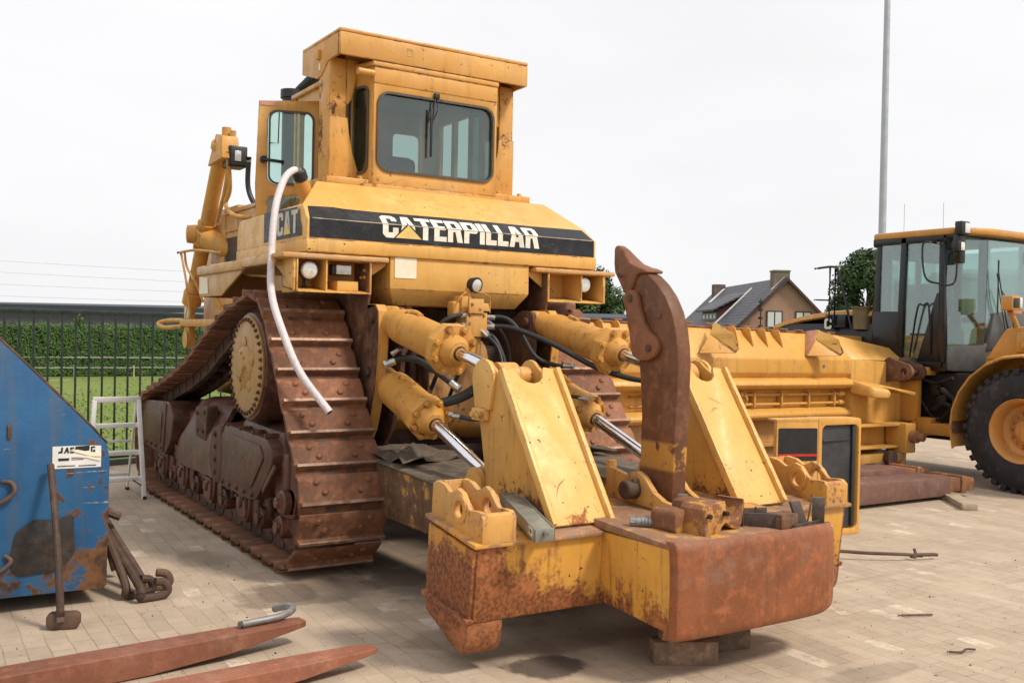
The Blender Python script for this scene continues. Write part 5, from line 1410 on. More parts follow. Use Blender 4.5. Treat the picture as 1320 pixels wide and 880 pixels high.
b = B(); b.plate((9.50,7.995,1.36),(1,0,0),(0,0,1),circ(0,0,.022,12),-.01); b.done('plug', M['grey_pipe'], bl)

# the blade hangs a little lower at its far end
for ch in [x for x in COL.objects if x.parent == bl]:
    for v in ch.data.vertices:
        X_ = v.co.x + 8.8; z = v.co.z
        kk = .003 + (.009*max(0,(z-.79))/.67 if z < 1.46 else .009+.019*(z-1.46)/.35)
        v.co.z -= max(0, X_-7.4)*kk

# ------------------------------------------------------------------ upright yellow engine panel leaning in front of the blade
pn = empty('engine_side_cover', (6.7, 5.75, 0), 'upright yellow engine cover with a black and red striped vent, standing behind the ripper', 'engine cover')
# door-like face: from (7.14,5.60) near right to (6.65,5.62) ; side cheek going left/back
G = V((7.145,5.60,0)); Hh = V((6.64,5.63,0)); I = V((6.28,5.76,0))
b = B()
U = (G-Hh); wv = U.length; U.normalize()
b.plate(Hh, U, (0,0,1), roundpoly([(0,0),(wv,0),(wv,.99),(0,1.0)], [0,0,.03,.03], 3), -.16, [rrect(.045,.05,wv-.03,.935,.05,5)], bev=.006)
U2 = (Hh-I); w2 = U2.length; U2.normalize()
b.plate(I+V((.0,.0,0)), U2, (0,0,1), [(0,0.15),(w2-.003,0.15),(w2-.003,.998),(0,.985)], -.05, bev=.006)
b.hexa([I+V((0,0,.965)),Hh+V((-.004,0,.965)),Hh+V((.0,.15,.965)),I+V((.06,.16,.965)),I+V((0,0,.985)),Hh+V((-.004,0,.997)),Hh+V((.0,.15,.997)),I+V((.06,.16,.985))], .004)
b.done('cover_shell', M['yellow_blade'], pn)
b = B(); b.plate(Hh+V((0,.03,0)), U, (0,0,1), rrect(.05,.055,wv-.06,.93,.05,5), -.03, bev=.012)
b.box(6.70,7.04,5.628,5.655,.80,.815,.004)
b.done('radiator_core', plain('dark_core', (.045,.045,.048), .55, .2, .4, 6), pn)
b = B(); b.plate(Hh+V((0,.012,0)), U, (0,0,1), rrect(wv-.09,.06,wv-.055,.93,.012,3), -.04, bev=.004); b.done('rubber_seal', M['rubber'], pn)
b = B(); n2 = V((U2.y,-U2.x,0)); b.plate(I+n2*.003, U2, (0,0,1), rrect(.018,.645,w2-.012,.915,.012,3), -.002); b.done('black_decal', M['black'], pn)
b = B(); b.plate(I+n2*.0055, U2, (0,0,1), [(.018,.682),(w2-.012,.682),(w2-.012,.702),(.018,.702)], -.002); b.done('red_stripe', plain('red_paint',(.55,.02,.01),.4,0,.1), pn)

# ------------------------------------------------------------------ brown beams on the ground at the right
def beam(x0, x1, y0, y1, z0, z1, label, end):
    e = empty('push_beam', ((x0+x1)/2, (y0+y1)/2, z0), label, 'beam', 'brown steel beams on the ground')
    b = B(); b.hexa([(x0,y0,z0),(x1,y0+.0,z0),(x1,y1,z0),(x0,y1,z0),(x0,y0,z1),(x1,y0,z1-.02),(x1,y1,z1-.02),(x0,y1,z1)], .012)
    b.hexa([(x0-.02,y0-.006,z0-.004),(x0+1.2,y0-.006,z0-.004),(x0+1.2,y1,z0-.004),(x0-.02,y1,z0-.004),(x0-.02,y0-.006,z1+.004),(x0+1.2,y0-.006,z1+.0),(x0+1.2,y1,z1),(x0-.02,y1,z1+.004)], .008)
    b.done('beam', M['brownbeam'], e)
    b = B(); b.hexa([(x1,y0+.02,z0+.03),(x1+.42,y0+.0,z0+.03),(x1+.42,y1-.10,z0+.03),(x1,y1-.02,z0+.03),(x1,y0+.02,z1-.03),(x1+.42,y0+.0,z1-.05),(x1+.42,y1-.10,z1-.05),(x1,y1-.02,z1-.03)], .02)
    b.box(x1+.18,x1+.26,y0-.01,y1-.02,z0+.01,z1-.02,.012)
    b.done('beam_end', end, e)
beam(6.9, 9.58, 6.36, 6.76, .04, .255, 'brown steel beam nearest the camera, lying beside the engine cover', M['clamp'])
beam(6.9, 9.75, 7.02, 7.42, .05, .26, 'brown steel beam lying just behind the nearest one, under the blade', M['clamp'])
b = B(); b.tube([(7.9,7.1,.28),(8.35,7.08,.30),(8.6,7.06,.285),(8.5,7.04,.28)], .02, 6, smooth=0); b.box(7.9,8.5,7.12,7.28,.268,.31,.006)
tag(b.done('bent_strap', M['brownbeam']), 'small bent brown steel strap lying on the rear beam', 'strap')
b = B(); b.box(7.6,9.9,7.65,7.78,.10,.19,.01)
tag(b.done('timber_plank', M['wood']), 'grey brown plank between the rear beam and the blade', 'timber')
b = B(); b.hexa([(9.05,5.88,0),(9.18,5.80,0),(9.62,6.30,0),(9.48,6.37,0),(9.05,5.88,.065),(9.18,5.80,.065),(9.62,6.30,.065),(9.48,6.37,.065)], .005)
tag(b.done('timber_batten', M['woodlight']), 'pale square batten under the right end of the nearest beam', 'timber')

# ------------------------------------------------------------------ stick on the paving at the right, small litter
b = B(); b.tube([(5.6,5.55,.03),(6.05,5.12,.06),(6.32,4.88,.055),(6.55,4.74,.05),(6.72,4.69,.03)], .013, 8); b.tube([(6.62,4.72,.03),(6.66,4.70,.03),(6.68,4.73,.08)], .012, 6); b.tube([(6.62,4.72,.04),(6.78,4.66,.04),(6.86,4.66,.03)], .014, 6)
tag(b.done('stick', M['tool']), 'long bent stick lying on the paving right of the ripper', 'stick')
b = B(); b.tube([(4.82,3.20,.012),(4.88,3.16,.012),(4.93,3.16,.02),(4.99,3.15,.012)], .006, 6); tag(b.done('twig', M['tool']), 'tiny dark twig on the open paving right of the push block', 'twig')
b = B(); b.tube([(5.2,3.78,.01),(5.32,3.72,.012),(5.40,3.69,.01)], .006, 6); tag(b.done('twig', M['tool']), 'thin brown twig between the long stick and the push block', 'twig')

# ------------------------------------------------------------------ wheel loader
ld = empty('wheel_loader', (11.6, 8.0, 0), 'yellow wheel loader with a black glazed cab parked at the right edge', 'wheel loader')
CX = 11.0; W2 = 1.75; M['darkest'] = rusty('oily_black_joint', (.022,.016,.013), (.5,1.8), (.10,.05,.02), .25, seed=9)
b = B()   # roof
b.pz(2.955, 3.04, roundpoly([(CX-.06,7.32),(CX+.35,7.10),(CX+W2-.35,7.10),(CX+W2+.06,7.32),(CX+W2+.04,8.50),(CX-.04,8.50)], .08, 4), bev=.03)
b.done('cab_roof', M['yellow_loader'], ld)
blk = plain('cab_black_paint', (.010,.011,.014), .28, 0, .4, 6)
b = B()   # frame
for (x, y, x2, y2) in ((CX,7.46,CX+.02,7.50),(CX+.01,8.44,CX+.02,8.40),(CX+W2,7.46,CX+W2-.02,7.5),(CX+W2,8.44,CX+W2-.02,8.4)):
    b.hexa([(x-.035,y-.05,1.40),(x+.035,y-.05,1.40),(x+.035,y+.05,1.40),(x-.035,y+.05,1.40),(x2-.03,y2-.035,2.96),(x2+.03,y2-.035,2.96),(x2+.03,y2+.035,2.96),(x2-.03,y2+.035,2.96)], .01)
b.hexa([(CX-.03,8.02,1.40),(CX+.03,8.02,1.40),(CX+.03,8.11,1.40),(CX-.03,8.11,1.40),(CX-.03,7.98,2.96),(CX+.03,7.98,2.96),(CX+.03,8.06,2.96),(CX-.03,8.06,2.96)], .008)
b.box(CX-.03,CX+.03,7.46,8.48,1.34,1.42,.01); b.box(CX-.03,CX+.03,7.46,8.48,2.88,2.97,.01)
b.box(CX-.02,CX+W2+.02,8.42,8.48,1.34,2.0,.01); b.box(CX-.02,CX+W2,8.42,8.48,2.86,2.97,.01); b.box(CX+.84,CX+.92,8.42,8.47,2.0,2.9,.008)
b.box(CX,CX+W2,7.40,8.46,1.30,1.40,.01)
b.box(CX-.025,CX+.02,8.06,8.46,1.40,2.03,.01)
b.hexa([(CX-.03,7.50,1.40),(CX+.0,7.50,1.40),(CX+.0,7.80,1.40),(CX-.03,7.80,1.40),(CX-.03,7.50,2.25),(CX+.0,7.50,2.25),(CX+.0,7.54,2.25),(CX-.03,7.54,2.25)], .004)
b.box(CX,CX+W2,7.3,8.4,2.93,2.957); b.box(CX+.02,CX+.30,8.42,8.46,2.0,2.87,.01); b.box(CX+1.50,CX+W2-.02,8.42,8.46,2.0,2.87,.01); b.box(CX+W2-.03,CX+W2,7.95,8.12,1.4,2.95,.01); b.box(CX+.3,CX+1.5,8.42,8.46,2.72,2.87,.01)
b.done('cab_frame', blk, ld)
def gl(pts, name='cab_window', th=.008):
    b = B(); P = [V(p) for p in pts]; n = (P[1]-P[0]).cross(P[2]-P[0]).normalized()*th
    t = bmesh.new(); f = [t.verts.new(p) for p in P]; g = [t.verts.new(p+n) for p in P]
    t.faces.new(f); t.faces.new(g)
    for i in range(len(P)): t.faces.new((f[i-1], f[i], g[i], g[i-1]))
    b._add(t); return b.done(name, M['glass_loader'], ld)
gl([(CX+.002,7.51,1.42),(CX+.002,8.01,1.42),(CX+.002,7.97,2.89),(CX+.002,7.52,2.89)])
gl([(CX+.002,8.10,2.03),(CX+.002,8.40,2.03),(CX+.002,8.37,2.89),(CX+.002,8.06,2.89)])
# bow windscreen, lower side quarter
gl([(CX+.02,7.45,1.60),(CX+.40,7.18,1.52),(CX+.40,7.16,2.90),(CX+.02,7.44,2.90)])
gl([(CX+.41,7.18,1.52),(CX+W2-.41,7.18,1.52),(CX+W2-.41,7.16,2.90),(CX+.41,7.16,2.90)], 'windscreen')
gl([(CX+W2-.40,7.18,1.52),(CX+W2-.02,7.45,1.60),(CX+W2-.02,7.44,2.90),(CX+W2-.40,7.16,2.90)])
gl([(CX+.05,8.45,2.0),(CX+W2-.05,8.45,2.0),(CX+W2-.05,8.45,2.87),(CX+.05,8.45,2.87)], 'rear_window')
gl([(CX+W2,7.51,1.5),(CX+W2,8.40,1.5),(CX+W2,8.38,2.88),(CX+W2,7.52,2.88)])
grey = plain('grey_plastic', (.085,.085,.082), .6, 0, .3, 8)
b = B()
b.hexa([(CX-.01,7.40,1.30),(CX+.45,7.10,1.28),(CX+.8,7.3,1.28),(CX+.2,7.6,1.30),(CX-.0,7.44,1.60),(CX+.46,7.13,1.66),(CX+.8,7.3,1.66),(CX+.2,7.6,1.60)], .03)
b.hexa([(CX+.40,7.12,1.55),(CX+1.35,7.12,1.55),(CX+1.35,7.3,1.55),(CX+.40,7.3,1.55),(CX+.55,7.14,2.02),(CX+1.2,7.14,2.08),(CX+1.2,7.3,2.08),(CX+.55,7.3,2.02)], .03)
b.done('front_console', grey, ld)
b = B(); b.box(CX+.65,CX+1.15,7.9,8.3,1.4,1.85,.06); b.box(CX+.66,CX+1.14,8.2,8.36,1.8,2.42,.07); b.cyl((CX+.9,7.45,1.5),(CX+.9,7.6,1.95),.03,seg=10); b.lathe((CX+.9,7.6,1.97),(0,.4,1),[(0,.18),(.03,.18),(.03,.155),(0,.155)],24); b.box(CX+.35,CX+.55,7.7,8.2,1.5,1.9,.04)
b.done('driver_seat', M['interior'], ld)
# mirrors, lamps, grab rails
b = B(); b.tube([(CX-.02,7.56,2.86),(CX-.20,7.52,2.86),(CX-.24,7.60,2.82),(CX-.24,7.56,2.45),(CX-.20,7.42,2.36),(CX-.06,7.28,2.38),(CX-.04,7.27,2.84)], .012, 8)
b.done('mirror_bracket', blk, ld)
b = B(); b.tube([(CX-.03,7.90,1.45),(CX-.06,7.78,2.06),(CX-.06,7.70,2.10),(CX-.06,7.62,2.08),(CX-.05,7.60,1.5)], .012, 8)
b.done('grab_rail', blk, ld)
for i, (p, q_) in enumerate((((CX-.02,7.22,3.02),(.085,.05,.08)),((CX-.07,7.24,2.80),(.065,.05,.065)))):
    b = B(); b.box(p[0]-q_[0], p[0]+q_[0], p[1]-q_[1], p[1]+q_[1], p[2]-q_[2], p[2]+q_[2], .015); b.box(p[0]-q_[0]*.3, p[0]+q_[0]*.8, p[1]-q_[1]-.008, p[1]-q_[1], p[2]-q_[2]*.75, p[2]+q_[2]*.75, .006, m=1)
    b.done('work_lamp', [M['black'], M['lensw']], ld)
b = B(); b.box(CX-.06,CX+.06,7.22,7.32,2.6,2.95,.02); b.done('lamp_bracket', blk, ld)
b = B(); b.tube([(CX+1.42,7.13,2.9),(CX+1.42,7.08,2.82)], .02, 6); b.box(CX+1.36,CX+1.46,7.05,7.10,2.66,2.82,.02); b.done('work_lamp', [M['black']], ld)
b = B(); b.tube([(CX+.80,7.10,1.75),(CX+.62,7.08,2.18),(CX+.52,7.09,2.55)], .008, 6); b.tube([(CX+.72,7.10,1.80),(CX+.56,7.08,2.2),(CX+.50,7.09,2.50)], .006, 6); b.tube([(CX+.95,7.10,1.75),(CX+.72,7.08,2.15),(CX+.60,7.09,2.3)], .006, 6); b.tube([(CX+.505,7.075,2.0),(CX+.505,7.075,2.66)], .010, 6, smooth=0)
b.done('wiper', M['black'], ld)
# headlamp on its arm in front of the windscreen
b = B(); b.box(CX-.06,CX+.14,6.55,6.70,2.03,2.20,.02); b.box(CX-.04,CX+.06,6.541,6.55,2.06,2.17,.006,m=1); b.box(CX+.075,CX+.125,6.535,6.55,2.06,2.18,.01,m=2); b.box(CX-.04,CX+.12,6.54,6.56,1.99,2.03,.006,m=3)
b.tube([(CX+.06,6.66,2.03),(CX+.14,6.64,1.92),(CX+.20,6.62,1.80)], .028, 8)
b.done('headlamp', [M['yellow_loader'], M['black'], M['lensw'], M['rustpatch']], ld)
# front frame, fender
b = B()
b.hexa([(CX+.14,6.45,1.45),(CX+1.6,6.45,1.45),(CX+1.6,7.0,1.45),(CX+.14,7.0,1.45),(CX+.14,6.45,1.86),(CX+1.6,6.35,1.90),(CX+1.6,7.0,1.86),(CX+.14,6.75,1.82)], .03)
b.box(CX+.3,CX+1.5,5.2,7.1,.55,1.5,.04)
b.done('front_frame', M['yellow_loader'], ld)
b = B(); b.tube([(CX+.3,6.42,1.88),(CX+.1,6.3,1.84),(CX+.05,6.1,1.7)], .03, 8); b.cyl((CX+.12,6.52,1.62),(CX+.12,6.44,1.62),.05,seg=12); b.box(CX+.10,CX+.2,6.46,6.6,1.55,1.78,.02); b.done('frame_fittings', M['yellow_loader'], ld)
rows = []
for a in range(0, 9):
    an = math.radians(198 - a*15.5); R_ = .84
    y = 6.22 - R_*math.cos(an); z = .70 + R_*math.sin(an)
    rows.append([(10.56,y,z-.02),(10.60,y,z),(11.1,y,z+.01),(11.3,y,z+.01)])
b = B(); b.shell(rows, .02); b.done('front_fender', M['yellow_loader'], ld, sharp=50)
b = B(); rows = [[(10.58,7.03,.98),(11.1,7.03,.98)],[(10.58,7.05,.75),(11.1,7.05,.75)],[(10.58,7.02,.60),(11.1,7.02,.60)]]; b.shell(rows,.015); b.done('mud_flap', M['bracket'], ld)
# wheel
def wheel(cx_, cy_, R_=.69, label=None):
    tyre_m = rusty('tyre_rubber', (.022,.022,.025), (.8,1.3), (.13,.11,.09), .30, .75, seed=6, streak=0) if 'tyre' not in M else M['tyre']
    M['tyre'] = tyre_m
    b = B()
    w = .50
    b.lathe((cx_, cy_, R_), (1,0,0), [(.03,R_*.47),(.0,R_*.53),(-.015,R_*.68),(.0,R_*.86),(.03,R_*.94),(.07,R_*.965),(w-.07,R_*.965),(w-.03,R_*.94),(w-.0,R_*.86),(w,R_*.60),(w-.03,R_*.48)], 64, cap=False)
    for i in range(34):
        a = 2*PI*i/34
        for s_, da in ((0,0),(1,.5)):
            aa = a + da*2*PI/34
            c = V((cx_+(.04 if s_ == 0 else w-.27), cy_+R_*.93*math.cos(aa), R_+R_*.93*math.sin(aa)))
            d = V((0, math.cos(aa), math.sin(aa))); tg = V((0,-math.sin(aa), math.cos(aa)))
            x0, x1 = (cx_+.0, cx_+.27) if s_ == 0 else (cx_+w-.27, cx_+w-.0)
            cc = V((cx_, cy_, R_))
            pts = []
            for rr in (.90, 1.0):
                for xx, tt in ((x0 + (.012 if rr > .95 else 0),-.045),(x1,-.035),(x1,.03),(x0 + (.012 if rr > .95 else 0),.045)):
                    pts.append(V((xx, cy_, R_)) + d*R_*rr + tg*tt*.72)
            b.hexa(pts, .008)
    wl = b.done('wheel', M['tyre'], ld, label=label)
    b = B()
    b.lathe((cx_+.0, cy_, R_), (1,0,0), [(.0,R_*.52),(-.01,R_*.505),(.0,R_*.485),(.02,R_*.46),(.10,R_*.43),(.16,R_*.42),(.17,R_*.37),(.20,R_*.33),(.20,R_*.18),(.12,R_*.17),(.11,0)], 56, cap=False)
    for i in range(16):
        a = 2*PI*i/16; b.bolt((cx_+.2, cy_+R_*.29*math.cos(a), R_+R_*.29*math.sin(a)), (-1,0,0), .014, .02)
    b.done('rim', M['yellow_rim'], wl)
M['yellow_rim'] = paint('rim_orange', (.52,.22,.035), .18, .3, .4, .6, seed=17)
wheel(10.58, 6.22); wheel(10.58, 9.4)
# steps, frame, engine hood, railings
b = B()
b.box(CX-.06,CX+.3,7.62,8.46,1.24,1.34,.01); b.box(CX-.10,CX-.02,7.72,8.0,.66,1.30,.012); b.box(CX-.02,CX+.9,7.9,9.9,.55,1.3,.03); b.box(CX-.12,CX+.3,7.1,7.8,.52,.66,.01)
b.hexa([(CX-.10,7.58,.50),(CX+.2,7.58,.50),(CX+.2,7.75,.50),(CX-.10,7.75,.50),(CX-.10,7.52,.72),(CX+.2,7.52,.72),(CX+.2,7.75,.72),(CX-.10,7.75,.72)], .01)
b.done('side_frame', M['yellow_loader'], ld)
b = B(); b.box(CX+.1,CX+1.4,6.9,8.4,.45,1.28,.04); b.tube([(CX+.0,7.5,1.1),(CX+.05,7.3,.95),(CX+.0,7.1,.9)], .035, 8); b.tube([(CX+.0,7.6,.8),(CX+.0,7.4,.9),(CX+.05,7.2,.75)], .03, 8); b.cyl((CX-.02,7.45,.95),(CX+.1,7.45,.95),.06,seg=14)
b.tube([(CX-.02,7.75,1.2),(CX+.02,7.55,1.15),(CX-.02,7.30,1.22)], .02, 8); b.tube([(CX+.0,7.8,1.0),(CX+.0,7.5,.7),(CX+.0,7.2,1.05)], .018, 8); b.box(CX+.02,CX+.1,7.5,7.62,1.0,1.15,.01)
b.done('centre_joint', M['darkest'], ld)
b = B()
rows = []
for y, z in ((8.55,2.05),(8.9,2.06),(9.3,2.04),(9.7,1.99),(10.0,1.93),(10.25,1.86)):
    rows.append([(CX+.05,y,z-.07),(CX+.08,y,z-.01),(CX+.2,y,z+.01),(CX+1.5,y,z+.01),(CX+1.67,y,z-.02),(CX+1.7,y,z-.07)])
b.shell(rows, .04); hood_ = b.done('engine_hood', M['yellow_loader'], ld, sharp=50)
b = B(); b.box(CX+.07,CX+1.66,8.5,10.2,1.2,1.88,.03); b.done('engine_side', blk, ld)
b = B()
b.box(CX-.02,CX+.22,8.9,9.25,1.82,2.00,.02)
b.tube([(CX-.04,9.42,2.63),(CX-.04,9.10,2.64),(CX-.03,9.02,2.55),(CX-.02,8.80,1.80)], .016, 8)
b.tube([(CX-.04,9.16,2.64),(CX-.04,9.16,1.85)], .014, 6, smooth=0); b.tube([(CX-.04,9.07,2.62),(CX-.04,9.07,1.85)], .014, 6, smooth=0); b.tube([(CX-.04,9.42,2.20),(CX-.04,9.16,2.19),(CX-.04,9.07,2.19)], .012, 6)
b.done('handrail', blk, ld)
b = B(); b.cyl((CX+.1,8.72,1.8),(CX+.1,8.72,2.08),.13,seg=20); b.cyl((CX+.1,8.72,2.08),(CX+.1,8.72,2.10),.15,seg=20); b.done('air_cleaner', plain('olive_plastic',(.16,.12,.05),.5), ld)
b = B(); b.plate((CX-.035,9.24,1.80),(0,-1,0),(0,0,1),[(0,.02),(.02,0),(.10,0),(.12,.02),(.12,.05),(.085,.05),(.085,.03),(.035,.03),(.035,.11),(.085,.11),(.085,.09),(.12,.09),(.12,.12),(.10,.14),(.02,.14),(0,.12)],.002); b.done('white_letter', M['white_decal'], ld)
for x, y in ((CX+.35,8.3),(CX+.6,7.9)):
    b = B(); b.tube([(x,y,3.03),(x,y,3.45)], .0022, 5, smooth=0); b.done('antenna', M['black'], ld)
# ------------------------------------------------------------------ setting
def pav_mat():
    k = N('paving'); 
    w1 = k.n('ShaderNodeTexNoise'); k.link(k.co, w1.inputs['Vector']); w1.inputs['Scale'].default_value = .9; w1.inputs['Detail'].default_value = 3
    vadd = k.n('ShaderNodeVectorMath', operation='MULTIPLY_ADD'); k.link(w1.outputs['Color'], vadd.inputs[0]); vadd.inputs[1].default_value = (.10,.10,0); k.link(k.co, vadd.inputs[2])
    vec = k.map(rot=(0,0,math.radians(92)), src=vadd.outputs[0])
    br = k.n('ShaderNodeTexBrick'); k.link(vec, br.inputs['Vector']); br.offset = .5
    br.inputs['Scale'].default_value = 1; br.inputs['Mortar Size'].default_value = .0042; br.inputs['Mortar Smooth'].default_value = .6; br.inputs['Bias'].default_value = 0
    br.inputs['Brick Width'].default_value = .21; br.inputs['Row Height'].default_value = .105
    br.inputs['Color1'].default_value = (.36,.29,.222,1); br.inputs['Color2'].default_value = (.44,.36,.28,1); br.inputs['Mortar'].default_value = (.17,.13,.095,1)
    a = k.noise(.35,5,.6); b_ = k.noise(1.4,6,.7); c = k.noise(9,5,.7); f = k.noise(120,3,.6)
    col = k.mix(k.ramp(a,.35,.65), (.39,.32,.24), (.46,.38,.29))
    jm = k.math('MULTIPLY', k.ramp(b_,.38,.62,.80,.22), k.ramp(c,.3,.6,1.0,.65))
    col = k.mix(jm, col, br.outputs['Color'])
    col = k.mix(k.ramp(c,.42,.72,0,.32), col, (.25,.20,.15))
    # sand and pale smears
    sm = k.noise(1,5,.6,k.map(scale=(1.8,.9,1), rot=(0,0,.5)))
    col = k.mix(k.ramp(sm,.46,.68,0,.6), col, (.50,.42,.335))
    # a few very pale bricks
    vb = k.n('ShaderNodeTexWhiteNoise'); vb.noise_dimensions='3D'
    fl = k.n('ShaderNodeVectorMath', operation='FLOOR'); dv = k.n('ShaderNodeVectorMath', operation='DIVIDE'); k.link(vec, dv.inputs[0]); dv.inputs[1].default_value = (.21,.105,1); k.link(dv.outputs[0], fl.inputs[0]); k.link(fl.outputs[0], vb.inputs['Vector'])
    col = k.mix(k.math('MULTIPLY', k.ramp(vb.outputs['Value'],.955,.965), k.ramp(c,.42,.58,0,.75)), col, (.60,.53,.44))
    # oil stains; the broad blots under the machine also paint its shade darker
    def blot(cx,cy,rx,ry,amt,colr,wob=.6,rot=0):
        m_ = k.map(loc=(0,0,0), src=k.co)
        sub = k.n('ShaderNodeVectorMath', operation='SUBTRACT'); k.link(k.co, sub.inputs[0]); sub.inputs[1].default_value = (cx,cy,0)
        d = k.n('ShaderNodeVectorMath', operation='DIVIDE'); k.link(sub.outputs[0], d.inputs[0]); d.inputs[1].default_value = (rx,ry,100)
        ln = k.n('ShaderNodeVectorMath', operation='LENGTH'); k.link(d.outputs[0], ln.inputs[0])
        v = k.math('ADD', ln.outputs['Value'], k.math('MULTIPLY', k.math('SUBTRACT', b_, .5), wob*3))
        return k.ramp(v, 1.0, .75, 0, amt)
    for s_ in ((2.85,4.05,.26,.20,.85,(.045,.036,.030)),(2.0,7.2,.22,.30,.35,(.14,.11,.085)),(3.6,5.6,1.0,.9,.6,(.09,.07,.05)),(2.35,5.95,.5,.35,.5,(.12,.09,.065)),(3.2,4.6,.9,.5,.45,(.13,.10,.075)),(2.2,6.0,.2,.25,.5,(.08,.06,.05)),(4.4,6.5,1.8,1.2,.6,(.10,.075,.055)),(4.2,3.2,.35,.12,.35,(.14,.11,.085))):
        col = k.mix(blot(*s_), col, s_[5])
    col = k.mix(k.ramp(f,.35,.75,0,.28), col, (.20,.165,.125))
    # dark specks
    sp = k.n('ShaderNodeTexVoronoi'); k.link(k.co, sp.inputs['Vector']); sp.inputs['Scale'].default_value = 5.5
    col = k.mix(k.math('MULTIPLY', k.ramp(sp.outputs['Distance'],.075,.05), k.ramp(c,.5,.55,0,.8)), col, (.06,.048,.038))
    col = k.mix(1.0, col, (1.08,1.03,.995), 'MULTIPLY')
    h = k.math('SUBTRACT', k.math('MULTIPLY', c, .5), k.math('MULTIPLY', br.outputs['Fac'], k.math('MULTIPLY', jm, .9)))
    h = k.math('ADD', h, k.math('MULTIPLY', a, 2.0)); h = k.math('ADD', h, k.math('MULTIPLY', vb.outputs['Value'], k.math('MULTIPLY', jm, .55)))
    ty = k.noise(1,4,.6,k.map(scale=(.5,7,1), rot=(0,0,.62))); col = k.mix(k.math('MULTIPLY', k.ramp(ty,.52,.66,0,.30), k.ramp(a,.42,.6)), col, (.22,.175,.135))
    vtc = k.ramp(vb.outputs['Value'],0,1,.94,1.05); vs_ = k.n('ShaderNodeVectorMath', operation='SCALE'); k.link(col, vs_.inputs[0]); k.link(vtc, vs_.inputs['Scale']); col = vs_.outputs[0]
    return k.bsdf(col, .78, 0, .25, h, .45, .012)
def grass_mat():
    k = N('grass_ground'); a = k.noise(.5,5,.6); b_ = k.noise(6,5,.7); c = k.noise(1,4,.6,k.map(scale=(.4,2.4,1)))
    col = k.mix(k.ramp(a,.35,.65), (.135,.185,.045), (.17,.215,.06)); col = k.mix(k.ramp(b_,.4,.7,0,.3), col, (.10,.145,.03)); col = k.mix(k.ramp(c,.5,.7,0,.5), col, (.22,.235,.09))
    return k.bsdf(col, .9, 0, .1, b_, .6, .03)
def sheet(name, pts, z, mat, kind='structure'):
    b = B(); b.plate((0,0,z),(1,0,0),(0,1,0), pts, 0); o = b.done(name, mat, local=True); o['kind'] = kind; return o
gm = grass_mat()
sheet('ground', [(-400,-60),(600,-60),(600,900),(-400,900)], -.012, gm)
sheet('paving', [(-12,8.52),(48,24.9),(48,-14),(-12,-14)], 0, pav_mat())

# grass blades in tufts beyond the fence
def grass():
    t = bmesh.new()
    for i in range(16000):
        x = random.uniform(-1.5, 16); y = 12.4+.27*x*1.0 + abs(random.gauss(0, 7))+.2
        if y > 34.2: continue
        h = random.uniform(.008,.02); a = random.uniform(0,PI); w = .012+.0006*y
        dx, dy = math.cos(a)*w, math.sin(a)*w; lx, ly = random.uniform(-.03,.03), random.uniform(-.03,.03)
        t.faces.new([t.verts.new((x-dx,y-dy,-.012)), t.verts.new((x+dx,y+dy,-.012)), t.verts.new((x+lx,y+ly,h))])
    b = B(); b.bm.free(); b.bm = t
    k = N('grass_blades'); g = k.noise(3,3,.6); col = k.mix(k.ramp(g,.35,.65), (.16,.215,.05), (.20,.26,.075)); k.bsdf(col,.8,0,.1)
    o = b.done('grass', k.mat, local=True, sharp=180); tag(o, 'short mown green grass between the bar fence and the hedge', 'grass', kind='stuff')
grass()

# crumbs of dirt and grit on the paving
def grit():
    t = bmesh.new(); random.seed(21)
    for i in range(2600):
        d_ = 3.2+abs(random.gauss(0,3.2)); a = math.radians(random.uniform(-2,66)); x, y = d_*math.sin(a), d_*math.cos(a)
        if 2.2 < x < 5.3 and y > 3.3 and random.random() < .5: continue
        s_ = random.uniform(.002,.006)*(1 if random.random() < .93 else 2.0)
        pts = [V((x+random.uniform(-s_,s_), y+random.uniform(-s_,s_), 0)) for _ in range(3)] + [V((x,y,s_*1.1))]
        v = [t.verts.new(p) for p in pts]
        for q in ((0,1,3),(1,2,3),(2,0,3)): t.faces.new([v[j] for j in q])
    b = B(); b.bm.free(); b.bm = t
    o = b.done('grit', rusty('grit', (.16,.12,.09), (.4,1.6), seed=3), local=True); tag(o, 'small crumbs of dirt and grit strewn over the paving', 'grit', kind='stuff')
grit()
# ------------------------------------------------------------------ bar fence
fd_ = V((.965,.264,0)).normalized(); F0_ = V((1.24,12.14,0)); F0_ = F0_ - fd_*2.4
fm = plain('fence_green', (.025,.038,.032), .5, .2, .3, 12)
fe = empty('bar_fence', F0_+fd_*2.4, 'dark green steel bar fence between the paving and the grass', 'fence')
b = B(); nb = 34; sp_ = .157
b.obox(F0_+fd_*(nb*sp_/2)+V((0,0,1.80)), fd_, (.018,.022,nb*sp_/2), .003); b.obox(F0_+fd_*(nb*sp_/2)+V((0,0,.11)), fd_, (.018,.022,nb*sp_/2), .003)
b.done('rail', fm, fe)
for i in range(nb):
    p = F0_+fd_*(i*sp_); b = B(); b.cyl(p+V((0,0,.09)), p+V((0,0,1.80)), .0125, seg=8); b.done('bar', fm, fe)
for z in (1.28, 1.02):
    b = B(); b.cyl(F0_+V((0,.02,z)), F0_+fd_*(nb*sp_)+V((0,.02,z)), .0022, seg=5); b.done('wire', M['steel'], fe)
b = B(); b.obox(F0_+fd_*(nb*sp_/2)+V((0,.03,.02)), fd_, (.03,.045,nb*sp_/2+.4), .004); tag(b.done('kerb', plain('dark_concrete',(.10,.095,.085),.9)), None, None, kind='structure')

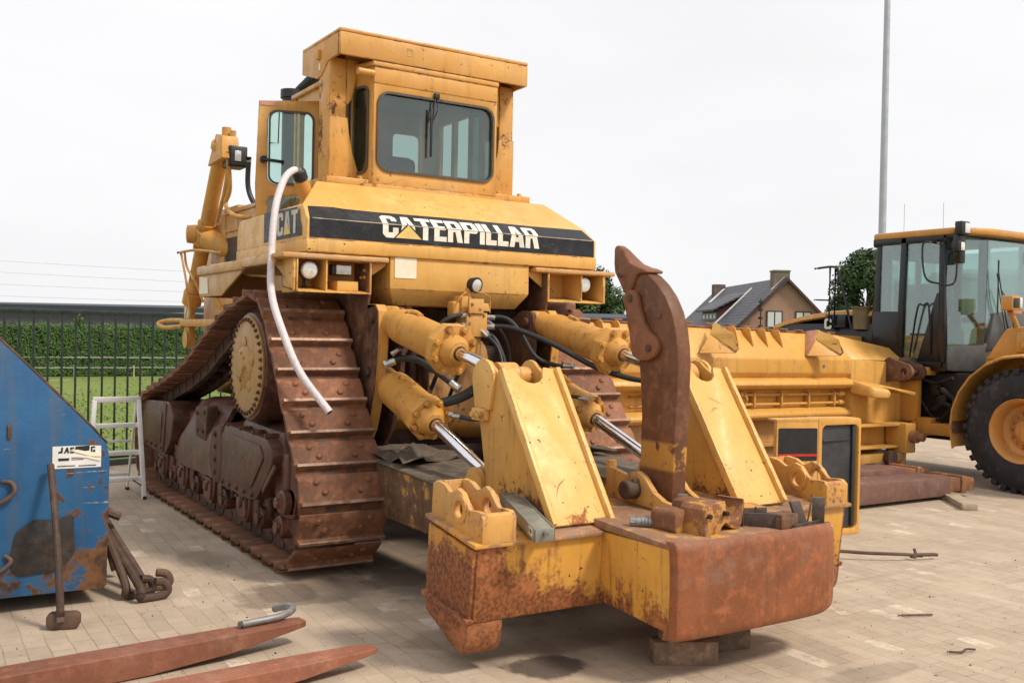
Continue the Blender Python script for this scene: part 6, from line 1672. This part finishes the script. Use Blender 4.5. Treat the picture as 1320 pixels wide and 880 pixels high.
# wire fence in front of the hedge
wf = empty('wire_fence', (6.5,34.0,0), 'low wire fence on thin pale posts along the foot of the hedge', 'fence')
for x in (3.2,5.35,7.15,9.0,10.9,12.8):
    b = B(); b.cyl((x,34.0,-.01),(x,34.0,.38),.022,seg=8); b.done('post', M['woodlight'], wf)
b = B(); b.cyl((1,34.0,.30),(16,34.0,.30),.006,seg=5); b.cyl((1,34.0,.62),(16,34.0,.62),.005,seg=5); b.done('wire', M['alu'], wf)

# ------------------------------------------------------------------ hedge
def leafmat(name, c0, c1, c2):
    k = N(name); a = k.noise(.9,3,.6); b_ = k.noise(7,3,.6)
    col = k.mix(k.ramp(b_,.35,.65), c0, c1); col = k.mix(k.ramp(a,.5,.7,0,.7), col, c2)
    return k.bsdf(col, .6, 0, .3)
def hedge():
    t = bmesh.new(); x0, x1, y0, y1, zt_ = -1.0, 16.0, 34.6, 35.7, 1.58
    def leaf(p, n, s):
        a, b2, w = basis(n); q = Matrix.Rotation(random.uniform(0,2*PI),3,w); a = q@a; b2 = q@b2
        t.faces.new([t.verts.new(p-a*s), t.verts.new(p-b2*s*.5), t.verts.new(p+a*s), t.verts.new(p+b2*s*.5)])
    for i in range(75000):
        x = random.uniform(x0,x1)
        if random.random() < .72:
            z = random.uniform(.02, zt_); w = .06*mnoise.noise(V((x*1.1,z*1.1,0)))+.05*mnoise.noise(V((x*4,z*4,3)))
            p = V((x, y0+w+random.uniform(-.03,.14), z)); n = V((random.gauss(0,.5),-1,random.gauss(.3,.5)))
        else:
            y = random.uniform(y0,y1); zz = zt_+.07*mnoise.noise(V((x*1.3,y,1)))+.05*mnoise.noise(V((x*5,y*3,8)))+random.uniform(-.10,.05)+ (random.random()**6)*.10
            p = V((x,y,zz)); n = V((random.gauss(0,.6),random.gauss(-.3,.6),1))
        leaf(p, n, random.uniform(.028,.048))
    # a taller sprig
    for i in range(120):
        leaf(V((5.62+random.gauss(0,.10), 34.9+random.gauss(0,.06), 1.62+abs(random.gauss(0,.15)))), V((random.gauss(0,1),-1,random.gauss(0,1))), .05)
    b = B(); b.bm.free(); b.bm = t
    core = B()
    return b
hg = empty('hedge', (7.5,35.1,0), 'long clipped green hedge across the far side of the grass', 'hedge')
hb = hedge(); hb.done('foliage', leafmat('hedge_leaf', (.040,.085,.018), (.066,.125,.028), (.10,.165,.045)), hg, sharp=180)
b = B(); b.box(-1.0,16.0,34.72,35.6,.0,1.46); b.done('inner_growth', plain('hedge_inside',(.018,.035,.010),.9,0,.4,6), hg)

# ------------------------------------------------------------------ long low shed
shd = empty('low_shed', (24, 54, 0), 'long low dark grey shed stretching behind the hedge', 'shed')
def pcam(r, f): return V((.538*f+.843*r, .843*f-.538*r, 0))
A_ = pcam(-34, 54); Bq = pcam(9.6, 57.5)
sd_ = (Bq-A_).normalized(); sn = V((-sd_.y, sd_.x, 0)); SL = (Bq-A_).length
b = B(); b.hexa([A_,Bq,Bq+sn*10,A_+sn*10]+[p+V((0,0,2.32)) for p in (A_,Bq,Bq+sn*10,A_+sn*10)])
b.done('wall', plain('shed_wall',(.085,.08,.095),.8,0,.15,1.5), shd)
b = B(); z0 = 2.30
b.hexa([A_-sn*.25+V((0,0,2.42)),Bq-sn*.25+V((0,0,2.42)),Bq+sn*5+V((0,0,2.60)),A_+sn*5+V((0,0,2.60)),A_-sn*.25+V((0,0,2.72)),Bq-sn*.25+V((0,0,2.66)),Bq+sn*5+V((0,0,3.0)),A_+sn*5+V((0,0,2.9))])
b.done('roof', plain('shed_roof',(.035,.042,.060),.6,0,.2,1.2), shd)
for i in range(30):
    p = A_+sd_*(SL*(.62+.38*i/30)); 
    if i % 2 == 0:
        b = B(); b.hexa([p-sn*.02,p+sd_*.35-sn*.02,p+sd_*.35,p]+[q_+V((0,0,2.2)) for q_ in (p-sn*.02,p+sd_*.35-sn*.02,p+sd_*.35,p)]); b.done('wall_panel', plain('shed_panel',(.12,.12,.14),.7,0,.1) if 'pp' not in M else M['pp'], shd)
        M['pp'] = bpy.data.materials['shed_panel']

# big pale shed seen through the loader's windows
b = B(); A2 = pcam(16.6, 40); B2 = pcam(34, 40); DV = V((.538*6+.843*4.5, .843*6-.538*4.5, 0))
big = empty('pale_barn', ((A2+B2)/2), 'large pale green grey barn wall seen through the loader windows', 'barn')
b.hexa([A2,B2,B2+DV,A2+DV]+[p+V((0,0,4.3)) for p in (A2,B2,B2+DV,A2+DV)]); b.done('wall', plain('barn_wall',(.30,.33,.27),.8,0,.12,1), big)
n_ = V((-.538,-.843,0))
b = B(); b.hexa([A2+n_*.3+V((0,0,4.25)),B2+n_*.3+V((0,0,4.25)),B2+DV+V((0,0,4.9)),A2+DV+V((0,0,4.9)),A2+n_*.3+V((0,0,4.4)),B2+n_*.3+V((0,0,4.4)),B2+DV+V((0,0,5.05)),A2+DV+V((0,0,5.05))]); b.done('roof', plain('barn_roof',(.25,.27,.24),.8), big)

# ------------------------------------------------------------------ house
ho = V((57.6,52.2,0)); g_ = V((.874,-.486,0)); h_ = V((.486,.874,0))
hs = empty('house', ho+h_*9, 'brick house with a steep slate roof, two chimneys and a dormer', 'house')
def hp(w, t_, z): return ho + g_*w + h_*t_ + V((0,0,z))
AP, HW, EZ, HL = 6.13, 4.1, 2.15, 19.0
def brickm():
    k = N('house_brick'); br = k.n('ShaderNodeTexBrick'); mp = k.map(rot=(PI/2,0,0)); k.link(mp, br.inputs['Vector']); br.inputs['Scale'].default_value = 5
    br.inputs['Color1'].default_value = (.36,.19,.135,1); br.inputs['Color2'].default_value = (.42,.235,.17,1); br.inputs['Mortar'].default_value = (.38,.29,.23,1); br.inputs['Mortar Size'].default_value = .015
    a = k.noise(1.2,4,.6); return k.bsdf(k.mix(k.ramp(a,.35,.7,0,.4), br.outputs['Color'], (.30,.20,.155)), .85, 0, .2)
def tilem():
    k = N('slate_roof'); w = k.n('ShaderNodeTexWave'); w.bands_direction = 'Z'; k.link(k.co, w.inputs['Vector']); w.inputs['Scale'].default_value = 1.3; w.inputs['Distortion'].default_value = .6; w.inputs['Detail'].default_value = 2
    a = k.noise(2,5,.7); c = k.noise(14,3,.6)
    col = k.mix(k.ramp(a,.35,.65), (.055,.055,.068), (.095,.092,.105)); col = k.mix(k.ramp(w.outputs['Fac'],.2,.5,.5,0), col, (.03,.03,.036)); col = k.mix(k.ramp(c,.5,.7,0,.5), col, (.15,.145,.15))
    return k.bsdf(col, .55, 0, .4, w.outputs['Fac'], .4, .05)
brick = brickm(); slate = tilem()
b = B(); t = bmesh.new(); f = []
for t_ in (0, HL): f.append([t.verts.new(hp(*p)) for p in ((-HW,t_,0),(HW,t_,0),(HW,t_,EZ),(0,t_,AP-.08),(-HW,t_,EZ))])
t.faces.new(f[0]); t.faces.new(f[1])
for i in range(5): t.faces.new((f[0][i-1], f[0][i], f[1][i], f[1][i-1]))
b._add(t); b.done('wall', brick, hs)
rf = None
for s_ in (-1, 1):
    b = B(); e = HW+.45; ez = AP - (AP-EZ)/HW*e
    b.hexa([hp(0,-.35,AP),hp(s_*e,-.35,ez),hp(s_*e,HL+.3,ez),hp(0,HL+.3,AP),hp(0,-.35,AP+.16),hp(s_*e,-.35,ez+.14),hp(s_*e,HL+.3,ez+.14),hp(0,HL+.3,AP+.16)])
    r_ = b.done('roof', slate, hs)
    if s_ < 0: rf = r_
    b = B(); b.hexa([hp(0,-.42,AP-.14),hp(s_*e,-.42,ez-.14),hp(s_*e,-.34,ez-.14),hp(0,-.34,AP-.14),hp(0,-.42,AP+.13),hp(s_*e,-.42,ez+.12),hp(s_*e,-.34,ez+.12),hp(0,-.34,AP+.13)])
    b.done('barge_board', plain('dark_red_wood',(.075,.030,.028),.6), r_)
b = B(); b.hexa([hp(-.75,.5,AP-.6),hp(.45,.5,AP-.6),hp(.45,1.5,AP-.6),hp(-.75,1.5,AP-.6),hp(-.75,.5,AP+.72),hp(.45,.5,AP+.72),hp(.45,1.5,AP+.72),hp(-.75,1.5,AP+.72)]); b.hexa([hp(-.80,.45,AP+.6),hp(.50,.45,AP+.6),hp(.50,1.55,AP+.6),hp(-.80,1.55,AP+.6),hp(-.80,.45,AP+.70),hp(.50,.45,AP+.70),hp(.50,1.55,AP+.70),hp(-.80,1.55,AP+.70)])
b.done('chimney', plain('chimney_brick',(.20,.16,.11),.9,0,.3,2), rf)
b = B(); b.hexa([hp(-.95,17.0,AP-.9),hp(.1,17.0,AP-.9),hp(.1,17.9,AP-.9),hp(-.95,17.9,AP-.9),hp(-.95,17.0,AP+.42),hp(.1,17.0,AP+.42),hp(.1,17.9,AP+.42),hp(-.95,17.9,AP+.42)])
b.done('chimney', plain('chimney_dark',(.13,.095,.085),.9,0,.3,2), rf)
sl_ = (AP-EZ)/HW
b = B()
for t0, t1, w0, w1 in ((16.0,16.9,-1.5,-.2),(.4,.55,-1.0,0)):
    b.hexa([hp(w0,t0,AP+.17+w0*sl_),hp(w1,t0,AP+.17+w1*sl_),hp(w1,t1,AP+.17+w1*sl_),hp(w0,t1,AP+.17+w0*sl_)]+[hp(w,tt,AP+.20+w*sl_) for w, tt in ((w0,t0),(w1,t0),(w1,t1),(w0,t1))])
b.done('lead_flashing', M['alu'], rf)
# dormer
t0, t1 = 7.0, 12.2; wd_ = -3.25; zb_, zt2 = 2.95, 3.95
b = B(); b.hexa([hp(wd_,t0,zb_-.3),hp(-2,t0,zb_-.3),hp(-2,t1,zb_-.3),hp(wd_,t1,zb_-.3),hp(wd_,t0,zt2),hp(-.9,t0,AP-1.0),hp(-.9,t1,AP-1.0),hp(wd_,t1,zt2)])
dm = b.done('dormer', plain('dormer_red',(.085,.022,.022),.6,0,.2,3), hs)
b = B(); b.hexa([hp(wd_-.5,t0-.3,zt2-.12),hp(-.5,t0-.3,AP-.62),hp(-.5,t1+.3,AP-.62),hp(wd_-.5,t1+.3,zt2-.12),hp(wd_-.5,t0-.3,zt2+.02),hp(-.5,t0-.3,AP-.48),hp(-.5,t1+.3,AP-.48),hp(wd_-.5,t1+.3,zt2+.02)]); b.done('dormer_roof', slate, dm)
b = B(); b.hexa([hp(wd_-.03,t0+.3,zb_),hp(wd_-.01,t0+.3,zb_),hp(wd_-.01,t1-.2,zb_),hp(wd_-.03,t1-.2,zb_)]+[hp(w,tt,zt2-.25) for w, tt in ((wd_-.03,t0+.3),(wd_-.01,t0+.3),(wd_-.01,t1-.2),(wd_-.03,t1-.2))]); b.done('dormer_window', M['black'], dm)
for i in range(4):
    a = t0+.6+i*1.15; b = B(); b.hexa([hp(wd_-.05,a,zb_+.30),hp(wd_-.035,a,zb_+.30),hp(wd_-.035,a+.7,zb_+.30),hp(wd_-.05,a+.7,zb_+.30)]+[hp(w,tt,zt2-.35) for w, tt in ((wd_-.05,a),(wd_-.035,a),(wd_-.035,a+.7),(wd_-.05,a+.7))]); b.done('window_pane', plain('curtain',(.62,.63,.62),.6,0,.1) if 'cur' not in M else M['cur'], dm); M['cur'] = bpy.data.materials['curtain']
b = B(); 
P0 = hp(-.6,t0-.32,AP-.6+.17); P1 = hp(-3.9,t0-.7,AP-3.9*sl_+.2); b.obox((P0+P1)/2+V((0,0,.05)), P1-P0, (.06,.05,(P1-P0).length/2)); b.done('white_verge', M['alu'], dm)
for wc in (-.85, 1.35):
    b = B(); w0, w1, z0_, z1_ = wc-.62, wc+.62, 2.45, 3.75
    b.hexa([hp(w0,-.06,z0_),hp(w1,-.06,z0_),hp(w1,.02,z0_),hp(w0,.02,z0_),hp(w0,-.06,z1_),hp(w1,-.06,z1_),hp(w1,.02,z1_),hp(w0,.02,z1_)]); wn = b.done('window', plain('window_frame_dark',(.07,.03,.03),.5) if 'wfd' not in M else M['wfd'], hs); M['wfd'] = bpy.data.materials['window_frame_dark']
    for x0_, x1_ in ((w0+.10,wc-.05),(wc+.05,w1-.10)):
        b = B(); b.hexa([hp(x0_,-.08,z0_+.1),hp(x1_,-.08,z0_+.1),hp(x1_,-.065,z0_+.1),hp(x0_,-.065,z0_+.1),hp(x0_,-.08,z1_-.1),hp(x1_,-.08,z1_-.1),hp(x1_,-.065,z1_-.1),hp(x0_,-.065,z1_-.1)]); b.done('window_pane', M['cur'], wn)
for wq, z in ((-2.05, 4.9),):
    b = B(); p = hp(wq,-.5,0); b.tube([p+V((0,0,1.5)),p+V((0,0,4.6))], .05, 6, smooth=0)
    for i in range(5): b.box(p.x-.14,p.x+.14,p.y-.1,p.y+.1,1.9+i*.6,2.05+i*.6)
    b.done('downpipe', M['black'], hs)

# ------------------------------------------------------------------ trees
def tree(pos, H_, Rx, label, n=9000, lean=0, seed=1, ls=.10):
    random.seed(seed)
    tr_ = empty('tree', pos, label, 'tree', 'leafy trees on the horizon')
    P = V(pos)
    b = B(); b.tube([P, P+V((.05,0,H_*.25)), P+V((lean,.1,H_*.5)), P+V((lean*1.2,0,H_*.78))], [.22,.18,.13,.07], 10)
    cl = []
    for i in range(80):
        a = random.uniform(0,2*PI); u = random.random()
        z = H_*(.16+.76*u); rr = Rx*(math.sin(PI*min(1,(u*.86+.12)))**.65)*random.uniform(.35,.92)
        c = P+V((math.cos(a)*rr+lean*u, math.sin(a)*rr, z)); cl.append((c, Rx*random.uniform(.20,.36)))
        if i % 3 == 0: b.tube([P+V((lean*u*.6,0,z*.62)), (P+V((0,0,z*.8))).lerp(c,.6), c], .035, 6)
    b.done('trunk', M['wood'], tr_)
    t = bmesh.new()
    for i in range(n):
        c, r = random.choice(cl); d = V((random.gauss(0,1),random.gauss(0,1),random.gauss(0,1))).normalized()
        p = c + d*r*(random.random()**.35)*V((1,1,.8)).length/1.6
        a, b2, w = basis(d+V((random.gauss(0,.5),random.gauss(0,.5),random.gauss(.2,.5)))); q_ = Matrix.Rotation(random.uniform(0,2*PI),3,w); a = q_@a; b2 = q_@b2; s_ = ls*random.uniform(.6,1.3)
        t.faces.new([t.verts.new(p-a*s_), t.verts.new(p-b2*s_*.55), t.verts.new(p+a*s_), t.verts.new(p+b2*s_*.55)])
    b = B(); b.bm.free(); b.bm = t
    b.done('crown', M['leaf'], tr_, sharp=180)
M['leaf'] = leafmat('tree_leaf', (.030,.060,.018), (.060,.10,.030), (.085,.12,.045))
def pc(px, D, z=0): 
    r = (px-660)/1289*D; return (.538*D+.843*r, .843*D-.538*r, z)
tree(pc(760,75), 6.5, 2.9, 'dark leafy tree rising behind the bulldozer, left of the ripper shank', 24000, seed=3, ls=.14)
tree(pc(1120,58), 7.1, 2.35, 'dark leafy tree rising behind the loader handrail, beside the tall pole', 30000, seed=5, ls=.11)
tree(pc(1160,64), 5.6, 2.3, 'smaller leafy tree showing only through the loader cab windows', 7000, seed=9, ls=.12)

# pole and wires
b = B(); b.cyl(pc(1134,30), (*pc(1134,30)[:2], 16), .125, .075, seg=20)
tag(b.done('light_pole', plain('galvanised',(.42,.44,.47),.45,.5,.12,3)), 'tall grey tapering steel pole rising behind the loader cab', 'pole')
for i, (ya, yb_) in enumerate(((336,348.5),(350.5,362),(366,375),(381,388))):
    D = 70; za = 1.65+(417-ya)/1289*D; zb2 = 1.65+(421-yb_)/1289*D
    A3 = V(pc(-120,D,za+(za-zb2)*.53)); B3 = V(pc(330,D,zb2-(za-zb2)*.45))
    b = B(); pts = [A3.lerp(B3,u/8)+V((0,0,-.05*math.sin(PI*u/8))) for u in range(9)]; b.tube(pts, .012, 5, smooth=0)
    tag(b.done('overhead_wire', plain('pale_wire',(.55,.55,.55),.5) if i == 0 else bpy.data.materials['pale_wire']), ['topmost','second from top','third from top','lowest'][i]+' of the four thin pale overhead wires above the shed', 'wire', 'overhead wires above the shed')

# ------------------------------------------------------------------ sky, sun, camera
SUN_EL, SUN_AZ = math.radians(50), math.radians(148)      # azimuth clockwise from +Y: behind the camera, to the right
w = bpy.data.worlds.new('World'); scene.world = w; w.use_nodes = True
nt = w.node_tree; nt.nodes.clear()
o = nt.nodes.new('ShaderNodeOutputWorld'); bg = nt.nodes.new('ShaderNodeBackground')
sky = nt.nodes.new('ShaderNodeTexSky'); sky.sky_type = 'NISHITA'; sky.sun_disc = False; sky.sun_elevation = SUN_EL; sky.sun_rotation = SUN_AZ; sky.air_density = 1.0; sky.dust_density = 4; sky.ozone_density = 1
hs_ = nt.nodes.new('ShaderNodeHueSaturation'); hs_.inputs['Saturation'].default_value = .10; nt.links.new(sky.outputs[0], hs_.inputs['Color'])
mxn = nt.nodes.new('ShaderNodeMix'); mxn.data_type = 'RGBA'; mxn.inputs['Factor'].default_value = .90
nt.links.new(hs_.outputs[0], mxn.inputs[6]); mxn.inputs[7].default_value = (10.6,10.6,10.75,1)     # even cloud cover
tcw = nt.nodes.new('ShaderNodeTexCoord'); mpw = nt.nodes.new('ShaderNodeMapping'); mpw.inputs['Scale'].default_value = (1.6,1.6,5)
nzw = nt.nodes.new('ShaderNodeTexNoise'); nzw.inputs['Scale'].default_value = 1.3; nzw.inputs['Detail'].default_value = 5
nt.links.new(tcw.outputs['Generated'], mpw.inputs['Vector']); nt.links.new(mpw.outputs[0], nzw.inputs['Vector'])
mrw = nt.nodes.new('ShaderNodeMapRange'); mrw.inputs['From Min'].default_value = .3; mrw.inputs['From Max'].default_value = .7; mrw.inputs['To Min'].default_value = .935; mrw.inputs['To Max'].default_value = 1.03
nt.links.new(nzw.outputs['Fac'], mrw.inputs['Value']); scw = nt.nodes.new('ShaderNodeVectorMath'); scw.operation = 'SCALE'
nt.links.new(mxn.outputs[2], scw.inputs[0]); nt.links.new(mrw.outputs[0], scw.inputs['Scale'])
nt.links.new(scw.outputs[0], bg.inputs['Color']); bg.inputs['Strength'].default_value = .10
nt.links.new(bg.outputs[0], o.inputs['Surface'])
sl = bpy.data.lights.new('sun', 'SUN'); sl.energy = 3.2; sl.angle = math.radians(10); sl.color = (1,.92,.80)
so2 = bpy.data.objects.new('sun', sl); COL.objects.link(so2); so2.location = (0,-5,20)
sdv = V((math.sin(SUN_AZ)*math.cos(SUN_EL), math.cos(SUN_AZ)*math.cos(SUN_EL), math.sin(SUN_EL)))
so2.rotation_euler = sdv.to_track_quat('Z','Y').to_euler()

cam = bpy.data.cameras.new('camera'); co_ = bpy.data.objects.new('camera', cam); COL.objects.link(co_)
cam.sensor_width = 36; cam.lens = 1289.4/1320*36; cam.clip_end = 2000; cam.clip_start = .05
y_, p_, r_ = (math.radians(v) for v in (32.558, -.4512, 1.151))
f = V((math.sin(y_)*math.cos(p_), math.cos(y_)*math.cos(p_), math.sin(p_))); rt = V((math.cos(y_), -math.sin(y_), 0)); up = rt.cross(f)
rt2 = rt*math.cos(r_)+up*math.sin(r_); up2 = -rt*math.sin(r_)+up*math.cos(r_)
co_.matrix_world = Matrix(((rt2.x,up2.x,-f.x,0),(rt2.y,up2.y,-f.y,0),(rt2.z,up2.z,-f.z,1.65),(0,0,0,1)))
scene.camera = co_
scene.render.resolution_x = 1024; scene.render.resolution_y = 682
scene.view_settings.view_transform = 'Standard'; scene.view_settings.look = 'None'; scene.view_settings.exposure = 0; scene.view_settings.gamma = 1
scene.view_settings.use_curve_mapping = False
